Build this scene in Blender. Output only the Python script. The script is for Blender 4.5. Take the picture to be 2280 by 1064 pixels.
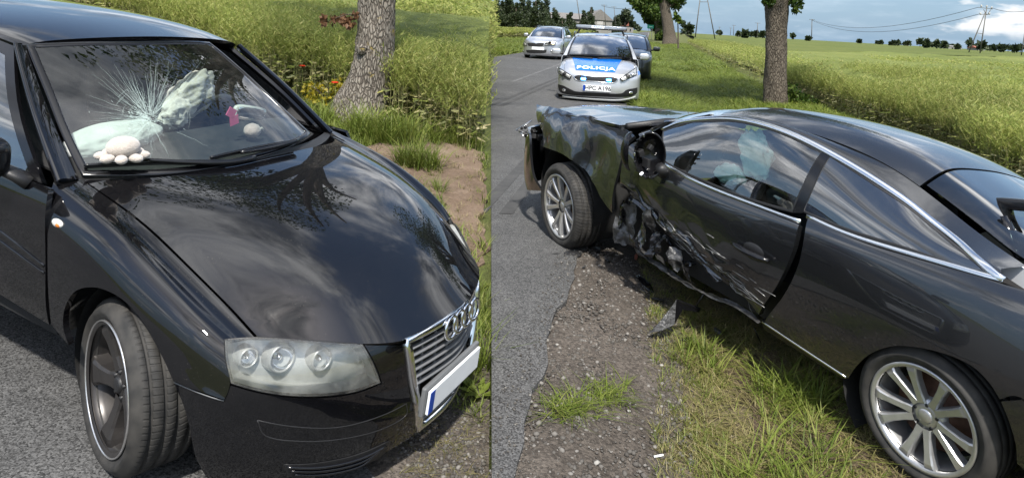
import bpy, bmesh, math, random
import numpy as np
from mathutils import Matrix, Vector
from mathutils.geometry import delaunay_2d_cdt

# ------------------------------------------------------------------ scene, camera, sky, sun, exposure
for _o in list(bpy.data.objects):
    bpy.data.objects.remove(_o, do_unlink=True)
SC = bpy.context.scene
COL = SC.collection
CAM_H = 1.66
FPX, CXP, CYP = 1480.0, 1170.0, 180.0          # focal length and principal point for a 2280 x 1064 picture
W2C = np.array([[0.998409340, 0.00480080243, 0.0561759975],
                [0.0563807627, -0.0850142098, -0.994783290],
                [0.0, 0.996368173, -0.0851496539]])   # rows: right, down, forward
cam_d = bpy.data.cameras.new('camera')
cam = bpy.data.objects.new('camera', cam_d)
COL.objects.link(cam)
cam_d.sensor_width = 36.0
cam_d.lens = FPX / 2280.0 * 36.0
cam_d.shift_x = (1140.0 - CXP) / 2280.0
cam_d.shift_y = (CYP - 532.0) / 2280.0
cam_d.clip_start = 0.05
cam_d.clip_end = 9000.0
_m = np.eye(4)
_m[:3, 0] = W2C[0]; _m[:3, 1] = -W2C[1]; _m[:3, 2] = -W2C[2]; _m[:3, 3] = (0, 0, CAM_H)
cam.matrix_world = Matrix(_m.tolist())
SC.camera = cam

SUN_EL, SUN_AZ = math.radians(56), math.radians(177)    # azimuth clockwise from +Y: behind the camera, to its left
wd = bpy.data.worlds.new('World'); SC.world = wd; wd.use_nodes = True
def build_sky(wd):
    nt = wd.node_tree; N = nt.nodes; L = nt.links
    for n in list(N): N.remove(n)
    out = N.new('ShaderNodeOutputWorld'); bg = N.new('ShaderNodeBackground')
    sky = N.new('ShaderNodeTexSky'); sky.sky_type = 'NISHITA'; sky.sun_disc = False
    sky.sun_elevation = SUN_EL; sky.sun_rotation = SUN_AZ
    sky.air_density = 1.0; sky.dust_density = 1.2; sky.ozone_density = 1.2
    geo = N.new('ShaderNodeTexCoord')
    sep = N.new('ShaderNodeSeparateXYZ'); L.new(geo.outputs['Generated'], sep.inputs[0])
    def mth(op, a=None, b=None, va=None, vb=None):
        m = N.new('ShaderNodeMath'); m.operation = op
        if a is not None: L.new(a, m.inputs[0])
        if b is not None: L.new(b, m.inputs[1])
        if va is not None: m.inputs[0].default_value = va
        if vb is not None: m.inputs[1].default_value = vb
        return m.outputs[0]
    zz = mth('MAXIMUM', sep.outputs[2], vb=0.0)
    den = mth('ADD', zz, vb=0.16)
    px = mth('DIVIDE', sep.outputs[0], den); py = mth('DIVIDE', sep.outputs[1], den)
    cmb = N.new('ShaderNodeCombineXYZ'); L.new(px, cmb.inputs[0]); L.new(py, cmb.inputs[1])
    def noise(scale, detail, rough, dist=0.0, off=(0, 0, 0)):
        mp = N.new('ShaderNodeMapping'); mp.inputs['Location'].default_value = off
        L.new(cmb.outputs[0], mp.inputs[0])
        n = N.new('ShaderNodeTexNoise'); n.inputs['Scale'].default_value = scale
        n.inputs['Detail'].default_value = detail; n.inputs['Roughness'].default_value = rough
        n.inputs['Distortion'].default_value = dist
        L.new(mp.outputs[0], n.inputs['Vector']); return n.outputs['Fac']
    def ramp(x, a, b, c0=0.0, c1=1.0):
        r = N.new('ShaderNodeMapRange'); r.interpolation_type = 'SMOOTHSTEP'
        r.inputs['From Min'].default_value = a; r.inputs['From Max'].default_value = b
        r.inputs['To Min'].default_value = c0; r.inputs['To Max'].default_value = c1
        L.new(x, r.inputs['Value']); return r.outputs['Result']
    cover = ramp(noise(1.15, 7, 0.58, 0.35, (3.1, 1.7, 0)), 0.43, 0.60)
    high = ramp(sep.outputs[2], 0.06, 0.34, 0.05, 1.0)       # towards the horizon the clouds thin out into haze
    mask = mth('MULTIPLY', cover, high)
    shade = ramp(noise(2.3, 8, 0.62, 0.5, (7.3, 2.9, 0)), 0.36, 0.68)
    cr = N.new('ShaderNodeMix'); cr.data_type = 'RGBA'
    L.new(shade, cr.inputs[0])
    cr.inputs[6].default_value = (1.5, 1.7, 2.05, 1); cr.inputs[7].default_value = (11.0, 11.1, 11.3, 1)
    mx = N.new('ShaderNodeMix'); mx.data_type = 'RGBA'
    # haze: pale veil over the blue, stronger low down
    hz = N.new('ShaderNodeMix'); hz.data_type = 'RGBA'
    L.new(ramp(sep.outputs[2], 0.0, 0.55, 0.86, 0.10), hz.inputs[0])
    L.new(sky.outputs[0], hz.inputs[6]); hz.inputs[7].default_value = (1.05, 1.72, 2.5, 1)
    L.new(mask, mx.inputs[0]); L.new(hz.outputs[2], mx.inputs[6]); L.new(cr.outputs[2], mx.inputs[7])
    # small fair-weather puffs low over the horizon
    pn = N.new('ShaderNodeMapping'); pn.inputs['Scale'].default_value = (9.0, 9.0, 26.0)
    L.new(geo.outputs['Generated'], pn.inputs[0])
    pt = N.new('ShaderNodeTexNoise'); pt.inputs['Scale'].default_value = 1.0; pt.inputs['Detail'].default_value = 5
    pt.inputs['Roughness'].default_value = 0.55; L.new(pn.outputs[0], pt.inputs['Vector'])
    puff = mth('MULTIPLY', ramp(pt.outputs['Fac'], 0.57, 0.68), ramp(sep.outputs[2], 0.005, 0.03))
    puff = mth('MULTIPLY', puff, ramp(sep.outputs[2], 0.12, 0.22, 1.0, 0.0))
    m2 = N.new('ShaderNodeMix'); m2.data_type = 'RGBA'
    L.new(mth('MULTIPLY', puff, vb=0.75), m2.inputs[0]); L.new(mx.outputs[2], m2.inputs[6]); m2.inputs[7].default_value = (5.2, 5.1, 5.0, 1)
    L.new(m2.outputs[2], bg.inputs[0]); bg.inputs[1].default_value = 0.115
    L.new(bg.outputs[0], out.inputs[0])
build_sky(wd)
sun_d = bpy.data.lights.new('sun', 'SUN'); sun_d.energy = 3.4; sun_d.angle = math.radians(2.5); sun_d.color = (1.0, 0.955, 0.88)
sun = bpy.data.objects.new('sun', sun_d); COL.objects.link(sun)
_sd = Vector((math.sin(SUN_AZ) * math.cos(SUN_EL), math.cos(SUN_AZ) * math.cos(SUN_EL), math.sin(SUN_EL)))
sun.rotation_euler = (-_sd).to_track_quat('-Z', 'Y').to_euler(); sun.location = _sd * 40
vs = SC.view_settings
vs.view_transform = 'Standard'; vs.look = 'None'; vs.gamma = 1.0; vs.use_curve_mapping = False; vs.exposure = 1.15

# ------------------------------------------------------------------ helpers
CAMP = np.array([0.0, 0.0, CAM_H])
RNG = np.random.default_rng(7)
random.seed(7)
A_M = np.array([[0.91537, 0.38825, 0.10664, -1.04625], [-0.38609, 0.92155, -0.04104, 2.97105], [-0.1142, -0.00361, 0.99345, 0.00585], [0, 0, 0, 1.0]])
K_M = np.array([[-0.47807, -0.87765, -0.03433, 2.38719], [0.87749, -0.47555, -0.06208, 2.97396], [0.03816, -0.05981, 0.99748, -0.07076], [0, 0, 0, 1.0]])
def ortho(M):
    R = M[:3, :3].copy()
    x = R[:, 0] / np.linalg.norm(R[:, 0]); z = R[:, 2] - x * (x @ R[:, 2]); z /= np.linalg.norm(z)
    M = M.copy(); M[:3, :3] = np.c_[x, np.cross(z, x), z]; return M
A_M = ortho(A_M); K_M = ortho(K_M)
def ray(px, py):
    return W2C.T @ np.array([(px - CXP) / FPX, (py - CYP) / FPX, 1.0])
def on_plane(px, py, M=None, ax=2, c=0.0):
    """where the photograph's point (px, py) lies on the plane [ax] = c of frame M, in that frame"""
    M = np.eye(4) if M is None else M
    Mi = np.linalg.inv(M); o = Mi[:3, :3] @ CAMP + Mi[:3, 3]; d = Mi[:3, :3] @ ray(px, py)
    return o + d * ((c - o[ax]) / d[ax])
def to_px(M, P):
    q = (np.asarray(P) @ M[:3, :3].T + M[:3, 3] - CAMP) @ W2C.T
    return np.c_[CXP + FPX * q[..., 0] / q[..., 2], CYP + FPX * q[..., 1] / q[..., 2]]

def prop(o, label=None, cat=None, group=None, kind=None):
    if label: o['label'] = label
    if cat: o['category'] = cat
    if group: o['group'] = group
    if kind: o['kind'] = kind
    return o
def link(o, parent=None):
    COL.objects.link(o)
    if parent is not None: o.parent = parent
    return o
def empty(name, M=None, loc=None, rz=0.0):
    o = bpy.data.objects.new(name, None); o.empty_display_size = 0.2
    if M is not None: o.matrix_world = Matrix(np.asarray(M).tolist())
    elif loc is not None: o.matrix_world = Matrix.Translation(loc) @ Matrix.Rotation(rz, 4, 'Z')
    return link(o)
def mobj(name, V, F, mat, parent=None, smooth=True, normals=None):
    me = bpy.data.meshes.new(name)
    V = np.asarray(V, float)
    if isinstance(F, np.ndarray):
        n, k = F.shape
        me.vertices.add(len(V)); me.vertices.foreach_set('co', V.ravel())
        me.loops.add(n * k); me.loops.foreach_set('vertex_index', F.ravel().astype(np.int32))
        me.polygons.add(n); me.polygons.foreach_set('loop_start', np.arange(0, n * k, k, dtype=np.int32))
        me.update(calc_edges=True)
    else:
        me.from_pydata(V.tolist(), [], [list(f) for f in F]); me.update()
    if smooth and len(me.polygons):
        me.polygons.foreach_set('use_smooth', np.ones(len(me.polygons), bool))
    for m in (mat if isinstance(mat, (list, tuple)) else [mat]): me.materials.append(m)
    if normals is not None:
        me.normals_split_custom_set_from_vertices(np.asarray(normals, float).tolist())
    return link(bpy.data.objects.new(name, me), parent)

class MB:
    """collects shapes into one mesh"""
    def __init__(s): s.V = []; s.F = []; s.n = 0; s.S = []
    def add(s, V, F, smooth=True):
        V = np.asarray(V, float)
        s.V.append(V); s.F += [tuple(int(i) + s.n for i in f) for f in F]; s.S += [smooth] * len(F); s.n += len(V); return s
    def box(s, c, size, R=None, bevel=0.0):
        c = np.asarray(c, float); h = np.asarray(size, float) / 2
        if bevel <= 0:
            V = np.array([[x, y, z] for x in (-1, 1) for y in (-1, 1) for z in (-1, 1)]) * h
            F = [(0, 1, 3, 2), (4, 6, 7, 5), (0, 4, 5, 1), (2, 3, 7, 6), (0, 2, 6, 4), (1, 5, 7, 3)]
        else:
            bm = bmesh.new(); bmesh.ops.create_cube(bm, size=1.0)
            for v in bm.verts: v.co = Vector((v.co.x * 2 * h[0], v.co.y * 2 * h[1], v.co.z * 2 * h[2]))
            bmesh.ops.bevel(bm, geom=bm.edges[:] , offset=bevel, segments=2, affect='EDGES', profile=0.5)
            bm.verts.index_update()
            V = np.array([v.co[:] for v in bm.verts]); F = [tuple(v.index for v in f.verts) for f in bm.faces]; bm.free()
        if R is not None: V = V @ np.asarray(R).T
        return s.add(V + c, F, smooth=False)
    def tube(s, P, r, n=8, cap=True, up=(0, 0, 1), flat=1.0):
        P = np.asarray(P, float); k = len(P); r = np.broadcast_to(np.asarray(r, float), (k,))
        T = np.gradient(P, axis=0) if k > 2 else np.repeat((P[-1:] - P[:1]), k, 0)
        T /= np.linalg.norm(T, axis=1)[:, None] + 1e-12
        u0 = np.asarray(up, float)
        if abs(T[0] @ u0) > 0.95: u0 = np.array([1.0, 0, 0])
        V = []
        a = np.linspace(0, 2 * math.pi, n, endpoint=False)
        b = u0
        for i in range(k):
            x = np.cross(T[i], b); x /= np.linalg.norm(x) + 1e-12; b = np.cross(x, T[i])
            V.append(P[i] + r[i] * (np.cos(a)[:, None] * x + flat * np.sin(a)[:, None] * b))
        V = np.concatenate(V)
        F = [(i * n + j, i * n + (j + 1) % n, (i + 1) * n + (j + 1) % n, (i + 1) * n + j) for i in range(k - 1) for j in range(n)]
        if cap: F += [tuple(range(n))[::-1], tuple((k - 1) * n + j for j in range(n))]
        return s.add(V, F)
    def lathe(s, prof, n=32, M=None, close=False):
        """prof: (radius, height) pairs about the local Y axis"""
        a = np.linspace(0, 2 * math.pi, n, endpoint=False); k = len(prof)
        V = np.array([[r * math.cos(t), h, r * math.sin(t)] for r, h in prof for t in a])
        F = [(i * n + j, i * n + (j + 1) % n, (i + 1) * n + (j + 1) % n, (i + 1) * n + j) for i in range(k - 1) for j in range(n)]
        if close: F += [((k - 1) * n + j, (k - 1) * n + (j + 1) % n, (j + 1) % n, j) for j in range(n)]
        if M is not None: V = V @ M[:3, :3].T + M[:3, 3]
        return s.add(V, F)
    def ellipsoid(s, c, r, n=16, m=10, R=None):
        V = []; F = []
        for i in range(m + 1):
            ph = math.pi * i / m
            for j in range(n):
                t = 2 * math.pi * j / n
                V.append((r[0] * math.sin(ph) * math.cos(t), r[1] * math.sin(ph) * math.sin(t), r[2] * math.cos(ph)))
        for i in range(m):
            for j in range(n): F.append((i * n + j, (i + 1) * n + j, (i + 1) * n + (j + 1) % n, i * n + (j + 1) % n))
        V = np.array(V)
        if R is not None: V = V @ np.asarray(R).T
        return s.add(V + np.asarray(c, float), F)
    def prism(s, poly, fn0, fn1):
        """polygon (2-D) extruded between the two maps fn0, fn1: 2-D -> 3-D"""
        n = len(poly)
        V = [fn0(p) for p in poly] + [fn1(p) for p in poly]
        F = [tuple(range(n))[::-1], tuple(range(n, 2 * n))] + [(i, (i + 1) % n, n + (i + 1) % n, n + i) for i in range(n)]
        return s.add(np.array(V, float), F, smooth=False)
    def build(s, name, mat, parent=None, smooth=None):
        o = mobj(name, np.concatenate(s.V), s.F, mat, parent, smooth=False)
        S = s.S if smooth is None else [smooth] * len(s.F)
        o.data.polygons.foreach_set('use_smooth', np.array(S, bool)); return o

def spl(pts, closed=True, n=8):
    """rounded outline through pts; a third value of 1 marks a sharp corner"""
    P = [np.array(p[:2], float) for p in pts]; cn = [len(p) > 2 and p[2] == 1 for p in pts]; k = len(P); out = []
    rng = range(k if closed else k - 1)
    for i in rng:
        p1, p2 = P[i], P[(i + 1) % k]
        p0 = p1 + (p1 - p2) if (cn[i] or (not closed and i == 0)) else P[i - 1]
        j = (i + 1) % k
        p3 = p2 + (p2 - p1) if (cn[j] or (not closed and i == k - 2)) else P[(i + 2) % k]
        d1 = np.linalg.norm(p2 - p1) + 1e-9
        m1 = (p2 - p0) / (np.linalg.norm(p1 - p0) + d1) * d1; m2 = (p3 - p1) / (np.linalg.norm(p3 - p2) + d1) * d1
        for t in np.arange(n) / n:
            h = (2*t**3-3*t**2+1)*p1 + (t**3-2*t**2+t)*m1 + (-2*t**3+3*t**2)*p2 + (t**3-t**2)*m2
            out.append(h)
    if not closed: out.append(P[-1])
    return np.array(out)
def spl3(pts, n=8):
    P = np.asarray(pts, float); a = Patch(np.stack([P, P], 1)); t = np.linspace(0, len(P) - 1, (len(P) - 1) * n + 1)
    return a.ev(t, t * 0)

class Patch:
    """smooth surface (tensor natural cubic spline) through a grid of points"""
    def __init__(s, P, flip=False):
        s.P = np.asarray(P, float); s.nu, s.nv = s.P.shape[:2]; s.flip = flip
        s.Mu = s._m2(s.nu); s.Mv = s._m2(s.nv); s._c = {}
    @staticmethod
    def _m2(n):
        if n < 3: return np.zeros((n, n))
        A = np.eye(n); B = np.zeros((n, n))
        for i in range(1, n - 1):
            A[i, i-1] = 1; A[i, i] = 4; A[i, i+1] = 1; B[i, i-1] = 6; B[i, i] = -12; B[i, i+1] = 6
        return np.linalg.solve(A, B)
    @staticmethod
    def _b(t, n, M2):
        t = np.asarray(t, float); i = np.clip(np.floor(t).astype(int), 0, n - 2); a = (t - i)[:, None]; E = np.eye(n)
        return (1-a)*E[i] + a*E[i+1] + ((1-a)**3-(1-a))/6*M2[i] + (a**3-a)/6*M2[i+1]
    def ev(s, u, v):
        return np.einsum('ki,kj,ijc->kc', s._b(u, s.nu, s.Mu), s._b(v, s.nv, s.Mv), s.P)
    def nrm(s, u, v, e=1e-3):
        u = np.asarray(u, float); v = np.asarray(v, float)
        n = np.cross(s.ev(u+e, v) - s.ev(u-e, v), s.ev(u, v+e) - s.ev(u, v-e))
        n /= np.linalg.norm(n, axis=1)[:, None] + 1e-15
        return -n if s.flip else n
    def trace(s, M, pts, ext=0.35):
        """(u, v) of the surface points seen at the photograph's points pts, for frame M"""
        key = id(M)
        if key not in s._c:
            U, V = np.meshgrid(np.linspace(-ext, s.nu-1+ext, 90), np.linspace(-ext, s.nv-1+ext, 90), indexing='ij')
            U = U.ravel(); V = V.ravel(); X = s.ev(U, V); Nn = s.nrm(U, V)
            w = X @ M[:3, :3].T + M[:3, 3]; fac = np.einsum('kc,kc->k', Nn @ M[:3, :3].T, CAMP - w)
            s._c[key] = (U, V, to_px(M, X), fac)
        U, V, Q, fac = s._c[key]; res = []
        for p in pts:
            d = np.hypot(Q[:, 0]-p[0], Q[:, 1]-p[1]) + np.where(fac < 0, 400, 0)
            i = int(np.argmin(d)); q = np.array([U[i], V[i]])
            for _ in range(12):
                e = 1e-3; b = to_px(M, s.ev(q[:1], q[1:]))[0]
                J = np.c_[(to_px(M, s.ev(q[:1]+e, q[1:]))[0]-b)/e, (to_px(M, s.ev(q[:1], q[1:]+e))[0]-b)/e]
                st, *_ = np.linalg.lstsq(J, np.array(p[:2]) - b, rcond=1e-3)
                st = np.clip(st, -0.3, 0.3)
                q = q + st
                q[0] = np.clip(q[0], -ext-.1, s.nu-1+ext+.1); q[1] = np.clip(q[1], -ext-.1, s.nv-1+ext+.1)
            res.append(tuple(q) + tuple(p[2:]))
        return res

def cdt_fill(outline, du, dv, holes=()):
    """triangulated 2-D region with inner points on a du x dv lattice"""
    def dens(o):
        out = []
        for i in range(len(o)):
            a, b = o[i], o[(i+1) % len(o)]
            k = max(1, int(math.ceil(max(abs(b[0]-a[0])/du, abs(b[1]-a[1])/dv) - 1e-6)))
            out += [a + (b-a)*t/k for t in range(k)]
        return out
    loops = [dens(np.asarray(outline, float))] + [dens(np.asarray(h, float)) for h in holes]
    pts = []; edges = []
    for lp in loops:
        b = len(pts); pts += lp; edges += [(b+i, b+(i+1) % len(lp)) for i in range(len(lp))]
    O = np.asarray(outline, float); mn = O.min(0); mxx = O.max(0)
    gx = np.arange(mn[0]+du/2, mxx[0], du); gy = np.arange(mn[1]+dv/2, mxx[1], dv)
    G = np.array([(x, y) for x in gx for y in gy])
    if len(G):
        ins = inside(G, np.array(loops[0]))
        for h in loops[1:]: ins &= ~inside(G, np.array(h))
        # keep clear of the outline
        B = np.array(pts); sc = np.array([du, dv])
        keep = []
        for g in G[ins]:
            if (np.min(np.sum(((B-g)/sc)**2, 1)) > 0.16): keep.append(g)
        pts += keep
    s = np.array([1/du, 1/dv])
    vv, ee, ff, ov, _, _ = delaunay_2d_cdt([Vector((p[0]*s[0], p[1]*s[1])) for p in pts], edges, [], 1 if not holes else 1, 1e-5)
    P = np.array([(v[0]/s[0], v[1]/s[1]) for v in vv]); F = [tuple(f) for f in ff]
    if holes:
        C = np.array([P[list(f)].mean(0) for f in F]); k = np.ones(len(F), bool)
        for h in loops[1:]: k &= ~inside(C, np.array(h))
        F = [f for f, q in zip(F, k) if q]
    return P, F, loops
def inside(G, poly):
    x, y = G[:, 0], G[:, 1]; r = np.zeros(len(G), bool); n = len(poly)
    for i in range(n):
        x0, y0 = poly[i]; x1, y1 = poly[(i+1) % n]
        c = (y0 > y) != (y1 > y)
        if y0 != y1: r ^= c & (x < (x1-x0)*(y-y0)/(y1-y0) + x0)
    return r
def panel(name, patch, outline, mat, parent, du=0.12, dv=0.12, thick=0.012, off=0.0, holes=(), disp=None, bow=None):
    """a sheet cut from a patch along a (u, v) outline, with its edges turned in"""
    P, F, loops = cdt_fill(outline, du, dv, holes)
    X = patch.ev(P[:, 0], P[:, 1]); Nn = patch.nrm(P[:, 0], P[:, 1])
    X = X + Nn * off
    if disp is not None: X = X + Nn * disp(X)[:, None]
    flip = False
    f0 = F[len(F)//2]; fn = np.cross(X[f0[1]]-X[f0[0]], X[f0[2]]-X[f0[0]])
    if fn @ Nn[f0[0]] < 0: F = [f[::-1] for f in F]
    # rims
    cnt = {}
    for f in F:
        for a, b in zip(f, f[1:] + f[:1]): cnt[(a, b)] = cnt.get((a, b), 0) + 1
    bd = [(a, b) for (a, b) in cnt if (b, a) not in cnt]
    V = [X]; NN = [Nn]; n = len(X); FF = list(F)
    if thick > 0 and bd:
        ids = sorted({i for e in bd for i in e}); mp = {i: k for k, i in enumerate(ids)}
        Xi = X[ids]; Ni = Nn[ids]; m = len(ids)
        V += [Xi, Xi - Ni * thick]
        out = np.zeros((m, 3))
        for a, b in bd:
            t = X[b] - X[a]; o = np.cross(t, Nn[a]); o /= np.linalg.norm(o) + 1e-12
            out[mp[a]] += o; out[mp[b]] += o
        out /= np.linalg.norm(out, axis=1)[:, None] + 1e-12
        NN += [out, out]
        FF += [(n + mp[b], n + mp[a], n + m + mp[a], n + m + mp[b]) for a, b in bd]
    V = np.concatenate(V); NN = np.concatenate(NN)
    o = mobj(name, V, FF, mat, parent, True, None if disp is not None else NN)
    return o
def full(patch, n=6, a=0.0, b=0.0):
    u1, v1 = patch.nu - 1 + b, patch.nv - 1 + b
    return np.array([(a, a), (u1, a), (u1, v1), (a, v1)])
def ribbon(P, Nn, w, h, closed=False):
    """strip of width w lying on a surface along P, h proud of it; returns MB"""
    P = np.asarray(P, float); Nn = np.asarray(Nn, float)
    T = np.gradient(P, axis=0)
    if closed: T = np.roll(P, -1, 0) - np.roll(P, 1, 0)
    T /= np.linalg.norm(T, axis=1)[:, None] + 1e-12
    S = np.cross(Nn, T); S /= np.linalg.norm(S, axis=1)[:, None] + 1e-12
    w = np.broadcast_to(np.asarray(w, float), (len(P),))[:, None]
    prof = [(-0.5, -0.3), (-0.46, 0.6), (-0.3, 1.0), (0.3, 1.0), (0.46, 0.6), (0.5, -0.3)]
    V = np.concatenate([P + S * w * a + Nn * h * b for a, b in prof]); k = len(P); F = []
    rows = range(k if closed else k - 1)
    for r in range(len(prof) - 1):
        for i in rows: F.append((r*k+i, r*k+(i+1) % k, (r+1)*k+(i+1) % k, (r+1)*k+i))
    if not closed: F += [tuple(r*k for r in range(6)), tuple(r*k+k-1 for r in range(6))[::-1]]
    m = MB(); m.add(V, F); return m
def strip_on(name, patch, uv, w, h, mat, parent, closed=False):
    uv = np.asarray(uv, float); P = patch.ev(uv[:, 0], uv[:, 1]); N_ = patch.nrm(uv[:, 0], uv[:, 1])
    return ribbon(P, N_, w, h, closed).build(name, mat, parent)
def rotm(ax, a):
    return np.array(Matrix.Rotation(a, 3, ax))
# ------------------------------------------------------------------ materials
def mat_new(name):
    m = bpy.data.materials.new(name); m.use_nodes = True
    nt = m.node_tree; b = nt.nodes['Principled BSDF']; return m, nt, b
def setp(b, **k):
    nm = {'rough': 'Roughness', 'metal': 'Metallic', 'coat': 'Coat Weight', 'coatr': 'Coat Roughness', 'spec': 'Specular IOR Level', 'ior': 'IOR',
          'sub': 'Subsurface Weight', 'trans': 'Transmission Weight', 'sheen': 'Sheen Weight', 'alpha': 'Alpha'}
    for a, v in k.items(): b.inputs[nm[a]].default_value = v
def simple(name, col, var=0.0, vscale=8.0, bump=0.0, bscale=60.0, **k):
    """plain surface with a little uneven tone and relief"""
    m, nt, b = mat_new(name); N = nt.nodes; L = nt.links
    b.inputs['Base Color'].default_value = (*col, 1); setp(b, **k)
    if var or bump:
        tc = N.new('ShaderNodeTexCoord')
    if var:
        n = N.new('ShaderNodeTexNoise'); n.inputs['Scale'].default_value = vscale; n.inputs['Detail'].default_value = 6; n.inputs['Roughness'].default_value = 0.65
        L.new(tc.outputs['Object'], n.inputs['Vector'])
        r = N.new('ShaderNodeValToRGB'); c = np.array(col)
        r.color_ramp.elements[0].position = 0.3; r.color_ramp.elements[1].position = 0.7
        r.color_ramp.elements[0].color = (*np.clip(c*(1-var), 0, 1), 1); r.color_ramp.elements[1].color = (*np.clip(c*(1+var), 0, 1), 1)
        L.new(n.outputs['Fac'], r.inputs[0]); L.new(r.outputs[0], b.inputs['Base Color'])
    if bump:
        n2 = N.new('ShaderNodeTexNoise'); n2.inputs['Scale'].default_value = bscale; n2.inputs['Detail'].default_value = 4
        L.new(tc.outputs['Object'], n2.inputs['Vector'])
        bp = N.new('ShaderNodeBump'); bp.inputs['Strength'].default_value = bump; bp.inputs['Distance'].default_value = 0.01
        L.new(n2.outputs['Fac'], bp.inputs['Height']); L.new(bp.outputs[0], b.inputs['Normal'])
    return m
def paint(name, col, metal=0.0, rough=0.25, flake=0.0, dust=0.10, dustcol=(0.20, 0.18, 0.15), wav=0.0):
    """clear-coated car paint with a thin uneven film of road dust and specks"""
    m, nt, b = mat_new(name); N = nt.nodes; L = nt.links
    setp(b, metal=metal, rough=rough, coat=1.0, coatr=0.015, spec=0.5 if metal > 0 else 0.02); b.inputs['Coat IOR'].default_value = 1.62
    tc = N.new('ShaderNodeTexCoord')
    def noise(s, d, r=0.6):
        n = N.new('ShaderNodeTexNoise'); n.inputs['Scale'].default_value = s; n.inputs['Detail'].default_value = d; n.inputs['Roughness'].default_value = r
        L.new(tc.outputs['Object'], n.inputs['Vector']); return n.outputs['Fac']
    def mr(x, a, c, lo, hi):
        q = N.new('ShaderNodeMapRange'); q.inputs[1].default_value = a; q.inputs[2].default_value = c; q.inputs[3].default_value = lo; q.inputs[4].default_value = hi
        L.new(x, q.inputs[0]); return q.outputs[0]
    def mul(x, y, op='MULTIPLY'):
        q = N.new('ShaderNodeMath'); q.operation = op; L.new(x, q.inputs[0]); L.new(y, q.inputs[1]); return q.outputs[0]
    film = mr(noise(3.0, 6), 0.35, 0.75, 0.0, dust)
    vo = N.new('ShaderNodeTexVoronoi'); vo.inputs['Scale'].default_value = 95; L.new(tc.outputs['Object'], vo.inputs['Vector'])
    spk = mr(vo.outputs['Distance'], 0.06, 0.13, 1.0, 0.0)
    spm = mr(noise(6.0, 5, 0.7), 0.52, 0.66, 0.0, 1.0)
    spk = mul(spk, spm)
    k = N.new('ShaderNodeMath'); k.operation = 'MULTIPLY'; L.new(spk, k.inputs[0]); k.inputs[1].default_value = 0.5 if dust > 0 else 0.0
    tot = mul(film, k.outputs[0], 'MAXIMUM')
    mx = N.new('ShaderNodeMix'); mx.data_type = 'RGBA'; mx.inputs[6].default_value = (*col, 1); mx.inputs[7].default_value = (*dustcol, 1)
    L.new(tot, mx.inputs[0]); L.new(mx.outputs[2], b.inputs['Base Color'])
    L.new(mr(tot, 0, 0.5, 1.0, 0.55), b.inputs['Coat Weight'])
    L.new(mr(noise(14, 5), 0.3, 0.8, 0.006, 0.035), b.inputs['Coat Roughness'])
    return m
def glassmat(name, tint=(0.80, 0.93, 0.88), rough=0.0, refl=1.0, dirt=0.0):
    """thin pane: tinted see-through with a mirror film that follows Fresnel"""
    m, nt, b = mat_new(name); N = nt.nodes; L = nt.links; N.remove(b)
    out = N['Material Output']; t = N.new('ShaderNodeBsdfTransparent'); t.inputs[0].default_value = (*tint, 1)
    g = N.new('ShaderNodeBsdfGlossy'); g.inputs['Roughness'].default_value = rough; g.inputs[0].default_value = (1, 1, 1, 1)
    fr = N.new('ShaderNodeFresnel'); fr.inputs[0].default_value = 1.5
    ml = N.new('ShaderNodeMath'); ml.operation = 'MULTIPLY_ADD'; ml.use_clamp = True; ml.inputs[1].default_value = 1.7 * refl; ml.inputs[2].default_value = 0.01
    L.new(fr.outputs[0], ml.inputs[0])
    mx = N.new('ShaderNodeMixShader'); L.new(ml.outputs[0], mx.inputs[0]); L.new(t.outputs[0], mx.inputs[1]); L.new(g.outputs[0], mx.inputs[2])
    last = mx.outputs[0]
    if dirt > 0:
        tc = N.new('ShaderNodeTexCoord'); n = N.new('ShaderNodeTexNoise'); n.inputs['Scale'].default_value = 7; n.inputs['Detail'].default_value = 8; n.inputs['Roughness'].default_value = 0.75
        L.new(tc.outputs['Object'], n.inputs['Vector'])
        q = N.new('ShaderNodeMapRange'); q.inputs[1].default_value = 0.4; q.inputs[2].default_value = 0.8; q.inputs[3].default_value = 0.0; q.inputs[4].default_value = dirt; L.new(n.outputs['Fac'], q.inputs[0])
        d = N.new('ShaderNodeBsdfDiffuse'); d.inputs[0].default_value = (0.55, 0.55, 0.5, 1)
        m2 = N.new('ShaderNodeMixShader'); L.new(q.outputs[0], m2.inputs[0]); L.new(last, m2.inputs[1]); L.new(d.outputs[0], m2.inputs[2]); last = m2.outputs[0]
    L.new(last, out.inputs[0]); return m
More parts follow.
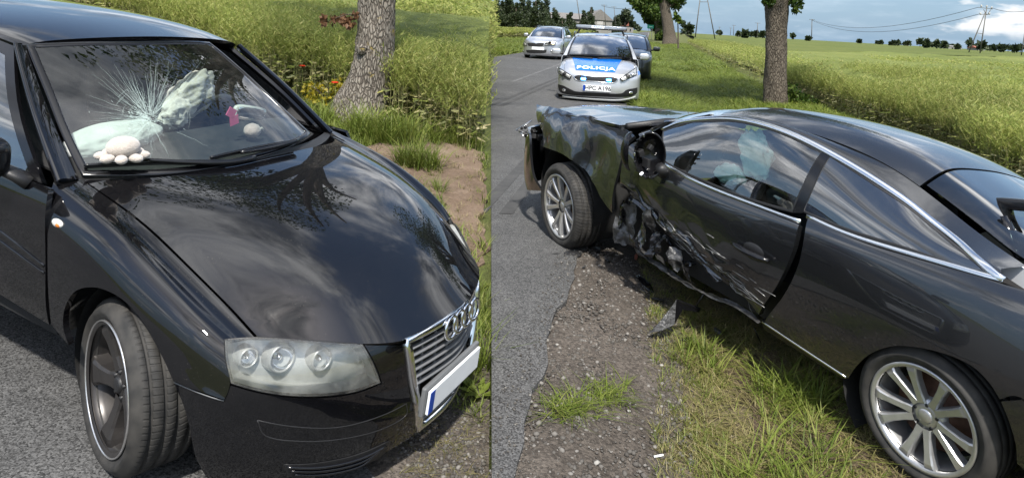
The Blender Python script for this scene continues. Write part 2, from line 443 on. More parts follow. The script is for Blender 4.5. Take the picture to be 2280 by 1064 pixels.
def leafmat(name, cols, trans=0.35, rough=0.5):
    """leaves or blades: each one its own tone, letting some light through"""
    m, nt, b = mat_new(name); N = nt.nodes; L = nt.links
    g = N.new('ShaderNodeNewGeometry'); r = N.new('ShaderNodeValToRGB'); cr = r.color_ramp
    while len(cr.elements) < len(cols): cr.elements.new(0.5)
    for i, c in enumerate(cols): cr.elements[i].position = i / (len(cols) - 1); cr.elements[i].color = (*c, 1)
    L.new(g.outputs['Random Per Island'], r.inputs[0])
    tc = N.new('ShaderNodeTexCoord'); n = N.new('ShaderNodeTexNoise'); n.inputs['Scale'].default_value = 0.35; n.inputs['Detail'].default_value = 4
    L.new(tc.outputs['Object'], n.inputs['Vector'])
    hv = N.new('ShaderNodeHueSaturation'); q = N.new('ShaderNodeMapRange'); q.inputs[1].default_value = 0.3; q.inputs[2].default_value = 0.7; q.inputs[3].default_value = 0.72; q.inputs[4].default_value = 1.25
    L.new(n.outputs['Fac'], q.inputs[0]); L.new(q.outputs[0], hv.inputs['Value']); L.new(r.outputs[0], hv.inputs['Color'])
    L.new(hv.outputs[0], b.inputs['Base Color']); setp(b, rough=rough, spec=0.3)
    t = N.new('ShaderNodeBsdfTranslucent'); L.new(hv.outputs[0], t.inputs[0])
    mx = N.new('ShaderNodeMixShader'); mx.inputs[0].default_value = trans
    L.new(b.outputs[0], mx.inputs[1]); L.new(t.outputs[0], mx.inputs[2]); L.new(mx.outputs[0], N['Material Output'].inputs[0])
    return m
def groundmat(name, cols, scales=(0.6, 6.0, 60.0), bump=0.5, bdist=0.02, rough=0.95, spec=0.25, speck=None):
    """broken tone at three sizes with fine relief"""
    m, nt, b = mat_new(name); N = nt.nodes; L = nt.links; setp(b, rough=rough, spec=spec)
    tc = N.new('ShaderNodeTexCoord')
    def noise(s, d=5, r=0.65):
        n = N.new('ShaderNodeTexNoise'); n.inputs['Scale'].default_value = s; n.inputs['Detail'].default_value = d; n.inputs['Roughness'].default_value = r
        L.new(tc.outputs['Object'], n.inputs['Vector']); return n.outputs['Fac']
    n1, n2, n3 = noise(scales[0]), noise(scales[1]), noise(scales[2], 3, 0.7)
    a = N.new('ShaderNodeMath'); a.operation = 'MULTIPLY_ADD'; a.inputs[1].default_value = 0.45; L.new(n1, a.inputs[0])
    c = N.new('ShaderNodeMath'); c.operation = 'MULTIPLY_ADD'; c.inputs[1].default_value = 0.35; L.new(n2, c.inputs[0])
    d = N.new('ShaderNodeMath'); d.operation = 'MULTIPLY'; d.inputs[1].default_value = 0.20; L.new(n3, d.inputs[0])
    L.new(d.outputs[0], c.inputs[2]); L.new(c.outputs[0], a.inputs[2])
    r = N.new('ShaderNodeValToRGB'); cr = r.color_ramp
    while len(cr.elements) < len(cols): cr.elements.new(0.5)
    for i, cc in enumerate(cols): cr.elements[i].position = 0.36 + 0.28 * i / (len(cols) - 1); cr.elements[i].color = (*cc, 1)
    L.new(a.outputs[0], r.inputs[0]); last = r.outputs[0]
    if speck:
        vo = N.new('ShaderNodeTexVoronoi'); vo.inputs['Scale'].default_value = speck[0]; L.new(tc.outputs['Object'], vo.inputs['Vector'])
        sp = N.new('ShaderNodeSeparateXYZ'); L.new(vo.outputs['Color'], sp.inputs[0])
        q = N.new('ShaderNodeMapRange'); q.inputs[1].default_value = 0.0; q.inputs[2].default_value = 1.0; q.inputs[3].default_value = 1 - speck[1]; q.inputs[4].default_value = 1 + speck[1]; L.new(sp.outputs[0], q.inputs[0])
        hv = N.new('ShaderNodeHueSaturation'); L.new(q.outputs[0], hv.inputs['Value']); L.new(last, hv.inputs['Color']); last = hv.outputs[0]
    L.new(last, b.inputs['Base Color'])
    s = N.new('ShaderNodeMath'); s.operation = 'ADD'; L.new(n2, s.inputs[0]); L.new(n3, s.inputs[1])
    bp = N.new('ShaderNodeBump'); bp.inputs['Strength'].default_value = bump; bp.inputs['Distance'].default_value = bdist
    L.new(s.outputs[0], bp.inputs['Height']); L.new(bp.outputs[0], b.inputs['Normal'])
    return m
def emitmat(name, col, s):
    m, nt, b = mat_new(name); b.inputs['Base Color'].default_value = (*col, 1); b.inputs['Emission Color'].default_value = (*col, 1); b.inputs['Emission Strength'].default_value = s; return m

T = {}
T['black_paint'] = paint('black_paint', (0.0022, 0.0023, 0.0032), 0.0, 0.5, dust=0.012)
T['grey_paint'] = paint('graphite_paint', (0.027, 0.029, 0.033), 0.7, 0.27, dust=0.025)
T['silver_paint'] = paint('silver_paint', (0.50, 0.52, 0.56), 0.75, 0.32, dust=0.0)
T['police_silver'] = paint('police_silver', (0.58, 0.595, 0.62), 0.65, 0.32, dust=0.0)
T['dark_paint'] = paint('dark_paint', (0.010, 0.012, 0.012), 0.3, 0.3, dust=0.0)
T['police_blue'] = simple('police_blue', (0.004, 0.13, 0.50), 0.05, rough=0.25, coat=0.6)
T['white_vinyl'] = simple('white_vinyl', (0.80, 0.81, 0.80), 0.03, rough=0.35)
T['plastic'] = simple('black_plastic', (0.012, 0.012, 0.013), 0.3, 12, 0.12, 180, rough=0.5)
T['gloss_plastic'] = simple('gloss_black_plastic', (0.006, 0.006, 0.007), 0.2, rough=0.14, spec=0.5)
T['liner'] = simple('wheel_liner', (0.010, 0.010, 0.010), 0.4, 10, 0.3, 60, rough=0.9)
T['rubber'] = simple('tyre_rubber', (0.026, 0.025, 0.024), 0.35, 14, 0.15, 120, rough=0.75, spec=0.35)
def tyre_mat():
    m, nt, b = mat_new('tyre_rubber'); N = nt.nodes; L = nt.links; setp(b, rough=0.72, spec=0.35)
    tc = N.new('ShaderNodeTexCoord'); sp = N.new('ShaderNodeSeparateXYZ'); L.new(tc.outputs['Object'], sp.inputs[0])
    at = N.new('ShaderNodeMath'); at.operation = 'ARCTAN2'; L.new(sp.outputs[2], at.inputs[0]); L.new(sp.outputs[0], at.inputs[1])
    ay = N.new('ShaderNodeMath'); ay.operation = 'ABSOLUTE'; L.new(sp.outputs[1], ay.inputs[0])
    ph = N.new('ShaderNodeMath'); ph.operation = 'MULTIPLY_ADD'; ph.inputs[1].default_value = 78; L.new(at.outputs[0], ph.inputs[0])
    k = N.new('ShaderNodeMath'); k.operation = 'MULTIPLY'; k.inputs[1].default_value = 55; L.new(ay.outputs[0], k.inputs[0]); L.new(k.outputs[0], ph.inputs[2])
    sn = N.new('ShaderNodeMath'); sn.operation = 'SINE'; L.new(ph.outputs[0], sn.inputs[0])
    st = N.new('ShaderNodeMapRange'); st.inputs[1].default_value = 0.55; st.inputs[2].default_value = 0.85; L.new(sn.outputs[0], st.inputs[0])
    le = N.new('ShaderNodeVectorMath'); le.operation = 'LENGTH'; cx_ = N.new('ShaderNodeCombineXYZ'); L.new(sp.outputs[0], cx_.inputs[0]); L.new(sp.outputs[2], cx_.inputs[2]); L.new(cx_.outputs[0], le.inputs[0])
    on = N.new('ShaderNodeMapRange'); on.inputs[1].default_value = 0.290; on.inputs[2].default_value = 0.298; L.new(le.outputs['Value'], on.inputs[0])
    h = N.new('ShaderNodeMath'); h.operation = 'MULTIPLY'; L.new(st.outputs[0], h.inputs[0]); L.new(on.outputs[0], h.inputs[1])
    bp = N.new('ShaderNodeBump'); bp.invert = True; bp.inputs['Strength'].default_value = 0.9; bp.inputs['Distance'].default_value = 0.006; L.new(h.outputs[0], bp.inputs['Height']); L.new(bp.outputs[0], b.inputs['Normal'])
    n = N.new('ShaderNodeTexNoise'); n.inputs['Scale'].default_value = 18; n.inputs['Detail'].default_value = 6; L.new(tc.outputs['Object'], n.inputs['Vector'])
    r = N.new('ShaderNodeValToRGB'); r.color_ramp.elements[0].position = .3; r.color_ramp.elements[1].position = .75; r.color_ramp.elements[0].color = (.016, .016, .016, 1); r.color_ramp.elements[1].color = (.048, .045, .041, 1)
    L.new(n.outputs['Fac'], r.inputs[0]); L.new(r.outputs[0], b.inputs['Base Color']); return m
T['rubber'] = tyre_mat()
T['alloy'] = simple('silver_alloy', (0.50, 0.50, 0.50), 0.10, 20, rough=0.33, metal=0.75)
T['grey_alloy'] = simple('grey_alloy', (0.042, 0.039, 0.038), 0.2, 10, rough=0.34, metal=0.5)
T['bright_alloy'] = simple('bright_alloy', (0.62, 0.61, 0.60), 0.15, 30, rough=0.28, metal=0.9)
T['rust'] = simple('brake_disc', (0.14, 0.075, 0.05), 0.5, 18, 0.1, rough=0.6, metal=0.5)
T['chrome'] = simple('chrome', (0.80, 0.81, 0.82), 0.0, rough=0.07, metal=1.0)
T['satin'] = simple('satin_chrome', (0.74, 0.75, 0.76), 0.0, rough=0.2, metal=1.0)
T['grille_grey'] = simple('grille_grey', (0.16, 0.165, 0.17), 0.1, rough=0.42, metal=0.3)
T['glass'] = glassmat('clear_glass', (0.84, 0.94, 0.90), dirt=0.04)
T['side_glass'] = glassmat('side_glass', (0.74, 0.90, 0.84), refl=2.3, dirt=0.03)
T['dark_glass'] = glassmat('privacy_glass', (0.16, 0.19, 0.19), refl=2.6, dirt=0.02)
T['rear_glass'] = glassmat('rear_glass', (0.16, 0.19, 0.19), refl=1.15, dirt=0.02)
T['lens'] = glassmat('lamp_lens', (0.93, 0.94, 0.93), refl=0.9, dirt=0.27)
T['reflector'] = simple('lamp_reflector', (0.75, 0.75, 0.74), 0.06, 14, rough=0.16, metal=0.95)
T['lamp_grey'] = simple('lamp_housing', (0.42, 0.43, 0.42), 0.15, 8, rough=0.35, metal=0.4)
T['airbag'] = simple('airbag_cloth', (0.42, 0.43, 0.42), 0.10, 9, 0.4, 30, rough=0.9)
T['airbag_warm'] = simple('airbag_cloth_warm', (0.47, 0.435, 0.40), 0.10, 9, 0.4, 30, rough=0.9)
T['airbag_mint'] = simple('airbag_cloth_pale', (0.70, 0.84, 0.79), 0.10, 9, 0.4, 30, rough=0.9)
T['interior'] = simple('dark_trim', (0.014, 0.014, 0.015), 0.3, 6, 0.1, 120, rough=0.75)
T['seat'] = simple('seat_cloth', (0.018, 0.018, 0.019), 0.3, 10, 0.2, 200, rough=0.95)
def crackmat():
    m, nt, b = mat_new('broken_glass'); N = nt.nodes; L = nt.links; b.inputs['Base Color'].default_value = (.42, .52, .49, 1); setp(b, rough=.3)
    t = N.new('ShaderNodeBsdfTransparent'); x = N.new('ShaderNodeMixShader'); x.inputs[0].default_value = .5; L.new(t.outputs[0], x.inputs[1]); L.new(b.outputs[0], x.inputs[2]); L.new(x.outputs[0], N['Material Output'].inputs[0]); return m
T['crack'] = crackmat()
T['plush_white'] = simple('cream_plush', (0.44, 0.39, 0.345), 0.15, 40, 0.5, 200, rough=1.0, sheen=0.5)
T['plush_pink'] = simple('pale_pink_plush', (0.46, 0.35, 0.34), 0.15, 40, 0.5, 200, rough=1.0, sheen=0.5)
T['pink'] = simple('pink_card', (0.75, 0.13, 0.28), 0.05, rough=0.6)
T['orange_lens'] = simple('amber_lens', (0.55, 0.16, 0.02), 0.1, rough=0.15, coat=1.0)
T['white_lens'] = simple('clear_plastic', (0.60, 0.60, 0.56), 0.1, rough=0.12, coat=1.0)
T['plate'] = simple('plate_white', (0.72, 0.74, 0.76), 0.05, rough=0.35)
T['ink'] = simple('plate_black', (0.01, 0.01, 0.012), 0.0, rough=0.4)
T['eu_blue'] = simple('plate_blue', (0.005, 0.045, 0.30), 0.0, rough=0.35)
T['torn'] = simple('torn_sheet_metal', (0.075, 0.074, 0.074), 0.8, 22, 0.6, 60, rough=0.42, metal=0.5)
T['bare'] = simple('bare_steel', (0.30, 0.30, 0.295), 0.4, 40, rough=0.42, metal=0.7)
def barkmat(name, dark, mid, light, spot=None):
    """furrowed bark: ridges run up the stem, flecks of lichen"""
    m, nt, b = mat_new(name); N = nt.nodes; L = nt.links; setp(b, rough=.95, spec=.2)
    tc = N.new('ShaderNodeTexCoord'); mp = N.new('ShaderNodeMapping'); mp.inputs['Scale'].default_value = (1, 1, .30); L.new(tc.outputs['Object'], mp.inputs[0])
    def ns(s, d, r, vec, dist=0.0):
        n = N.new('ShaderNodeTexNoise'); n.inputs['Scale'].default_value = s; n.inputs['Detail'].default_value = d; n.inputs['Roughness'].default_value = r; n.inputs['Distortion'].default_value = dist; L.new(vec, n.inputs['Vector']); return n.outputs['Fac']
    vo = N.new('ShaderNodeTexVoronoi'); vo.inputs['Scale'].default_value = 34; vo.feature = 'DISTANCE_TO_EDGE'
    wv = N.new('ShaderNodeMix'); wv.data_type = 'VECTOR'; wv.inputs[0].default_value = .06; nn = N.new('ShaderNodeTexNoise'); nn.inputs['Scale'].default_value = 9; L.new(mp.outputs[0], nn.inputs['Vector']); L.new(mp.outputs[0], wv.inputs[4]); L.new(nn.outputs['Color'], wv.inputs[5]); L.new(wv.outputs[1], vo.inputs['Vector'])
    fur = N.new('ShaderNodeMapRange'); fur.inputs[1].default_value = 0.0; fur.inputs[2].default_value = .22; L.new(vo.outputs['Distance'], fur.inputs[0])
    f1 = ns(24, 7, .75, mp.outputs[0], .4)
    mu = N.new('ShaderNodeMath'); mu.operation = 'MULTIPLY_ADD'; mu.inputs[1].default_value = .45; L.new(fur.outputs[0], mu.inputs[0]); sc = N.new('ShaderNodeMath'); sc.operation = 'MULTIPLY'; sc.inputs[1].default_value = .75; L.new(f1, sc.inputs[0]); L.new(sc.outputs[0], mu.inputs[2])
    r = N.new('ShaderNodeValToRGB'); cr = r.color_ramp; cr.elements.new(.5)
    for e, p, c in zip(cr.elements, (.28, .55, .85), (dark, mid, light)): e.position = p; e.color = (*c, 1)
    L.new(mu.outputs[0], r.inputs[0]); last = r.outputs[0]
    if spot:
        q = N.new('ShaderNodeMapRange'); q.inputs[1].default_value = .60; q.inputs[2].default_value = .68; L.new(ns(7, 8, .7, tc.outputs['Object']), q.inputs[0])
        x = N.new('ShaderNodeMix'); x.data_type = 'RGBA'; L.new(q.outputs[0], x.inputs[0]); L.new(last, x.inputs[6]); x.inputs[7].default_value = (*spot, 1); last = x.outputs[2]
    L.new(last, b.inputs['Base Color']); bp = N.new('ShaderNodeBump'); bp.inputs['Strength'].default_value = 1.0; bp.inputs['Distance'].default_value = .03; L.new(mu.outputs[0], bp.inputs['Height']); L.new(bp.outputs[0], b.inputs['Normal']); return m
T['bark'] = barkmat('bark', (0.022, 0.018, 0.014), (0.085, 0.070, 0.054), (0.165, 0.14, 0.11))
T['lichen_bark'] = barkmat('lichen_bark', (0.035, 0.029, 0.024), (0.13, 0.113, 0.093), (0.25, 0.225, 0.19), (0.22, 0.17, 0.05))
T['asphalt'] = groundmat('asphalt', [(0.050, 0.050, 0.050), (0.069, 0.069, 0.069), (0.095, 0.094, 0.093)], (0.5, 7, 130), 0.7, 0.008, 0.82, 0.35, (170, 0.75))
T['gravel'] = groundmat('gravel', [(0.047, 0.039, 0.032), (0.082, 0.070, 0.059), (0.125, 0.108, 0.092)], (0.8, 7, 70), 0.9, 0.02, 0.95, 0.25, (85, 0.40))
T['soil'] = groundmat('soil', [(0.115, 0.078, 0.052), (0.20, 0.142, 0.10), (0.30, 0.225, 0.165)], (0.9, 5, 50), 1.0, 0.04)
T['verge_soil'] = groundmat('verge_soil', [(0.07, 0.065, 0.028), (0.13, 0.105, 0.065), (0.20, 0.165, 0.115)], (1.3, 6, 50), 1.0, 0.04)
T['mud'] = groundmat('mud', [(0.055, 0.038, 0.026), (0.10, 0.072, 0.05), (0.17, 0.125, 0.09)], (0.9, 5, 50), 1.0, 0.05)
T['turf'] = groundmat('turf_ground', [(0.055, 0.062, 0.02), (0.085, 0.10, 0.026), (0.14, 0.13, 0.055)], (0.35, 4, 40), 0.8, 0.04)
T['meadow'] = groundmat('meadow', [(0.058, 0.078, 0.016), (0.085, 0.105, 0.020), (0.125, 0.133, 0.036)], (0.05, 0.5, 9), 0.8, 0.06)
T['canopy'] = groundmat('crop_canopy', [(0.092, 0.118, 0.028), (0.142, 0.170, 0.040), (0.20, 0.212, 0.062)], (0.07, 0.9, 10), 1.0, 0.12)
T['paint_line'] = groundmat('worn_line', [(0.07, 0.07, 0.07), (0.11, 0.11, 0.11), (0.16, 0.16, 0.155)], (1.5, 12, 90), 0.3, 0.004, 0.8)
T['skid'] = groundmat('tyre_mark', [(0.042, 0.042, 0.042), (0.055, 0.055, 0.055), (0.072, 0.071, 0.070)], (1.5, 12, 120), 0.4, 0.004, 0.85)
T['stone'] = leafmat('pebbles', [(0.042, 0.038, 0.034), (0.07, 0.064, 0.057), (0.095, 0.088, 0.079), (0.19, 0.178, 0.163)], 0.0, 0.9)
T['grass'] = leafmat('grass_blades', [(0.080, 0.118, 0.017), (0.12, 0.168, 0.024), (0.17, 0.212, 0.038), (0.23, 0.245, 0.065)], 0.40)
T['dry_grass'] = leafmat('dry_grass_blades', [(0.12, 0.125, 0.03), (0.21, 0.185, 0.075), (0.31, 0.26, 0.13), (0.13, 0.16, 0.03)], 0.3)
T['crop'] = leafmat('rapeseed_stems', [(0.19, 0.24, 0.055), (0.265, 0.31, 0.075), (0.34, 0.37, 0.10), (0.43, 0.40, 0.15)], 0.5)
T['crop_low'] = leafmat('rapeseed_lower', [(0.10, 0.12, 0.045), (0.20, 0.205, 0.085), (0.33, 0.29, 0.15), (0.12, 0.14, 0.04)], 0.25)
T['leaves'] = leafmat('tree_leaves', [(0.020, 0.045, 0.008), (0.035, 0.070, 0.010), (0.060, 0.10, 0.014), (0.10, 0.135, 0.022)], 0.35)
T['far_leaves'] = leafmat('far_tree_leaves', [(0.020, 0.032, 0.014), (0.032, 0.048, 0.020), (0.05, 0.068, 0.026)], 0.2)
T['yellow_leaves'] = leafmat('yellow_leaves', [(0.24, 0.22, 0.015), (0.36, 0.28, 0.02), (0.12, 0.16, 0.02)], 0.4)
T['brown_leaves'] = leafmat('withered_leaves', [(0.11, 0.055, 0.028), (0.17, 0.09, 0.045), (0.14, 0.07, 0.035)], 0.3)
T['poppy'] = leafmat('poppy_petals', [(0.55, 0.03, 0.01), (0.70, 0.06, 0.015)], 0.3)
T['pole'] = simple('weathered_pole', (0.105, 0.10, 0.09), 0.3, 3, 0.2, 30, rough=0.85)
T['concrete'] = simple('concrete', (0.36, 0.35, 0.33), 0.2, 4, 0.2, 30, rough=0.9)
T['chalk'] = simple('pale_stone', (0.27, 0.26, 0.24), 0.2, 40, rough=0.9)
T['wire'] = simple('wire', (0.05, 0.05, 0.055), rough=0.6)
T['sign_green'] = simple('sign_green', (0.0, 0.26, 0.16), 0.05, rough=0.4)
T['roof_grey'] = simple('roof_sheet', (0.15, 0.14, 0.13), 0.2, 3, rough=0.85)
T['roof_red'] = simple('roof_tile', (0.26, 0.09, 0.06), 0.25, 3, rough=0.85)
T['wall_white'] = simple('house_wall', (0.20, 0.195, 0.18), 0.1, 3, rough=0.9)
T['blue_led'] = emitmat('blue_led', (0.06, 0.36, 1.0), 9.0)
T['warm_lamp'] = emitmat('warm_lamp', (1.0, 0.78, 0.5), 2.2)
T['bar_lens'] = simple('light_bar_lens', (0.20, 0.23, 0.27), 0.1, 20, rough=0.15, coat=1.0)
# ------------------------------------------------------------------ terrain
def sstep(x, a, b):
    t = np.clip((np.asarray(x, float) - a) / (b - a), 0, 1); return t * t * (3 - 2 * t)
_ph = np.random.default_rng(3).uniform(0, 6.28, (3, 10)); _dr = np.random.default_rng(4).uniform(0, 6.28, (3, 10))
def wob(x, y, sc, k=0):
    """smooth wandering value about 0, size about 1, wavelength about sc"""
    r = 0
    for i in range(8):
        q = (0.6 + 0.28 * i) * 2 * math.pi / sc
        r = r + np.sin(q * (np.cos(_dr[k, i]) * x + np.sin(_dr[k, i]) * y) + _ph[k, i]) / (1 + 0.35 * i)
    return r / 2.2
def x_seam(y, z=0.0): return 0.0863 - 0.0567 * y - 0.052 * z      # where the bank on the left meets the level ground
def x_edge(y): return -0.41 + 0.183 * y                             # right-hand edge of the road with the patrol car
_nA = A_M[:3, 2]; _oA = A_M[:3, 3]
def crop_edge_left(x):    # y of the field's edge on the bank
    return np.interp(x, [-14, -8, -4.83, -3.88, -2.71, -1.44, -0.38], [16.5, 12.6, 10.32, 9.38, 8.9, 8.17, 7.6])
def z_left(x, y):
    x = np.asarray(x, float); y = np.asarray(y, float)
    xx = np.clip(x, -60, 5); yy = np.clip(y, -3, 130)
    z = _oA[2] - (_nA[0] * (xx - _oA[0]) + _nA[1] * (yy - _oA[1])) / _nA[2]
    d = np.clip(yy - crop_edge_left(xx), 0, 110)
    z = z + 0.036 * np.exp(-(((x + 1.33) / 0.35) ** 2 + ((y - 2.25) / 0.35) ** 2))
    return z + 0.020 * d * sstep(d, 0, 30) - 0.3 * sstep(-y, 0, 12)
def z_right(x, y):
    x = np.asarray(x, float); y = np.asarray(y, float)
    zk = K_M[2, 3] - (K_M[0, 2] * (x - K_M[0, 3]) + K_M[1, 2] * (y - K_M[1, 3])) / K_M[2, 2]
    e = x - x_edge(y)
    w = sstep(e, 0.0, 0.9) * np.exp(-(((x - 1.9) / 3.2) ** 4 + ((y - 3.9) / 3.0) ** 4))
    dit = -0.22 * np.exp(-((e - 2.1) / 0.8) ** 2) * sstep(y, 8, 12) * (1 - sstep(y, 90, 140))
    md = 0.055 * np.exp(-(((x - 1.72) / 0.42) ** 2 + ((y - 2.60) / 0.42) ** 2))      # soil pushed up round the rear wheel
    return w * zk + dit * (1 - w) + md
def z_at(x, y):
    x = np.asarray(x, float); y = np.asarray(y, float)
    zl = z_left(x, y); return np.where(x < x_seam(y, zl * 0.5), zl, z_right(x, y))

def build_ground():
    a0 = math.atan2(1, -0.0567)
    rr = np.concatenate([[0.0], np.geomspace(0.35, 5200, 128)])
    nr_, nl_ = 90, 130
    angR = a0 - np.concatenate([np.linspace(0, 2 * math.pi * 0.30, 70), np.linspace(2 * math.pi * 0.30, 2 * math.pi * 0.5, 22)[1:]])
    angL = a0 + np.concatenate([np.linspace(0, 2 * math.pi * 0.25, 60), np.linspace(2 * math.pi * 0.25, 2 * math.pi * 0.5, 20)[1:]])
    ang = np.concatenate([angR[::-1], angL])                   # from behind, over the right, to the seam, over the left, to behind
    side = np.concatenate([np.ones(len(angR)), np.zeros(len(angL))])
    V = []
    for k, (a, s) in enumerate(zip(ang, side)):
        x = 0.0863 + rr * math.cos(a); y = rr * math.sin(a)
        if s: z = z_right(x, y)
        else:
            z = z_left(x, y); back = sstep(-y, 0.5, 6); z = z * (1 - back) + z_right(x, y) * back
            x = x - 0.052 * z * (1 - sstep(abs(a - a0), 0, 0.3))
        V.append(np.c_[x, y, z - 0.012])
    V = np.concatenate(V); n = len(rr); F = []
    for k in range(len(ang) - 1):
        for i in range(n - 1): F.append((k*n+i, k*n+i+1, (k+1)*n+i+1, (k+1)*n+i))
    o = mobj('ground', V, F, T['turf'], None, True); prop(o, 'grassy ground with a low bank on the left', 'ground', kind='structure')
    return o
build_ground()

def sheet(name, poly, zf, dz, res, mat, skirt=0.06, holes=(), kind='structure', label=None, cat=None, smooth=True, rough=0.0):
    P, F, loops = cdt_fill(np.asarray(poly, float), res, res, holes)
    z = zf(P[:, 0], P[:, 1]) + dz
    if rough: z = z + rough * (wob(P[:, 0], P[:, 1], 0.25, 1) + wob(P[:, 0], P[:, 1], 0.7, 2))
    X = np.c_[P, z]
    f = F[0]
    if np.cross(X[f[1]] - X[f[0]], X[f[2]] - X[f[0]])[2] < 0: F = [q[::-1] for q in F]
    if skirt:
        cnt = set()
        for q in F:
            for a, b in zip(q, q[1:] + q[:1]): cnt.add((a, b))
        bd = [(a, b) for a, b in cnt if (b, a) not in cnt]
        ids = sorted({i for e in bd for i in e}); mp = {i: k for k, i in enumerate(ids)}; n = len(X); m = len(ids)
        X = np.concatenate([X, X[ids], X[ids] - np.array([0, 0, skirt])])
        F = list(F) + [(n+mp[b], n+mp[a], n+m+mp[a], n+m+mp[b]) for a, b in bd]
    o = mobj(name, X, F, mat, None, smooth); prop(o, label, cat, kind=kind); return o
def ragged(pts, amp, sc, step=0.12, k=0):
    """an open line with a frayed course"""
    P = np.asarray(pts, float); out = []
    for a, b in zip(P[:-1], P[1:]):
        n = max(1, int(np.linalg.norm(b-a) / step))
        for i in range(n):
            p = a + (b-a)*i/n; t = (b-a)/np.linalg.norm(b-a); q = amp * (wob(p[0], p[1], sc, k) + 0.5 * wob(p[0], p[1], sc*0.3, k)); out.append(p + q*np.array([t[1], -t[0]]))
    out.append(P[-1]); return np.array(out)

# road with the patrol car: along the seam on the left, a broken edge on the right
def build_road():
    ys = np.array([-9, -6, -3, 0, 1.2])
    right = ragged([(x_edge(y), y) for y in (1.2, 2, 4, 6, 9, 13)], 0.045, 0.9)
    far_r = np.array([(x_edge(y), y) for y in (16, 25, 40, 70, 120, 200, 400, 900)])
    far_l = np.array([(x_edge(y) - 6.8, y) for y in (900, 400, 200, 120, 80, 60, 45, 36)])
    seam = np.array([(max(x_seam(y), x_edge(y) - 6.8) + 0.002, y) for y in (31, 24, 18, 12, 8, 5, 3.5, 2.42)])
    near = np.array([(x_edge(2.2) - 0.02, 2.05)])
    poly = np.concatenate([near, right[right[:, 1] > 2.15], far_r, far_l, seam])
    # gentle fan of inner points is enough: the surface is level
    n = len(poly)
    P, F, loops = cdt_fill(poly, 3.0, 6.0)
    X = np.c_[P, z_right(P[:, 0], P[:, 1]) * 0 + 0.022]
    f = F[0]
    if np.cross(X[f[1]]-X[f[0]], X[f[2]]-X[f[0]])[2] < 0: F = [q[::-1] for q in F]
    cnt = {(a, b) for q in F for a, b in zip(q, q[1:]+q[:1])}
    bd = [(a, b) for a, b in cnt if (b, a) not in cnt]; ids = sorted({i for e in bd for i in e}); mp = {i: k for k, i in enumerate(ids)}; m = len(X)
    X = np.concatenate([X, X[ids] - np.array([0, 0, 0.05])]); F = list(F) + [(b, a, m+mp[a], m+mp[b]) for a, b in bd]
    prop(mobj('road', X, F, T['asphalt'], None, False), 'grey asphalt road with broken edge running past the patrol car', 'road', kind='structure')
    # worn line and dark tyre marks
    def band(name, mat, xo0, xo1, y0, y1, dz, w0, w1, lab):
        yy = np.linspace(y0, y1, 40); t = (yy - y0) / (y1 - y0); xc = x_edge(yy) + xo0 + (xo1 - xo0) * t; w = w0 + (w1 - w0) * t
        V = np.concatenate([np.c_[xc - w/2, yy, yy*0 + 0.022 + dz], np.c_[xc + w/2, yy, yy*0 + 0.022 + dz]]); k = len(yy)
        prop(mobj(name, V, [(i, k+i, k+i+1, i+1) for i in range(k-1)], mat, None, False), lab, 'marking', kind='structure')
    band('road_marking', T['paint_line'], -3.35, -3.35, 18.5, 60, 0.004, 0.10, 0.10, 'faint worn centre line on the road')
    for k_, (o0, o1) in enumerate(((-2.62, -1.98), (-2.42, -1.80))):
        band('tyre_mark', T['skid'], o0, o1, 13.0, 34, 0.004, 0.11, 0.09, ['left of two dark tyre marks on the road', 'right of two dark tyre marks on the road'][k_])
    for k_, (o0, o1) in enumerate(((-0.95, -1.0), (-0.72, -0.78))):
        band('tyre_mark', T['skid'], o0, o1, 5.6, 14, 0.004, 0.12, 0.10, ['left faint tyre mark near the coupe front wheel', 'right faint tyre mark near the coupe front wheel'][k_])
build_road()

def build_left_road():
    def Aw(x, y): q = A_M @ np.array([x, y, 0, 1]); return (q[0], q[1])
    e0 = [Aw(x, -0.33) for x in (-9, -6, -3, -1.5, -0.5, 0.4, 1.12)]
    edge = ragged(e0, 0.035, 0.8, k=1)
    seam = np.array([(x_seam(y) - 0.002, y) for y in (2.1, 1.4, 0.6, -0.3)])
    edge = edge[edge[:, 0] < x_seam(edge[:, 1]) - 0.02]
    back = np.array([Aw(0.5, -3.2), Aw(-3, -6.2), Aw(-9, -6.2)])
    sheet('road', np.concatenate([edge, seam, back]), z_left, 0.022, 0.2, T['asphalt'], 0.05, label='grey asphalt under the black hatchback', cat='road')
    g0 = ragged([Aw(x, 0.95) for x in (-9, -5, -2, 0, 0.9)], 0.15, 0.9, k=2)
    g0 = g0[g0[:, 0] < x_seam(g0[:, 1]) - 0.02]
    seam = np.array([(x_seam(y) - 0.002, y) for y in (3.6, 3.0, 2.5, 2.2)])
    sheet('gravel_shoulder', np.concatenate([g0, seam, edge[::-1] + np.array([0.0, -0.04])]), z_left, 0.004, 0.12, T['gravel'], 0.03, label='gravel strip between hatchback and bank', cat='gravel', rough=0.006)
    d = [(-1.75, 6.9), (-1.35, 7.75), (-0.9, 8.0), (-0.46, 7.7), (-0.26, 5.3), (-0.2, 4.4), (-0.34, 4.2), (-0.62, 5.6), (-1.1, 6.2), (-1.55, 6.6)]
    sheet('bare_soil', ragged(d + [d[0]], 0.06, 0.5, k=1)[:-1], z_left, 0.01, 0.09, T['soil'], 0.02, label='patch of bare soil below the tree', cat='soil', rough=0.012)
build_left_road()

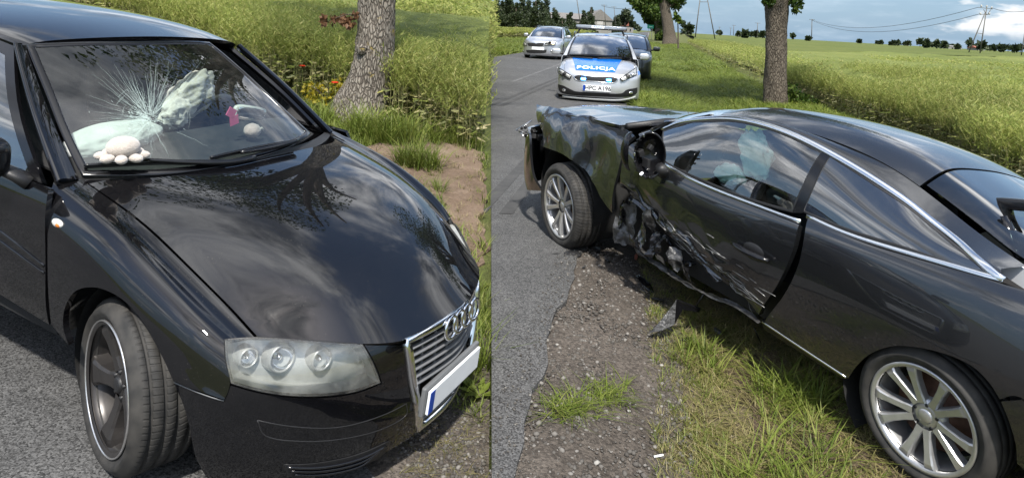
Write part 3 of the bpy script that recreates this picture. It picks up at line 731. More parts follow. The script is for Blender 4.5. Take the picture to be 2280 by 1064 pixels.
def build_right_shoulder():
    a = ragged([(x_edge(y) - 0.06, y) for y in (0.5, 2, 4, 6, 9, 12)], 0.02, 0.5)
    w = {0.5: 0.75, 1.8: 0.62, 2.6: 0.62, 3.3: 0.72, 3.8: 0.80, 4.4: 0.75, 5.2: 0.75, 6.5: 0.7, 9: 0.45, 12: 0.25}
    b = ragged([(x_edge(y) + w[y], y) for y in sorted(w)[::-1]], 0.06, 0.6, k=2)
    sheet('gravel_shoulder', np.concatenate([a, b]), z_right, 0.002, 0.10, T['gravel'], 0.02, label='grey gravel shoulder beside the wrecked coupe', cat='gravel', rough=0.007)
    v = [(0.55, 1.7), (0.66, 2.4), (0.82, 3.2), (0.92, 3.9), (0.95, 4.8), (2.2, 5.6), (4.8, 6.0), (5.0, 4.0), (3.6, 1.4), (1.6, 1.2)]
    sheet('dry_verge', ragged(v + [v[0]], 0.09, 0.4, k=0)[:-1], z_right, -0.004, 0.10, T['verge_soil'], 0.02, label='dry earth with thin grass round the coupe', cat='verge', rough=0.010)
    m = [(0.85, 1.9), (1.02, 2.5), (1.12, 3.0), (1.10, 3.5), (1.45, 3.6), (1.75, 3.0), (2.4, 2.7), (2.9, 2.2), (2.4, 1.7), (1.5, 1.6)]
    sheet('muddy_soil', ragged(m + [m[0]], 0.05, 0.45, k=1)[:-1], z_right, 0.004, 0.08, T['mud'], 0.02, label='churned brown soil under the coupe rear wheel', cat='soil', rough=0.014)
build_right_shoulder()

# ------------------------------------------------------------------ pebbles, grass, crop
def merge_inst(tmpl, pos, yaw, scale, tilt=None):
    """many copies of small template meshes -> V, F, material index.  tmpl: list of (V, F(tri array), mi)"""
    VV, FF, MI = [], [], []; base = 0
    ch = RNG.integers(0, len(tmpl), len(pos))
    for t, (V, F, mi) in enumerate(tmpl):
        ix = np.nonzero(ch == t)[0]
        if len(ix) == 0: continue
        c, s = np.cos(yaw[ix])[:, None], np.sin(yaw[ix])[:, None]; sc = scale[ix][:, None] if scale.ndim == 1 else scale[ix]
        x = V[None, :, 0] * sc[..., :1]; y = V[None, :, 1] * sc[..., :1]; z = V[None, :, 2] * (sc[..., -1:])
        X = np.stack([x*c - y*s, x*s + y*c, z], -1) 
        if tilt is not None:
            X[..., 0] += tilt[ix, 0][:, None] * z; X[..., 1] += tilt[ix, 1][:, None] * z
        X += pos[ix][:, None, :]
        VV.append(X.reshape(-1, 3)); k = len(V)
        FF.append((F[None] + (base + np.arange(len(ix)) * k)[:, None, None]).reshape(-1, F.shape[1])); MI.append(np.tile(mi, len(ix))); base += len(ix) * k
    return np.concatenate(VV), np.concatenate(FF), np.concatenate(MI)
def inst_obj(name, tmpl, pos, yaw, scale, mats, label=None, cat=None, kind='stuff', tilt=None, smooth=False, parent=None):
    V, F, MI = merge_inst(tmpl, pos, yaw, scale, tilt)
    o = mobj(name, V, F, mats, parent, smooth); o.data.polygons.foreach_set('material_index', MI.astype(np.int32)); o.data.update()
    prop(o, label, cat, kind=kind); return o
def scatter(poly, n, zf=z_at):
    poly = np.asarray(poly, float); mn, mx = poly.min(0), poly.max(0); out = np.zeros((0, 2))
    while len(out) < n:
        g = RNG.uniform(mn, mx, (n * 3, 2)); out = np.concatenate([out, g[inside(g, poly)]])
    out = out[:n]; return np.c_[out, zf(out[:, 0], out[:, 1])]
def t_blade(h, w, lean, curve, nseg=2):
    """one blade of grass"""
    V = []; 
    for i in range(nseg):
        t = i / nseg; ww = w * (1 - 0.45 * t); y = lean * h * t + curve * h * t * t
        V += [(-ww/2, y, h*t), (ww/2, y, h*t)]
    V.append((0, lean*h + curve*h, h * (1 - 0.25 * abs(curve))))
    F = []
    for i in range(nseg - 1): F += [(2*i, 2*i+1, 2*i+3), (2*i, 2*i+3, 2*i+2)]
    F.append((2*nseg-2, 2*nseg-1, 2*nseg)); return np.array(V, float), np.array(F)
def t_tuft(nb, h, w, spread, lean, rs):
    r = np.random.default_rng(rs); V = []; F = []; b = 0
    for i in range(nb):
        v, f = t_blade(h * r.uniform(0.5, 1.1), w * r.uniform(0.7, 1.3), r.uniform(0, lean), r.uniform(0.1, 0.8) * lean, 2)
        a = r.uniform(0, 6.28); c, s = math.cos(a), math.sin(a)
        v = np.c_[v[:, 0]*c - v[:, 1]*s, v[:, 0]*s + v[:, 1]*c, v[:, 2]]; v[:, :2] += r.normal(0, spread, 2)
        V.append(v); F.append(f + b); b += len(v)
    return np.concatenate(V), np.concatenate(F), np.zeros(sum(len(f) for f in F), int)
TUFT = [t_tuft(9, 0.10, 0.006, 0.02, 0.9, i) for i in range(8)]
FLATT = [t_tuft(9, 0.085, 0.005, 0.03, 2.4, 40 + i) for i in range(8)]
LONG = [t_tuft(12, 0.30, 0.009, 0.025, 0.9, 20 + i) for i in range(6)]
def grass(name, poly, n, hmin, hmax, mat, label, tm=TUFT, keep=None, w=1.0, zf=z_at):
    P = scatter(poly, n, zf)
    if keep is not None: P = P[keep(P[:, 0], P[:, 1])]
    s = RNG.uniform(hmin, hmax, len(P)); sc = np.c_[s * w, s]
    return inst_obj(name, tm, P - np.array([0, 0, 0.01]), RNG.uniform(0, 6.28, len(P)), sc, [mat], label, 'grass')
def t_stone(rs):
    r = np.random.default_rng(rs); bm = bmesh.new(); bmesh.ops.create_icosphere(bm, subdivisions=1, radius=1.0)
    V = np.array([v.co[:] for v in bm.verts]) * (1 + r.normal(0, 0.14, (len(bm.verts), 1))) * np.array([1, r.uniform(0.6, 0.9), r.uniform(0.45, 0.7)])
    F = np.array([[v.index for v in f.verts] for f in bm.faces]); bm.free(); return V, F, np.zeros(len(F), int)
STONE = [t_stone(i) for i in range(5)]
def pebbles(name, poly, n, a, b, label, zf=z_at):
    P = scatter(poly, n, zf); s = a * (b / a) ** (RNG.random(n) ** 2.6)
    return inst_obj(name, STONE, P + np.array([0, 0, 0.004]), RNG.uniform(0, 6.28, n), s, [T['stone']], label, 'pebbles')
def t_rape(rs, npod=34, lush=1.0):
    """rapeseed plant about 1 m high: stem, side shoots, slim pods, a few low leaves"""
    r = np.random.default_rng(rs); V = []; F = []; MI = []; b = [0]
    def quad(p, q, w, m, tw=None):
        p = np.asarray(p, float); q = np.asarray(q, float); d = q - p; s = np.cross(d, r.normal(0, 1, 3)); s *= w / 2 / (np.linalg.norm(s) + 1e-9)
        V.extend([p - s, p + s, q + s * 0.5, q - s * 0.5]); i = b[0]; F.extend([(i, i+1, i+2), (i, i+2, i+3)]); MI.extend([m, m]); b[0] += 4
    lean = r.normal(0, 0.07, 2); top = np.array([lean[0], lean[1], 1.0])
    def st(t): return np.array([lean[0]*t*t, lean[1]*t*t, t])
    for i in range(3):
        quad(st(i/3), st((i+1)/3), 0.013 - 0.003*i, 1 if i < 2 else 0); quad(st(i/3), st((i+1)/3), 0.013 - 0.003*i, 1 if i < 2 else 0)
    tips = [(st(0.62), top)]
    for i in range(5):
        t = r.uniform(0.42, 0.78); a = r.uniform(0, 6.28); L = r.uniform(0.18, 0.36); p = st(t); q = p + np.array([math.cos(a)*L*0.6, math.sin(a)*L*0.6, L*0.85]); quad(p, q, 0.006, 0); tips.append((p, q))
    for i in range(npod):
        p, q = tips[r.integers(len(tips))]; t = r.uniform(0.25, 1.0); c = p + (q-p)*t; a = r.uniform(0, 6.28); L = r.uniform(0.05, 0.09)
        quad(c, c + np.array([math.cos(a)*L*0.8, math.sin(a)*L*0.8, L*r.uniform(0.2, 0.9)]), 0.011 * lush, 0)
    for i in range(6):
        t = r.uniform(0.12, 0.55); a = r.uniform(0, 6.28); L = r.uniform(0.06, 0.13); c = st(t)
        quad(c, c + np.array([math.cos(a)*L, math.sin(a)*L, L*r.uniform(-0.5, 0.3)]), 0.03, 1 if r.random() < 0.6 else 0)
    return np.array(V), np.array(F), np.array(MI)
RAPE = [t_rape(i) for i in range(10)]
RAPE_FAR = [t_rape(50 + i, 20, 2.4) for i in range(6)]

# ---- left field
def left_field():
    ex = np.array([-9.5, -8, -6.5, -4.83, -3.88, -2.71, -1.44, -0.42]); ey = crop_edge_left(ex)
    def band(d0, d1):
        a = np.c_[ex, ey + d0]; b = np.c_[ex, ey + d1]; b[-1, 0] = x_seam(b[-1, 1], 0.5) - 0.1; a[-1, 0] = x_seam(a[-1, 1], 0.4) - 0.1
        return np.concatenate([a, b[::-1]])
    parts = []
    for d0, d1, n, s0, s1, tm in ((-0.05, 0.5, 900, 0.75, 1.0, RAPE), (0.4, 2.2, 1700, 0.85, 1.1, RAPE), (2.2, 7, 2200, 0.95, 1.15, RAPE), (6.5, 22, 5200, 1.08, 1.28, RAPE_FAR)):
        P = scatter(band(d0, d1), n, z_left); s = RNG.uniform(s0, s1, n); parts.append((P, s, tm))
    for i, (P, s, tm) in enumerate(parts):
        sc = np.c_[s * (1.0 if i < 3 else 1.5), s]
        inst_obj('rapeseed_crop', tm, P, RNG.uniform(0, 6.28, len(P)), sc, [T['crop'], T['crop_low']], ['front row of rapeseed stalks on the bank', 'rapeseed standing just inside the bank field', 'rapeseed spreading across the bank field', 'far rapeseed on the rising bank'][i], 'rapeseed')
    # closed top of the stand, seen from a distance
    xs = np.array([-60, -40, -25, -14, -9.5, -6.5, -4.83, -3.88, -2.71, -1.44, -0.5]); lo = np.c_[xs, crop_edge_left(xs) + 0.9]
    lo[-1, 0] = x_seam(lo[-1, 1], 0.6) - 0.06
    sm = np.array([(x_seam(y, z_left(x_seam(y), y) + 0.9) - 0.05, y) for y in (12, 18, 28, 45, 70, 100, 128)])
    up = np.array([(-30, 128), (-60, 110), (-75, 60)])
    poly = np.concatenate([lo, sm, up])
    def zf(x, y):
        d = y - crop_edge_left(x); return z_left(x, y) + (0.98 + 0.10 * wob(x, y, 1.1, 0) + 0.10 * wob(x, y, 4.5, 1) + 0.12 * sstep(d, 1, 6)) * (0.25 + 0.75 * sstep(d, 0.85, 2.3))
    P, F, _ = cdt_fill(poly, 0.7, 0.7)
    X = np.c_[P, zf(P[:, 0], P[:, 1])]
    if np.cross(X[F[0][1]]-X[F[0][0]], X[F[0][2]]-X[F[0][0]])[2] < 0: F = [q[::-1] for q in F]
    prop(mobj('crop_canopy', X, F, T['canopy'], None, True), 'closed green top of the rapeseed on the bank', 'crop', kind='stuff')
left_field()
def right_field():
    E_ = np.array([(5.2, 4.8), (5.4, 6.2), (5.63, 7.9), (6.41, 10.0), (6.98, 14.0), (8.28, 23.1), (11.4, 39.6), (22.5, 94)])
    def off(d): return E_ + np.array([d, -d * 0.15])
    def band(d0, d1, i0=0, i1=None): a = off(d0)[i0:i1]; b = off(d1)[i0:i1]; return np.concatenate([a, b[::-1]])
    sets = [(band(0.0, 0.5, 0, 6), 1900, 0.72, 0.95, RAPE, 1.0, 'front row of rapeseed stalks beside the verge'), (band(0.4, 2.6, 0, 5), 2700, 0.8, 1.02, RAPE, 1.0, 'rapeseed standing behind the coupe'),
            (band(2.4, 8, 0, 6), 3000, 0.9, 1.08, RAPE, 1.1, 'rapeseed spreading across the flat field'), (band(0.0, 5, 5, 8), 2600, 0.75, 0.95, RAPE_FAR, 1.6, 'yellowish rapeseed along the far verge'), (band(8, 26, 0, 7), 4200, 0.95, 1.1, RAPE_FAR, 1.6, 'far rapeseed in the flat field')]
    for poly, n, s0, s1, tm, w, lab in sets:
        P = scatter(poly, n, z_right); s = RNG.uniform(s0, s1, n)
        inst_obj('rapeseed_crop', tm, P, RNG.uniform(0, 6.28, n), np.c_[s * w, s], [T['crop'], T['crop_low']], lab, 'rapeseed')
    def zf(x, y):
        d = np.hypot(x, y); am = np.clip(d / 60, 0, 1)
        de = x - np.interp(y, E_[:, 1], E_[:, 0]) ; fa = np.where(y < 95, 0.2 + 0.8 * sstep(de, 0.85, 2.2 + 2.0 * am), 1.0)
        return z_right(x, y) + (0.86 + 0.07 * wob(x, y, 1.0, 0) + 0.05 * wob(x, y, 4.0, 1) + 0.10 * am * wob(x, y, 22.0, 2)) * fa
    near = np.concatenate([off(0.9)[:7], np.array([(70, 94), (110, 60), (75, 8), (30, 3.5), (9, 3.2)])])
    for poly, res, nm in ((near, 1.0, 'green rapeseed field behind the coupe'),):
        P, F, _ = cdt_fill(poly, res, res); X = np.c_[P, zf(P[:, 0], P[:, 1])]
        if np.cross(X[F[0][1]]-X[F[0][0]], X[F[0][2]]-X[F[0][0]])[2] < 0: F = [q[::-1] for q in F]
        prop(mobj('crop_canopy', X, F, T['canopy'], None, True), nm, 'crop', kind='stuff')
    far = np.array([(11.9, 39.2), (23.2, 93.7), (40, 160), (90, 380), (220, 900), (900, 1500), (1800, 1300), (1500, 300), (500, 70), (110, 59), (70, 93.5)])
    P, F, _ = cdt_fill(far, 30, 30); X = np.c_[P, zf(P[:, 0], P[:, 1])]
    if np.cross(X[F[0][1]]-X[F[0][0]], X[F[0][2]]-X[F[0][0]])[2] < 0: F = [q[::-1] for q in F]
    prop(mobj('crop_field', X, F, T['meadow'], None, True), 'broad flat green field reaching the horizon', 'field', kind='structure')
right_field()
def far_left_field():
    poly = np.array([(-3.5, 64), (4.0, 84), (10, 118), (18, 170), (10, 200), (-9.2, 170)])
    P, F, _ = cdt_fill(poly, 1.6, 1.6); x, y = P.T; X = np.c_[P, z_right(x, y) + 0.75 + 0.2 * wob(x, y, 2.5, 0)]
    if np.cross(X[F[0][1]]-X[F[0][0]], X[F[0][2]]-X[F[0][0]])[2] < 0: F = [q[::-1] for q in F]
    prop(mobj('crop_canopy', X, F, T['canopy'], None, True), 'strip of yellow-green crop beyond the silver estate', 'crop', kind='stuff')
    P = scatter(np.array([(-3.3, 60), (4.2, 82), (10.2, 117), (12, 122), (-2, 82), (-3.6, 64)]), 2600, z_right); s = RNG.uniform(0.9, 1.2, len(P))
    inst_obj('rapeseed_crop', RAPE_FAR, P, RNG.uniform(0, 6.28, len(P)), np.c_[s*2.2, s], [T['crop'], T['crop_low']], 'pale crop edge beyond the silver estate', 'rapeseed')
far_left_field()

# ---- grass
def all_grass():
    # bank between hatchback and field
    gl = np.array([(-7, 11.0), (-4.83, 10.2), (-3.88, 9.3), (-2.71, 8.8), (-1.44, 8.1), (-0.4, 7.5), (-0.14, 3.4), (-0.6, 3.9), (-2.2, 4.4), (-6, 6.5)])
    soil = np.array([(-1.65, 6.95), (-1.3, 7.6), (-0.9, 7.85), (-0.46, 7.6), (-0.26, 5.3), (-0.3, 4.5), (-0.62, 5.7), (-1.1, 6.3)])
    grass('verge_grass', gl, 5200, 0.5, 1.5, T['grass'], 'short green grass on the bank', keep=lambda x, y: (~inside(np.c_[x, y], soil)) & (wob(x, y, 1.6, 0) > -0.45), zf=z_left)
    grass('verge_grass', soil, 150, 0.4, 1.0, T['dry_grass'], 'few dry blades on the bare soil', zf=z_left)
    # tall tufts round the tree on the bank
    def tufts(c, r, n, h0, h1, lab, mat='grass'):
        a = RNG.uniform(0, 6.28, n); q = RNG.random(n) ** 0.6 * r; x = c[0] + q*np.cos(a); y = c[1] + q*np.sin(a) * 0.7
        s = RNG.uniform(h0, h1, n); inst_obj('grass_tuft', LONG, np.c_[x, y, z_at(x, y) - 0.01], RNG.uniform(0, 6.28, n), np.c_[s, s], [T[mat]], lab, 'grass')
    tufts((-1.55, 7.55), 0.42, 95, 0.8, 1.5, 'tall grass tuft at the foot of the leaning trunk')
    tufts((-1.05, 6.65), 0.20, 48, 0.7, 1.2, 'bright grass tuft on the bare soil')
    tufts((-2.75, 7.9), 0.45, 60, 0.6, 1.1, 'grass left of the leaning trunk')
    tufts((-0.8, 7.9), 0.4, 45, 0.7, 1.2, 'grass right of the leaning trunk')
    tufts((-0.75, 5.95), 0.07, 8, 0.5, 0.7, 'small grass tuft on the soil')
    tufts((-0.22, 3.25), 0.13, 22, 0.5, 0.9, 'weeds beside the hatchback grille')
    grass('verge_grass', np.array([(-0.45, 2.35), (-0.08, 2.2), (-0.12, 3.6), (-0.5, 3.6), (-0.55, 2.9)]), 420, 0.2, 0.5, T['dry_grass'], 'mossy dry blades on the gravel by the grille', tm=FLATT, zf=z_left)
    grass('verge_grass', np.array([(-0.3, 2.9), (-0.1, 2.75), (-0.16, 4.2), (-0.7, 4.2), (-0.6, 3.4)]), 420, 0.4, 1.0, T['grass'], 'green grass right of the hatchback nose', zf=z_left)
    # verge by the coupe
    gk = np.array([(0.72, 1.9), (0.8, 2.6), (0.95, 3.2), (1.0, 3.8), (1.0, 4.6), (1.5, 4.6), (5.4, 6.2), (5.2, 4.0), (3.6, 1.6), (1.8, 1.5)])
    grass('verge_grass', gk, 10000, 0.4, 0.95, T['dry_grass'], 'dry trampled grass beside the coupe', tm=FLATT, zf=z_right)
    grass('verge_grass', gk, 2800, 0.3, 0.8, T['grass'], 'green grass beside the coupe', tm=TUFT + FLATT, keep=lambda x, y: wob(x, y, 0.8, 1) > 0.0, zf=z_right)
    for c, r, n, lab in (((1.38, 3.05), 0.22, 48, 'lush green weeds under the coupe door'), ((1.25, 2.62), 0.2, 26, 'green weeds left of the rear wheel'), ((1.02, 2.4), 0.2, 16, 'green weeds low on the verge'), ((1.0, 3.45), 0.14, 16, 'green tuft by the broken panel')):
        a = RNG.uniform(0, 6.28, n); q = RNG.random(n) ** 0.6 * r; x = c[0] + q*np.cos(a); y = c[1] + q*np.sin(a); s = RNG.uniform(0.25, 0.55, n)
        inst_obj('grass_tuft', LONG, np.c_[x, y, z_right(x, y)], RNG.uniform(0, 6.28, n), np.c_[s*1.5, s], [T['grass']], lab, 'grass')
    ed = np.array([(0.45, 1.8), (0.62, 2.6), (0.74, 3.3), (0.84, 4.0), (0.9, 4.8), (1.1, 4.8), (1.08, 3.6), (1.0, 2.6), (0.85, 1.8)])
    grass('verge_grass', ed, 900, 0.2, 0.6, T['dry_grass'], 'sparse dry blades where gravel meets grass', zf=z_right)
    grass('verge_grass', ed, 420, 0.25, 0.7, T['grass'], 'sparse green blades where gravel meets grass', zf=z_right)
    pebbles('pebbles', ed, 700, 0.003, 0.010, 'small stones where gravel meets grass', z_right)
    yb_ = np.array([1.8, 2.5, 3.3, 4.2, 5.2]); pe = np.concatenate([np.c_[x_edge(yb_) - 0.14, yb_], np.c_[x_edge(yb_) + 0.12, yb_][::-1]])
    pebbles('pebbles', pe, 1500, 0.0025, 0.009, 'grit strewn along the broken asphalt edge', lambda x, y: np.where(x < x_edge(y), 0.022, z_right(x, y)))
    # creeping weed across the gravel
    t = RNG.random(60); x = 0.20 + 0.36*t + RNG.normal(0, 0.022, 60); y = 2.75 + 0.27*t + RNG.normal(0, 0.035, 60)
    inst_obj('creeping_weed', FLATT, np.c_[x, y, z_right(x, y)], RNG.uniform(0, 6.28, 60), np.c_[RNG.uniform(0.5, 0.9, 60), RNG.uniform(0.3, 0.8, 60)], [T['grass']], 'creeping green weed across the gravel', 'grass')
    # verge between the road and the field, to the far trees
    ys = np.array([4.8, 8, 12, 16, 22, 30, 42, 60, 92]); a = np.c_[x_edge(ys) + np.where(ys < 10, 0.75, 0.25), ys]
    b = np.array([(22.3, 94), (15.2, 60), (11.2, 39.6), (9.3, 30), (8.1, 23.1), (6.9, 14), (6.3, 10), (5.5, 7.9), (5.2, 5.2)])
    vg = np.concatenate([a, b])
    sheet('verge', vg, z_right, 0.006, 0.8, T['meadow'], 0.0, label='green grass verge beside the road', cat='verge')
    near = vg[(vg[:, 1] < 31)]
    grass('verge_grass', near, 15000, 1.0, 2.3, T['grass'], 'green grass of the roadside verge', w=1.8, zf=z_right)
    grass('verge_grass', np.concatenate([a[5:], b[:4]]), 6000, 1.6, 3.2, T['grass'], 'green grass of the far verge', w=3.0, zf=z_right)
    # far side of the road
    fl = np.array([(-1.75, 32), (4.5, 66), (11, 100), (11, 116), (4, 82), (-3.3, 60)])
    sheet('verge', fl, z_right, 0.006, 3.0, T['meadow'], 0.0, label='green verge behind the silver estate', cat='verge')
    grass('verge_grass', fl, 4500, 2.0, 4.5, T['grass'], 'tall grass beyond the silver estate', w=2.5, zf=z_right)
    pebbles('pebbles', np.array([(0.02, 1.9), (0.75, 1.9), (0.85, 3.0), (1.0, 4.4), (0.55, 5.3), (0.36, 4.3), (0.17, 3.3), (0.05, 2.6)]), 3800, 0.004, 0.017, 'loose pebbles on the coupe side shoulder', z_right)
    pebbles('pebbles', np.array([(-0.75, 2.0), (-0.05, 2.2), (-0.1, 3.0), (-0.35, 3.2), (-0.6, 2.6)]), 2200, 0.004, 0.014, 'loose pebbles in front of the hatchback', z_left)
all_grass()
# ------------------------------------------------------------------ wheels and small car pieces
def sym(rows):
    """rows of points for the half y >= 0, from the middle outwards -> full rows from -y to +y"""
    out = []
    for r in rows:
        r = [np.array(p, float) for p in r]
        out.append([p * np.array([1, -1, 1]) for p in r[::-1]] + r[1:])
    return np.array(out)
def mirv(uv, patch): return [(p[0], patch.nv - 1 - p[1]) + tuple(p[2:]) for p in uv]
def lathe_obj(name, prof, mat, parent, n=48, M=None, close=False):
    m = MB(); m.lathe(prof, n, M, close); return m.build(name, mat, parent)
def make_wheel(parent, center, side, r, w, style, rimr, steer=0.0, spin=0.0, camber=0.0, tread=True, disc=True, mats=('alloy', 'bright_alloy')):
    """wheel whose outer face looks along side * local Y"""
    e = bpy.data.objects.new('wheel', None); e.empty_display_size = 0.1; link(e, parent)
    R = Matrix.Rotation(steer, 4, 'Z') @ Matrix.Rotation(camber, 4, 'X')
    if side < 0: R = R @ Matrix.Rotation(math.pi, 4, 'Z')
    R = R @ Matrix.Rotation(spin, 4, 'Y')
    e.matrix_local = Matrix.Translation(center) @ R
    h = w / 2
    pr = [(rimr - 0.012, h - 0.035), (rimr + 0.004, h - 0.012), (rimr + 0.025, h - 0.001), (rimr + (r-rimr)*0.5, h + 0.006), (r - 0.030, h - 0.002), (r - 0.011, h - 0.016), (r - 0.004, h - 0.026)]
    if tread:
        for gy in (0.56, 0.16, -0.20, -0.58):
            c = gy * h
            pr += [(r, c + 0.0075), (r - 0.003, c + 0.0055), (r - 0.009, c + 0.004), (r - 0.009, c - 0.004), (r - 0.003, c - 0.0055), (r, c - 0.0075)]
    else: pr += [(r, h - 0.04), (r, -h + 0.04)]
    pr += [(r - 0.004, -h + 0.026), (r - 0.011, -h + 0.016), (r - 0.030, -h + 0.002), (rimr + 0.02, -h), (rimr - 0.012, -h + 0.03)]
    n = 120 if tread else 40
    m = MB(); m.lathe(pr, n); t = m.build('tyre', T['rubber'], e)
    if False:      # shoulder notches
        me = t.data; co = np.empty(len(me.vertices)*3); me.vertices.foreach_get('co', co); co = co.reshape(-1, 3)
        k = np.arange(len(co)); ring = k // n; seg = k % n
        y = co[:, 1]; sh = (np.abs(y) > 0.60*h) & (np.hypot(co[:, 0], co[:, 2]) > r - 0.012) & (seg % 4 == 0)
        co[sh, 0] *= 1 - 0.007 / r; co[sh, 2] *= 1 - 0.007 / r
        me.vertices.foreach_set('co', co.ravel()); me.update()
    # rim: barrel with lip
    bar = [(rimr - 0.004, h - 0.004), (rimr + 0.006, h - 0.004), (rimr + 0.006, h - 0.012), (rimr - 0.006, h - 0.020), (rimr - 0.014, h - 0.05), (rimr - 0.022, 0), (rimr - 0.022, -h + 0.02)]
    lathe_obj('rim_barrel', [(rimr - 0.012, h - 0.010)] + bar, T[mats[0]], e, 64)
    if style == 'rotor': lathe_obj('rim_lip', [(rimr + 0.001, h - 0.006), (rimr + 0.002, h - 0.001), (rimr + 0.006, h - 0.001), (rimr + 0.007, h - 0.006)], T[mats[1]], e, 64)
    m = MB()
    def spoke(ang, pts, thick=0.03, skew=0.0):
        """pts: (radius, half width, depth offset)"""
        V = []; F = []
        for q, (rad, hw, d) in enumerate(pts):
            for s_ in (-1, 1):
                for (ins, dy) in ((1.0, 0.0), (0.72, 0.007), (1.15, -thick)):
                    tx = s_ * hw * ins + skew * (rad / rimr) ** 2
                    V.append((rad, d + dy, tx))
        V = np.array(V); c, s_ = math.cos(ang), math.sin(ang)
        V = np.c_[V[:, 0]*c - V[:, 2]*s_, V[:, 1], V[:, 0]*s_ + V[:, 2]*c]
        o = [2, 0, 1, 4, 3, 5]     # round the section
        for q in range(len(pts) - 1):
            a = [q*6+i for i in o]; b = [(q+1)*6+i for i in o]
            for i in range(6): F.append((a[i], a[(i+1) % 6], b[(i+1) % 6], b[i]))
        m.add(V, F, smooth=False)
    yo = h - 0.030
    if style == 'ten':
        for k in range(5):
            for s_ in (-1, 1):
                a = 2*math.pi*k/5 + s_*math.radians(12.5)
                spoke(a, [(0.050, 0.019, yo - 0.012), (0.085, 0.0150, yo - 0.006), (0.14, 0.0150, yo + 0.004), (rimr - 0.03, 0.019, yo + 0.010), (rimr - 0.004, 0.026, yo + 0.006)], 0.028, s_ * 0.012)
        m.lathe([(0.0, yo - 0.012), (0.03, yo - 0.010), (0.064, yo - 0.014), (0.072, yo - 0.045)], 30)
    elif style == 'rotor':
        for k in range(5):
            a = 2*math.pi*k/5
            spoke(a, [(0.045, 0.034, yo - 0.022), (0.09, 0.026, yo - 0.016), (0.15, 0.032, yo - 0.004), (rimr - 0.035, 0.046, yo + 0.006), (rimr - 0.004, 0.060, yo + 0.004)], 0.045, 0.030)
        m.lathe([(0.0, yo - 0.016), (0.03, yo - 0.014), (0.060, yo - 0.024), (0.064, yo - 0.06)], 30)
    else:
        for k in range(7):
            spoke(2*math.pi*k/7, [(0.04, 0.022, yo - 0.012), (0.12, 0.018, yo - 0.004), (rimr - 0.004, 0.03, yo + 0.004)], 0.03)
        m.lathe([(0.0, yo - 0.008), (0.05, yo - 0.012), (0.056, yo - 0.04)], 20)
    rim = m.build('rim', T[mats[0]], e)
    cp = MB(); cp.lathe([(0.0, yo - 0.004), (0.022, yo - 0.004), (0.027, yo - 0.007), (0.030, yo - 0.014)], 24); cp.build('centre_cap', T['alloy'] if style != 'rotor' else T['plastic'], e)
    if tread:
        for k in range(5):
            a = 2*math.pi*(k+0.5)/5; b = MB(); M = np.eye(4); M[:3, 3] = (0.045*math.cos(a), yo - 0.022, 0.045*math.sin(a))
            b.lathe([(0.0, 0.012), (0.007, 0.012), (0.008, 0.004), (0.0095, 0.0)], 8, M); b.build('wheel_bolt', T['plastic'], e)
    if disc:
        lathe_obj('brake_disc', [(0.04, yo - 0.055), (0.075, yo - 0.055), (0.078, yo - 0.075), (min(0.15, rimr - 0.05), yo - 0.075), (min(0.15, rimr - 0.05), yo - 0.10)], T['rust'], e, 40)
        lathe_obj('rim_back', [(0.0, -h*0.35), (rimr - 0.03, -h*0.35)], T['liner'], e, 32)
    return e
def arch_liner(parent, c, side, r, y0, y1, a0=-25, a1=205, back=True):
    """dark shell inside a wheel arch"""
    m = MB(); n = 28; V = []; F = []
    for i in range(n + 1):
        a = math.radians(a0 + (a1-a0)*i/n)
        V += [(c[0] + r*math.cos(a), side*y0, c[2] + r*math.sin(a)), (c[0] + r*math.cos(a), side*y1, c[2] + r*math.sin(a))]
    for i in range(n): F.append((2*i, 2*i+1, 2*i+3, 2*i+2))
    if back:
        V.append((c[0], side*y1, c[2])); F += [(len(V)-1, 2*i+1, 2*i+3) for i in range(n)]
    m.add(np.array(V), F); return m.build('wheel_arch_liner', T['liner'], parent)
def crumple(c, r, amp, seed, sub=4, R=None, sq=0.0):
    """a limp, creased bag"""
    rs = np.random.default_rng(seed); bm = bmesh.new(); bmesh.ops.create_icosphere(bm, subdivisions=sub, radius=1.0)
    V = np.array([v.co[:] for v in bm.verts]); F = [tuple(v.index for v in f.verts) for f in bm.faces]; bm.free()
    d = np.zeros(len(V))
    for k in range(26):
        q = rs.normal(0, 1, 3); q /= np.linalg.norm(q); f = rs.uniform(2.0, 7.5); t = V @ q * f + rs.uniform(0, 6.28)
        d += (1 - 2*np.abs(np.sin(t))) * rs.uniform(0.3, 1.0) / (0.6 + 0.25*f)      # ridged: sharp folds
    for k in range(22):
        q = rs.normal(0, 1, 3); q /= np.linalg.norm(q); f = rs.uniform(7, 17); d += (1 - 2*np.abs(np.sin(V @ q * f + rs.uniform(0, 6.28)))) * rs.uniform(.05, .17)
    d /= np.abs(d).max()
    V = V * (1 + amp * d)[:, None] * np.asarray(r)
    if R is not None: V = V @ np.asarray(R).T
    m = MB(); m.add(V + np.asarray(c), F); return m
def rbox(c, size, rad=0.35, sub=3, R=None):
    """soft cushion-like box"""
    bm = bmesh.new(); bmesh.ops.create_icosphere(bm, subdivisions=sub, radius=1.0)
    V = np.array([v.co[:] for v in bm.verts]); F = [tuple(v.index for v in f.verts) for f in bm.faces]; bm.free()
    V = np.sign(V) * np.abs(V) ** rad; V = V / np.abs(V).max(0) * np.asarray(size) / 2
    if R is not None: V = V @ np.asarray(R).T
    m = MB(); m.add(V + np.asarray(c), F); return m
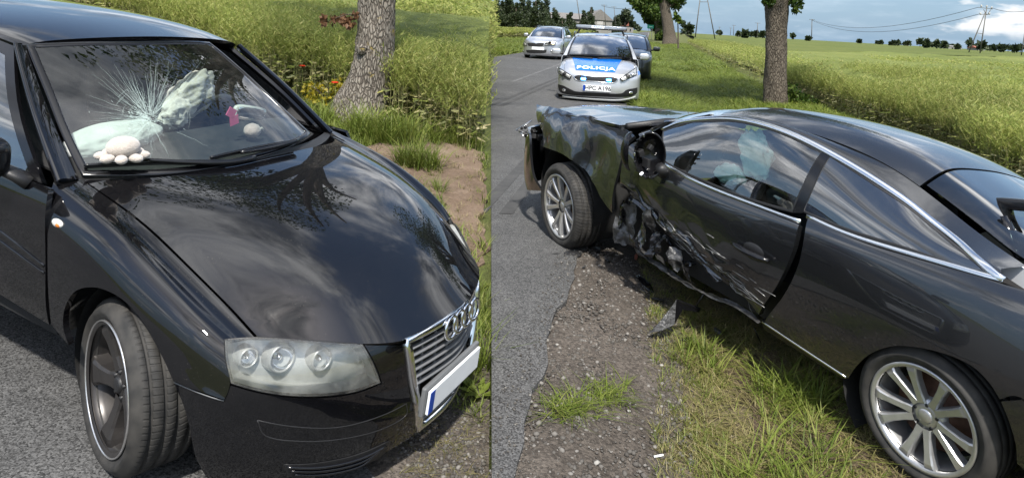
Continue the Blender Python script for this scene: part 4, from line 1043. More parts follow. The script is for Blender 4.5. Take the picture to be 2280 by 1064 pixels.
def letters(name, text, size, depth, mat, parent, M, extrude=0.0, align='CENTER', spacing=1.0, conform=None):
    cu = bpy.data.curves.new(name, 'FONT'); cu.body = text; cu.size = size; cu.extrude = depth; cu.align_x = align; cu.align_y = 'CENTER'; cu.space_character = spacing; cu.offset = extrude
    o = bpy.data.objects.new(name, cu); COL.objects.link(o)
    dg = bpy.context.evaluated_depsgraph_get(); me = bpy.data.meshes.new_from_object(o.evaluated_get(dg)); bpy.data.objects.remove(o, do_unlink=True)
    V = np.array([v.co[:] for v in me.vertices]); F = [tuple(p.vertices) for p in me.polygons]; bpy.data.meshes.remove(me)
    if conform:        # lay the letters on a curved panel
        P, uv, Q = conform; e = 1e-3; p0 = P.ev([uv[0]], [uv[1]])[0]
        J = np.c_[(P.ev([uv[0]+e], [uv[1]])[0]-p0)/e, (P.ev([uv[0]], [uv[1]+e])[0]-p0)/e]; J2 = Q[:3, :2].T @ J
        W = uv[:2] + V[:, :2] @ np.linalg.inv(J2).T
        V = P.ev(W[:, 0], W[:, 1]) + P.nrm(W[:, 0], W[:, 1]) * (.008 + V[:, 2:3])
    else: V = V @ np.asarray(M)[:3, :3].T + np.asarray(M)[:3, 3]
    return mobj(name, V, F, mat, parent, False)
def torus(c, R, r, M3=None, n=40, k=10, sx=1.0):
    V = []; F = []
    for i in range(n):
        a = 2*math.pi*i/n
        for j in range(k):
            b = 2*math.pi*j/k; V.append((r*math.sin(b), (R + r*math.cos(b))*math.cos(a)*sx, (R + r*math.cos(b))*math.sin(a)))
    for i in range(n):
        for j in range(k): F.append((i*k+j, ((i+1) % n)*k+j, ((i+1) % n)*k+(j+1) % k, i*k+(j+1) % k))
    V = np.array(V)
    if M3 is not None: V = V @ np.asarray(M3).T
    m = MB(); m.add(V + np.asarray(c), F); return m

def orient(p, ref):
    if p.nrm([(p.nu-1)/2], [(p.nv-1)/2])[0] @ np.asarray(ref, float) < 0: p.flip = not p.flip
    return p
# ------------------------------------------------------------------ black hatchback (left)
def build_hatchback():
    root = empty('parked_car', A_M)
    prop(root, 'black hatchback with cracked windscreen and chrome-framed grille', 'car')
    BP = T['black_paint']; M = A_M
    # -- surfaces
    zs = [.925, .885, .835, .762, .688, .622]
    xc = [[-.225, 0, .215, .43, .625, .79], [-.24, -.015, .20, .415, .605, .772], [-.295, -.09, .12, .325, .51, .665], [-.474, -.27, -.08, .11, .30, .45],
          [-.49, -.275, -.08, .115, .30, .45], [-.50, -.28, -.08, .12, .30, .45], [-.50, -.28, -.08, .12, .30, .45], [-.50, -.28, -.08, .12, .30, .45], [-.50, -.28, -.08, .12, .30, .45]]
    yc = [[0]*6, [.25]*6, [.50]*6, [.70, .705, .708, .705, .70, .69], [.785, .79, .795, .792, .785, .765], [.832, .84, .848, .846, .84, .815], [.858, .868, .878, .877, .868, .842], [.866, .880, .892, .890, .878, .855], [.85, .865, .88, .878, .865, .845]]
    zc = [[.968, .948, .910, .853, .778, .668], [.963, .943, .904, .846, .768, .658], [.952, .922, .878, .815, .738, .642], zs,
          [z - d for z, d in zip(zs, (.008, .006, .004, .006, .010, .014))], [z - d for z, d in zip(zs, (.05, .046, .042, .042, .042, .05))], [z - .135 for z in zs], [.56, .55, .53, .50, .47, .44], [.33, .32, .31, .30, .29, .28]]
    rows = [[(xc[k][i], yc[k][i], zc[k][i]) for k in range(9)] for i in range(6)]
    def pull(G):
        y = np.clip(G[..., 1], 0, None) / .88; G[..., 0] -= .14 * y * sstep(G[..., 0], .1, .7); G[..., 1] = np.where(G[..., 1] > 0, G[..., 1] * (1 - .05 * sstep(G[..., 0], .1, .7)), G[..., 1]); return G
    FS = Patch(pull(sym(rows)))
    pl = [[(.24, .862, .60), (.24, .868, .55), (.24, .872, .46), (.24, .874, .36), (.24, .868, .25), (.26, .84, .14)],
          [(.405, .815, .628), (.418, .835, .56), (.42, .847, .47), (.422, .848, .36), (.415, .842, .25), (.41, .81, .14)],
          [(.545, .705, .634), (.57, .735, .56), (.582, .75, .47), (.585, .752, .36), (.58, .748, .25), (.56, .72, .14)],
          [(.655, .56, .64), (.697, .58, .56), (.712, .59, .47), (.716, .592, .36), (.712, .59, .25), (.69, .57, .14)],
          [(.745, .36, .648), (.79, .375, .565), (.808, .38, .47), (.815, .382, .36), (.812, .38, .25), (.79, .37, .14)],
          [(.788, .17, .655), (.832, .18, .57), (.848, .18, .47), (.855, .18, .36), (.852, .18, .25), (.83, .18, .14)],
          [(.80, 0, .66), (.842, 0, .572), (.858, 0, .47), (.864, 0, .36), (.86, 0, .25), (.838, 0, .14)]]
    BS = Patch(pull(sym([[pl[6 - a][r] for a in range(7)] for r in range(6)])))
    WS = Patch(sym([[(-.235, 0, .978), (-.285, .36, .968), (-.475, .705, .93)], [(-.62, 0, 1.205), (-.665, .33, 1.19), (-.79, .645, 1.14)], [(-1.01, 0, 1.378), (-1.035, .29, 1.366), (-1.09, .56, 1.328)]]), flip=True)
    RS = Patch(sym([[(-1.015, 0, 1.382), (-1.04, .29, 1.370), (-1.085, .50, 1.345), (-1.11, .575, 1.318)], [(-1.45, 0, 1.412), (-1.45, .29, 1.404), (-1.46, .52, 1.378), (-1.47, .60, 1.345)],
                    [(-2.05, 0, 1.408), (-2.05, .29, 1.400), (-2.05, .52, 1.374), (-2.05, .60, 1.34)], [(-2.75, 0, 1.365), (-2.75, .29, 1.358), (-2.75, .52, 1.335), (-2.75, .60, 1.30)], [(-3.05, 0, 1.325), (-3.05, .29, 1.318), (-3.04, .50, 1.30), (-3.03, .57, 1.27)]]), flip=True)
    # -- bonnet
    ln = FS.trace(M, [(186, 401), (300, 480), (420, 590), (520, 690), (573, 748)])
    fr = FS.trace(M, [(650, 757), (740, 762), (815, 765), (892, 764)])
    top = FS.trace(M, [(908, 750)]) 
    top = top + [(top[0][0] - .02, 7.2)]
    cw = FS.trace(M, [(470, 376), (330, 397)])
    half = [ln[0] + (1,)] + ln[1:4] + [ln[4] + (1,)] + fr[:3] + [fr[3]] + top
    mid = [(top[0][0] - .01, 8.0)]
    oth = [p[:2] + p[2:] for p in mirv(half, FS)][::-1]
    cmid = [(cw[0][0], 8.0)]
    bon = spl(half + mid + oth + mirv(cw[::-1], FS) + cmid + cw, True, 5)
    panel('bonnet', FS, bon, BP, root, .14, .28, .02)
    # -- wings
    wl = [(122, 396, 1), (150, 391), (180, 400, 1), (294, 482), (414, 592), (514, 692), (566, 750, 1), (500, 754, 1), (503, 800), (512, 852), (499, 889, 1), (430, 866), (386, 848, 1),
          (362, 795), (322, 722), (282, 674), (236, 646), (190, 640), (162, 653), (143, 690), (141, 730), (152, 768, 1), (114, 722, 1), (106, 600), (105, 470)]
    wuv = spl(FS.trace(M, wl), True, 5)
    wing = panel('front_wing', FS, wuv, BP, root, .14, .22, .02)
    panel('front_wing', FS, np.array(mirv([tuple(p) for p in wuv], FS))[::-1], BP, root, .14, .22, .02)
    ru = FS.trace(M, [(128, 497)])[0]; rp = FS.ev([ru[0]], [ru[1]])[0]
    for q in (-1, 1):
        m = MB(); m.ellipsoid((rp[0], rp[1]*-q, rp[2]), (.030, .010, .016)); lamp = m.build('side_repeater', T['white_lens'], root)
        m = MB(); m.ellipsoid((rp[0] + .010, rp[1]*-q - q*-.004*0 + (.005 if q < 0 else -.005)*-1*0, rp[2] - .003), (.014, .0115, .011)); m.build('bulb', T['orange_lens'], lamp)
    # -- bumper
    nb = [(388, 853, 1), (430, 872), (499, 895, 1), (514, 858, 1), (600, 880), (700, 887), (792, 876), (851, 854, 1), (843, 828), (828, 795), (812, 768, 1), (892, 768, 1)]
    bt = [(437, 1020, 1), (424, 960), (408, 900)]
    n1 = BS.trace(M, nb); n2 = BS.trace(M, bt)
    grl = BS.trace(M, [(903, 757, 1), (918, 850), (930, 950, 1)])
    low = [(5.0, n2[0][1] + .35), (5.0, 3.0), (5.0, 6.0)]
    half = n1 + [(n1[-1][0], 6.0)]
    ol = n2[::-1][0:0] + [n2[1], n2[2]] + n1 + [(n1[-1][0] - .02, 6.0)] + mirv(n1[::-1], BS) + mirv([n2[2], n2[1], n2[0]], BS) + mirv(low[:2], BS) + [low[2]] + low[1::-1] + [n2[0]]
    gh = [grl[0], grl[1], grl[2], (grl[2][0], 6.0)] + [mirv(grl, BS)[2], mirv(grl, BS)[1], mirv(grl, BS)[0]] + [(grl[0][0], 6.0)]
    ghs = spl(gh, True, 6)
    bump = panel('bumper', BS, spl(ol, True, 5), BP, root, .16, .22, .02, holes=[ghs])
    # trim lines in the bumper
    tr = BS.trace(M, [(573, 935, 1), (660, 950), (760, 950), (850, 925), (905, 898, 1), (903, 925), (850, 955), (760, 977), (670, 982), (592, 970)])
    uv = spl(tr, True, 6); strip_on('trim_gap', BS, np.r_[uv, uv[:1]], .004, .0012, T['plastic'], bump)
    iv = spl(BS.trace(M, [(632, 1032, 1), (700, 1030), (790, 1012), (866, 980, 1), (850, 1012), (790, 1040), (720, 1056), (650, 1060)]), True, 6)
    inl = panel('air_intake', BS, iv, T['plastic'], bump, .2, .2, .004, off=.003)
    for k in range(3):
        a = BS.trace(M, [(640 + 8*k, 1036 + 8*k), (720, 1036 + 8*k), (800, 1018 + 8*k), (858 - 10*k, 990 + 8*k)]); uv = spl(a, False, 6)
        strip_on('intake_slat', BS, uv, .008, .010, T['gloss_plastic'], inl)
    # bumper / wing seam
    uv = spl(BS.trace(M, [(388, 851), (430, 869), (499, 892)]), False, 6); strip_on('seam', BS, uv, .004, .0015, T['grille_grey'], bump)
    # -- grille
    gr = lathe_obj('grille', [(0.001, 0), (0.002, 0)], T['plastic'], root, 4)
    bpy.data.objects.remove(gr, do_unlink=True)
    gr = panel('grille', BS, ghs, T['plastic'], root, .3, .3, .0, off=-.055)
    u0, u1 = grl[0][0], grl[2][0]
    vl = lambda u: np.interp(u, [grl[0][0], grl[1][0], grl[2][0]], [grl[0][1], grl[1][1], grl[2][1]])
    for k in range(13):
        u = u0 + (u1 - u0) * (k + .6) / 13.4
        if k in (7, 8): continue
        v = np.linspace(vl(u), 12 - vl(u), 25); uv = np.c_[v*0 + u, v]; P = BS.ev(uv[:, 0], uv[:, 1]) - BS.nrm(uv[:, 0], uv[:, 1]) * .014
        ribbon(P, BS.nrm(uv[:, 0], uv[:, 1]), .0085, .014).build('grille_bar', T['grille_grey'], gr)
    for k in range(-5, 6):
        u = np.linspace(u0, u1, 14); v = 6 + k * .43; uu = u[(vl(u) < v) & (12 - vl(u) > v)]
        if len(uu) < 3: continue
        P = BS.ev(uu, uu*0 + v) - BS.nrm(uu, uu*0 + v) * .022
        ribbon(P, BS.nrm(uu, uu*0 + v), .006, .008).build('grille_fin', T['grille_grey'], gr)
    uv = ghs; P = BS.ev(uv[:, 0], uv[:, 1]); ribbon(P, BS.nrm(uv[:, 0], uv[:, 1]), .034, .016, True).build('grille_frame', T['chrome'], gr)
    # plate band, plate, rings
    ub = BS.trace(M, [(950, 880)])[0][0]
    P0 = BS.ev([ub - .15], [6.0])[0]
    m = MB(); m.box((P0[0] + .004, -.045, P0[2] - .01), (.02, .44, .12), bevel=.006); m.build('plate_band', T['grille_grey'], gr)
    m = MB(); m.box((P0[0] + .022, -.045, P0[2] - .012), (.012, .41, .095), bevel=.003); pt = m.build('number_plate', T['plate'], root)
    m = MB(); m.box((P0[0] + .0285, -.232, P0[2] - .012), (.002, .032, .088)); m.build('blue_strip', T['eu_blue'], pt)
    ru = BS.trace(M, [(1013, 716)])[0]; rc = BS.ev([ru[0]], [6.0])[0]
    badge = None
    for k in range(4):
        m = torus((rc[0] + .012, (k - 1.5) * .064, rc[2]), .044, .0075, rotm('Y', -.12)); m.build('badge_ring', T['chrome'], gr)
    # -- headlamps
    hl = spl(BS.trace(M, [(501, 757, 1), (575, 753), (700, 760), (806, 766, 1), (824, 797), (846, 851, 1), (790, 871), (700, 881), (600, 874), (515, 852, 1), (504, 802)]), True, 6)
    for s_ in (0, 1):
        o_ = hl if s_ == 0 else np.array(mirv([tuple(p) for p in hl], BS))[::-1] * np.array([.55, 1.0]) + np.array([.62, 0.0])
        h = panel('headlamp', BS, o_, T['lens'], root, .14, .14, .012, off=.002)
        panel('housing', BS, o_, T['lamp_grey'], h, .2, .2, .0, off=-.085)
        # wall between lens and housing
        P = BS.ev(o_[:, 0], o_[:, 1]); Nn = BS.nrm(o_[:, 0], o_[:, 1]); k = len(P); V = np.concatenate([P - Nn*.012, P - Nn*.085])
        mobj('surround', V, [(i, (i+1) % k, k+(i+1) % k, k+i) for i in range(k)], T['lamp_grey'], h)
        uv = o_; ribbon(P - Nn*.004, Nn, .010, .003, True).build('seal', T['plastic'], h)
        for (px, py, rad, dep, mt) in ((630, 799, .044, .060, 'reflector'), (728, 802, .036, .066, 'reflector'), (547, 800, .030, .055, 'reflector')):
            t = BS.trace(M, [(px, py)])[0]; v = t[1] if s_ == 0 else 12 - t[1]
            c = BS.ev([t[0]], [v])[0] - BS.nrm([t[0]], [v])[0] * dep
            X = np.array([.93, -.30 if s_ == 0 else .30, .18]); X /= np.linalg.norm(X); Y = np.cross([0, 0, 1], X); Y /= np.linalg.norm(Y); Z = np.cross(X, Y)
            MM = np.eye(4); MM[:3, :3] = np.c_[Y, X, Z]; MM[:3, 3] = c
            m = MB(); m.lathe([(.006, -.035), (rad*.55, -.028), (rad*.85, -.012), (rad*.92, .004)], 28, MM); m.lathe([(.0, -.004), (rad*.22, -.008), (rad*.3, -.03)], 16, MM)
            rf_ = m.build('reflector', T[mt], h); q = MB(); q.lathe([(rad*.90, .004), (rad*.98, .010), (rad*1.08, .006), (rad*1.12, -.012), (rad*1.15, -.04)], 28, MM); q.build('bezel', T['lamp_grey'], h)
    # -- windscreen
    wo = spl(WS.trace(M, [(68, 103, 1), (160, 99), (300, 97), (466, 97, 1), (560, 178), (635, 248), (686, 296, 1), (620, 332), (500, 364), (350, 384), (190, 386, 1), (150, 305), (108, 200)]), True, 6)
    wsn = panel('windscreen', WS, wo, T['glass'], root, .12, .16, .004)
    P = WS.ev(wo[:, 0], wo[:, 1]); Nn = WS.nrm(wo[:, 0], wo[:, 1]); ribbon(P, Nn, .03, .004, True).build('windscreen_seal', T['gloss_plastic'], wsn)
    # cracks: rays from the point of impact, broken rings, splinters at the centre
    rs = np.random.default_rng(5); cc = np.array(WS.trace(M, [(334, 266)])[0]); m = MB()
    def line(pts, w):
        uv = np.array(pts); P = WS.ev(uv[:, 0], uv[:, 1]); N_ = WS.nrm(uv[:, 0], uv[:, 1]); T_ = np.gradient(P, axis=0); S = np.cross(N_, T_); S /= np.linalg.norm(S, axis=1)[:, None] + 1e-9
        ww = w * np.linspace(1, .25, len(P))[:, None]; k = len(P); V = np.concatenate([P + S*ww + N_*.003, P - S*ww + N_*.003]); m.add(V, [(i, i+1, k+i+1, k+i) for i in range(k-1)], False)
    tgt = []
    for k in range(230):
        a = rs.uniform(0, 2*math.pi) if k < 90 else rs.uniform(math.pi*.9, math.pi*1.75); up = math.sin(a) < 0
        L = rs.uniform(30, 110) if rs.random() < .6 else rs.uniform(100, 190)
        if abs(math.cos(a)) > .8: L *= .8
        p = (334 + L*1.0*math.cos(a), 266 + L*.95*math.sin(a)); 
        if not (120 < p[0] < 560 and 120 < p[1] < 355): continue
        tgt.append((a, L, p))
    uvs = WS.trace(M, [t[2] for t in tgt])
    for (a, L, p), q in zip(tgt, uvs):
        q = np.array(q); s0 = rs.uniform(.05, .6); n = 8; kink = np.cumsum(rs.normal(0, .007, (n, 2)), 0)
        line([cc + (q-cc)*(s0 + (1-s0)*i/(n-1)) + kink[i] for i in range(n)], rs.uniform(.0003, .0007))
    for k in range(44):
        a = rs.uniform(0, 2*math.pi); L = rs.uniform(12, 95); da = rs.uniform(.12, .5)
        qs = WS.trace(M, [(334 + L*math.cos(a + da*i/4), 266 + L*.9*math.sin(a + da*i/4)) for i in range(5)]); line([np.array(q) for q in qs], .0005)
    for k in range(110):
        a = rs.uniform(0, 2*math.pi); L = abs(rs.normal(0, 34)); q = np.array(WS.trace(M, [(330 + L*1.5*math.cos(a) - .25*L, 266 + L*.8*math.sin(a) - .12*L)])[0]); line([q, q + rs.normal(0, .022, 2)], .0009)
    for k in range(120):
        a = rs.uniform(0, 2*math.pi); L = abs(rs.normal(0, 15)); q = np.array(WS.trace(M, [(322 + L*1.6*math.cos(a), 262 + L*.8*math.sin(a) + .3*L*math.cos(a))])[0]); line([q, q + rs.normal(0, .02, 2)], .0016)
    m.build('crack_lines', T['crack'], wsn)
    # -- roof and pillars
    panel('roof', RS, full(RS), BP, root, .2, .25, .02)
    for s_ in (-1, 1):
        w = [(-.475, .715, .925), (-.79, .655, 1.135), (-1.09, .57, 1.322)]; g = [(-.475, .80, .925), (-.80, .715, 1.13), (-1.12, .60, 1.318)] if s_ < 0 else [(-.49, .735, .90), (-.81, .672, 1.11), (-1.11, .585, 1.30)]
        PP = Patch(np.array([[np.array(a)*[1, s_, 1] for a in w], [(np.array(a)*.5 + np.array(b)*.5 + np.array([.0, .022, .016]))*[1, s_, 1] for a, b in zip(w, g)], [np.array(b)*[1, s_, 1] for b in g]]), flip=(s_ < 0)); orient(PP, (.3, s_, .5))
        panel('pillar', PP, full(PP), BP, root, .3, .2, .03)
        # side windows, waist to roof rail
        bx = [-.50, -1.0, -1.6, -2.3, -2.95]; tx = [-1.12, -1.38, -1.75, -2.3, -2.75]
        zb = [.925, .93, .945, .965, .99]; yb = [.83, .845, .85, .84, .79]; zt = [1.318, 1.335, 1.345, 1.34, 1.30]; yt = [.60, .605, .612, .61, .60]
        if s_ > 0: yb = [y - .14 for y in yb]; yt = [y - .06 for y in yt]
        rws = [[np.array([bx[i]+(tx[i]-bx[i])*t, (yb[i]+(yt[i]-yb[i])*t + .03*math.sin(math.pi*t)), zb[i]+(zt[i]-zb[i])*t]) * [1, s_, 1] for i in range(5)] for t in (0, .5, 1)]
        GS = orient(Patch(np.array(rws)), (0, s_, .2))
        o1 = spl([(.10, .22, 1), (.86, .20, 1), (.92, .8), (.92, 1.9, 1), (.10, 2.0, 1)], True, 6); o2 = spl([(.10, 2.12, 1), (.92, 2.02, 1), (1.8, 2.5, 1), (1.75, 3.2), (.3, 3.6, 1), (.10, 3.2, 1)], True, 6)
        o1 = spl([(.10, .12, 1), (1.0, .16), (1.80, .22, 1), (1.86, 1.0), (1.86, 1.92, 1), (.10, 1.98, 1)], True, 6); o2 = spl([(.10, 2.12, 1), (1.86, 2.06, 1), (1.8, 2.9), (1.4, 3.35), (.4, 3.6, 1), (.10, 3.4, 1)], True, 6)
        panel('window_frame', GS, full(GS), T['gloss_plastic'], root, .3, .3, .02, holes=[o1, o2])
        panel('side_window', GS, o1, T['side_glass'], root, .3, .3, .0, off=-.006); panel('side_window', GS, o2, T['side_glass'], root, .3, .3, .0, off=-.006)
        # flanks
        xs = [-.28, -1.0, -1.55, -2.0, -2.578, -3.05, -3.28]; ym = [.866, .874, .876, .876, .872, .82, .60]
        zl = [.42, .46, .42, .36, .34, .36, .40]; zu = [.925, .93, .945, .955, .97, .985, .99]
        SS = Patch(np.array([[np.array([x, y*k - d, z]) * [1, s_, 1] for x, y, z in zip(xs, ym, [zu_ + (zl_ - zu_)*t for zu_, zl_ in zip(zu, zl)])] for t, k, d in ((0, .968, 0), (.18, .995, 0), (.5, 1.0, 0), (.8, .995, 0), (1.0, .975, 0))]), flip=(s_ > 0))
        orient(SS, (0, s_, 0))
        if s_ < 0:
            fe = SS.trace(M, [(118, 398), (101, 470), (101, 600), (108, 716)]); de = [(p[0], max(p[1], 0)) for p in fe]
        d_o = [(0.0, de[0][1], 1), (de[1][0], de[1][1]), (de[2][0], de[2][1]), (4.0, de[3][1], 1), (4.0, 1.95, 1), (0.0, 2.0, 1)]
        dr = panel('door', SS, spl(d_o, True, 6), BP, root, .3, .2, .02)
        for q in (0, 1):
            if s_ < 0: mo = SS.trace(M, [(0 + 0*q, 515 + 22*q), (52, 555 + 20*q), (98, 592 + 16*q)]); mo = [(p[0], p[1]) for p in mo]; mus = globals().setdefault('_mus', {}); mus[q] = mo
            uv = spl([(mus_p[0], mus_p[1]) for mus_p in globals()['_mus'][q]][::1], False, 8); uv = np.r_[[(uv[0][0], 1.8)], uv] if uv[0][1] < 1.8 else uv
            strip_on('door_moulding', SS, uv[np.argsort(uv[:, 1])], .012, .004, BP, dr)
        # rear quarter with its arch
        ar = [(-2.578 + .36*math.cos(t), .33 + .36*math.sin(t)) for t in np.linspace(math.pi, 0, 14)]
        au = []
        for x, z in ar:
            v = np.interp(-x, [-q for q in xs], range(7)); zu_ = np.interp(-x, [-q for q in xs], zu); zl_ = np.interp(-x, [-q for q in xs], zl); t = (zu_ - z)/(zu_ - zl_); u = np.interp(t, [0, .18, .5, .8, 1.0], range(5)) if t < 1 else 4 + (t-1)*5*.9
            au.append((min(u, 4.0), v))
        qo = [(0.0, 2.03), (4.0, 2.0)] + [p for p in au[::-1] if p[0] < 3.99] + [(4.0, 6.0), (0.0, 6.0)]
        panel('rear_quarter', SS, np.array(qo), BP, root, .35, .3, .02)
        make_wheel(root, (-2.578, s_*.755, .315), s_, .315, .22, 'rotor', .232, spin=.5, mats=('grey_alloy', 'bright_alloy'))
        arch_liner(root, (-2.578, 0, .33), s_, .362, .85, .5)
        # mirror
        if s_ > 0: continue
        R = rotm('Z', s_*.25)
        body = rbox((-.66, s_*.985, 1.005), (.13, .235, .155), .55, 4, R); mir = body.build('door_mirror', T['gloss_plastic'], root)
        a = rbox((-.735, s_*.985, 1.005), (.02, .20, .12), .6, 3, R); a.build('mirror_glass', T['chrome'], mir)
        b = MB(); b.tube([(-.63, s_*.90, .965), (-.60, s_*.86, .935), (-.57, s_*.83, .91)], [.035, .036, .045], 10, flat=.6); b.build('mirror_stem', T['plastic'], mir)
    # tail
    m = MB(); TP = Patch(sym([[(-3.06, 0, 1.32), (-3.06, .30, 1.31), (-3.03, .56, 1.27)], [(-3.26, 0, 1.0), (-3.25, .4, 1.0), (-3.1, .74, .985)], [(-3.36, 0, .7), (-3.34, .4, .7), (-3.25, .66, .7)], [(-3.38, 0, .4), (-3.36, .4, .4), (-3.26, .62, .4)]]), flip=False)
    hw = np.array([(.15, .7), (.85, .8), (.85, 3.2), (.15, 3.3)]); panel('tailgate', TP, full(TP), BP, root, .3, .3, .02, holes=[hw]); panel('rear_window', TP, hw, T['side_glass'], root, .3, .3, 0)
    # -- wheels in front, liners, floor
    make_wheel(root, (.012, -.775, .336), -1, .296, .215, 'rotor', .220, steer=math.radians(-19), spin=.35, camber=math.radians(0), mats=('grey_alloy', 'bright_alloy'))
    make_wheel(root, (0, .770, .318), 1, .318, .225, 'rotor', .236, steer=math.radians(-13), spin=.1, mats=('grey_alloy', 'bright_alloy'))
    for s_ in (-1, 1): arch_liner(root, (.03, 0, .36), s_, .345, .79, .45, -35, 215)
    m = MB(); m.box((-1.3, 0, .27), (3.7, 1.25, .10)); m.box((.35, 0, .42), (.7, .85, .3)); m.box((-1.3, 0, .40), (1.8, 1.6, .08)); m.build('underbody', T['liner'], root)
    panel('engine_cover', FS, np.array([(.15, 4.9), (4.6, 5.2), (4.6, 10.8), (.15, 11.1)]), T['liner'], root, .5, .5, 0, off=-.06)
    # -- cowl, wipers
    cwp = FS.trace(M, [(186, 399), (330, 395), (480, 372)]); 
    CWL = Patch(sym([[(-.20, 0, .960), (-.26, .36, .950), (-.47, .72, .915)], [(-.27, 0, .962), (-.33, .36, .952), (-.50, .70, .922)]]), flip=True)
    panel('cowl', CWL, full(CWL), T['plastic'], root, .5, .3, .02)
    for pts, wd_ in (([(187, 375), (260, 371), (350, 367), (430, 367), (500, 366)], .011), ([(465, 358), (520, 345), (580, 332), (655, 319)], .010)):
        uv = spl(WS.trace(M, pts), False, 8); P = WS.ev(uv[:, 0], uv[:, 1]); Nn = WS.nrm(uv[:, 0], uv[:, 1]); m = MB(); m.tube(P + Nn*.020, np.linspace(wd_*.6, wd_*.8, len(P)), 8); b = m.build('wiper', T['gloss_plastic'], root)
        m = MB(); m.tube(P + Nn*.006, .005, 6); m.build('wiper_blade', T['plastic'], b)
    for pts in ([(318, 366), (420, 372), (500, 372), (560, 362)], [(530, 350), (600, 338), (655, 322)]):
        uv = spl(WS.trace(M, pts), False, 6); P = WS.ev(uv[:, 0], uv[:, 1]); Nn = WS.nrm(uv[:, 0], uv[:, 1]); m = MB(); m.tube(P + Nn*.030, np.linspace(.008, .014, len(P)), 8); m.build('wiper_arm', T['gloss_plastic'], root)
    # -- cabin
    DS = Patch(sym([[(-.33, 0, .935), (-.40, .36, .925), (-.56, .68, .90)], [(-.62, 0, .955), (-.66, .36, .95), (-.74, .72, .93)], [(-.86, 0, .925), (-.86, .36, .93), (-.88, .74, .91)], [(-.90, 0, .74), (-.90, .36, .74), (-.92, .74, .74)]]), flip=True)
    dash = panel('dashboard', DS, full(DS), T['interior'], root, .3, .3, .01)
    for s_ in (-1, 1):
        R = rotm('Y', -.25)
        st = rbox((-1.62, s_*.37, .82), (.20, .50, .72), .45, 4, R).build('seat', T['seat'], root)
        rbox((-1.72, s_*.37, 1.235), (.13, .29, .20), .5, 3, R).build('headrest', T['seat'], st); rbox((-1.35, s_*.37, .52), (.55, .52, .2), .4, 3).build('cushion', T['seat'], st)
    rbox((-2.45, 0, .80), (.22, 1.25, .68), .4, 4, rotm('Y', -.25)).build('rear_seat', T['seat'], root)
    m = torus((-1.02, .36, .90), .182, .015, rotm('Y', .45)); sw = m.build('steering_wheel', T['interior'], root)
    # bags
    c = on_plane(424, 214, M, 0, -1.0); crumple(c, (.075, .185, .135), .42, 11, 5, rotm('X', .55)).build('driver_airbag', T['airbag_warm'], root)
    c2 = on_plane(392, 252, M, 0, -.96); crumple(c2, (.06, .10, .10), .42, 15, 5).build('driver_airbag', T['airbag_warm'], root)
    c = on_plane(252, 300, M, 0, -.74); crumple(c + np.array([0, 0, -.02]), (.11, .235, .075), .16, 12, 5, rotm('X', .12)).build('passenger_airbag', T['airbag'], root)
    # fallen inner mirror
    c = on_plane(556, 252, M, 0, -.55); m = rbox(c, (.03, .215, .075), .5, 4, rotm('X', -.20)); im = m.build('inner_mirror', T['white_lens'], root)
    rbox(c + np.array([.012, 0, .0]), (.02, .195, .058), .5, 3, rotm('X', -.20)).build('mirror_glass', T['chrome'], im)
    # -- things lying on the dashboard
    def place(px, py, x): return on_plane(px, py, M, 0, x)
    c = place(274, 336, -.40); toy = empty('plush_toy', A_M @ np.array(Matrix.Translation(c)))
    prop(toy, 'cream plush octopus lying inside the windscreen', 'toy')
    MBt = MB(); MBt.ellipsoid((0, 0, .015), (.052, .062, .042), 20, 14); MBt.build('body', T['plush_white'], toy)
    for k in range(8):
        a = 2*math.pi*k/8 + .2; q = MB(); q.ellipsoid((.056*math.cos(a), .070*math.sin(a), -.018), (.030, .022, .017), 12, 8, rotm('Z', a)); q.build('arm', T['plush_white'], toy)
    c = place(562, 291, -.50); t2 = empty('plush_ball', A_M @ np.array(Matrix.Translation(c))); prop(t2, 'small pale pink plush ball on the dashboard', 'toy')
    crumple((0, 0, 0), (.040, .044, .038), .10, 3, 4).build('ball', T['plush_pink'], t2); q = MB(); q.tube([(.0, .035, 0), (.0, .06, .004), (0, .07, -.006)], .008, 8); q.build('loop', T['plush_white'], t2)
    c = place(522, 263, -.52); t3 = empty('pink_tag', A_M @ np.array(Matrix.Translation(c))); prop(t3, 'two pink paper tags hanging by the fallen mirror', 'tag')
    for (dy, dz, a) in ((.0, -.012, .25), (-.022, .028, -.5)):
        q = MB(); q.box((0, dy, dz), (.003, .05, .045), rotm('X', a)); q.build('card', T['pink'], t3)
    return root
HATCH = build_hatchback()
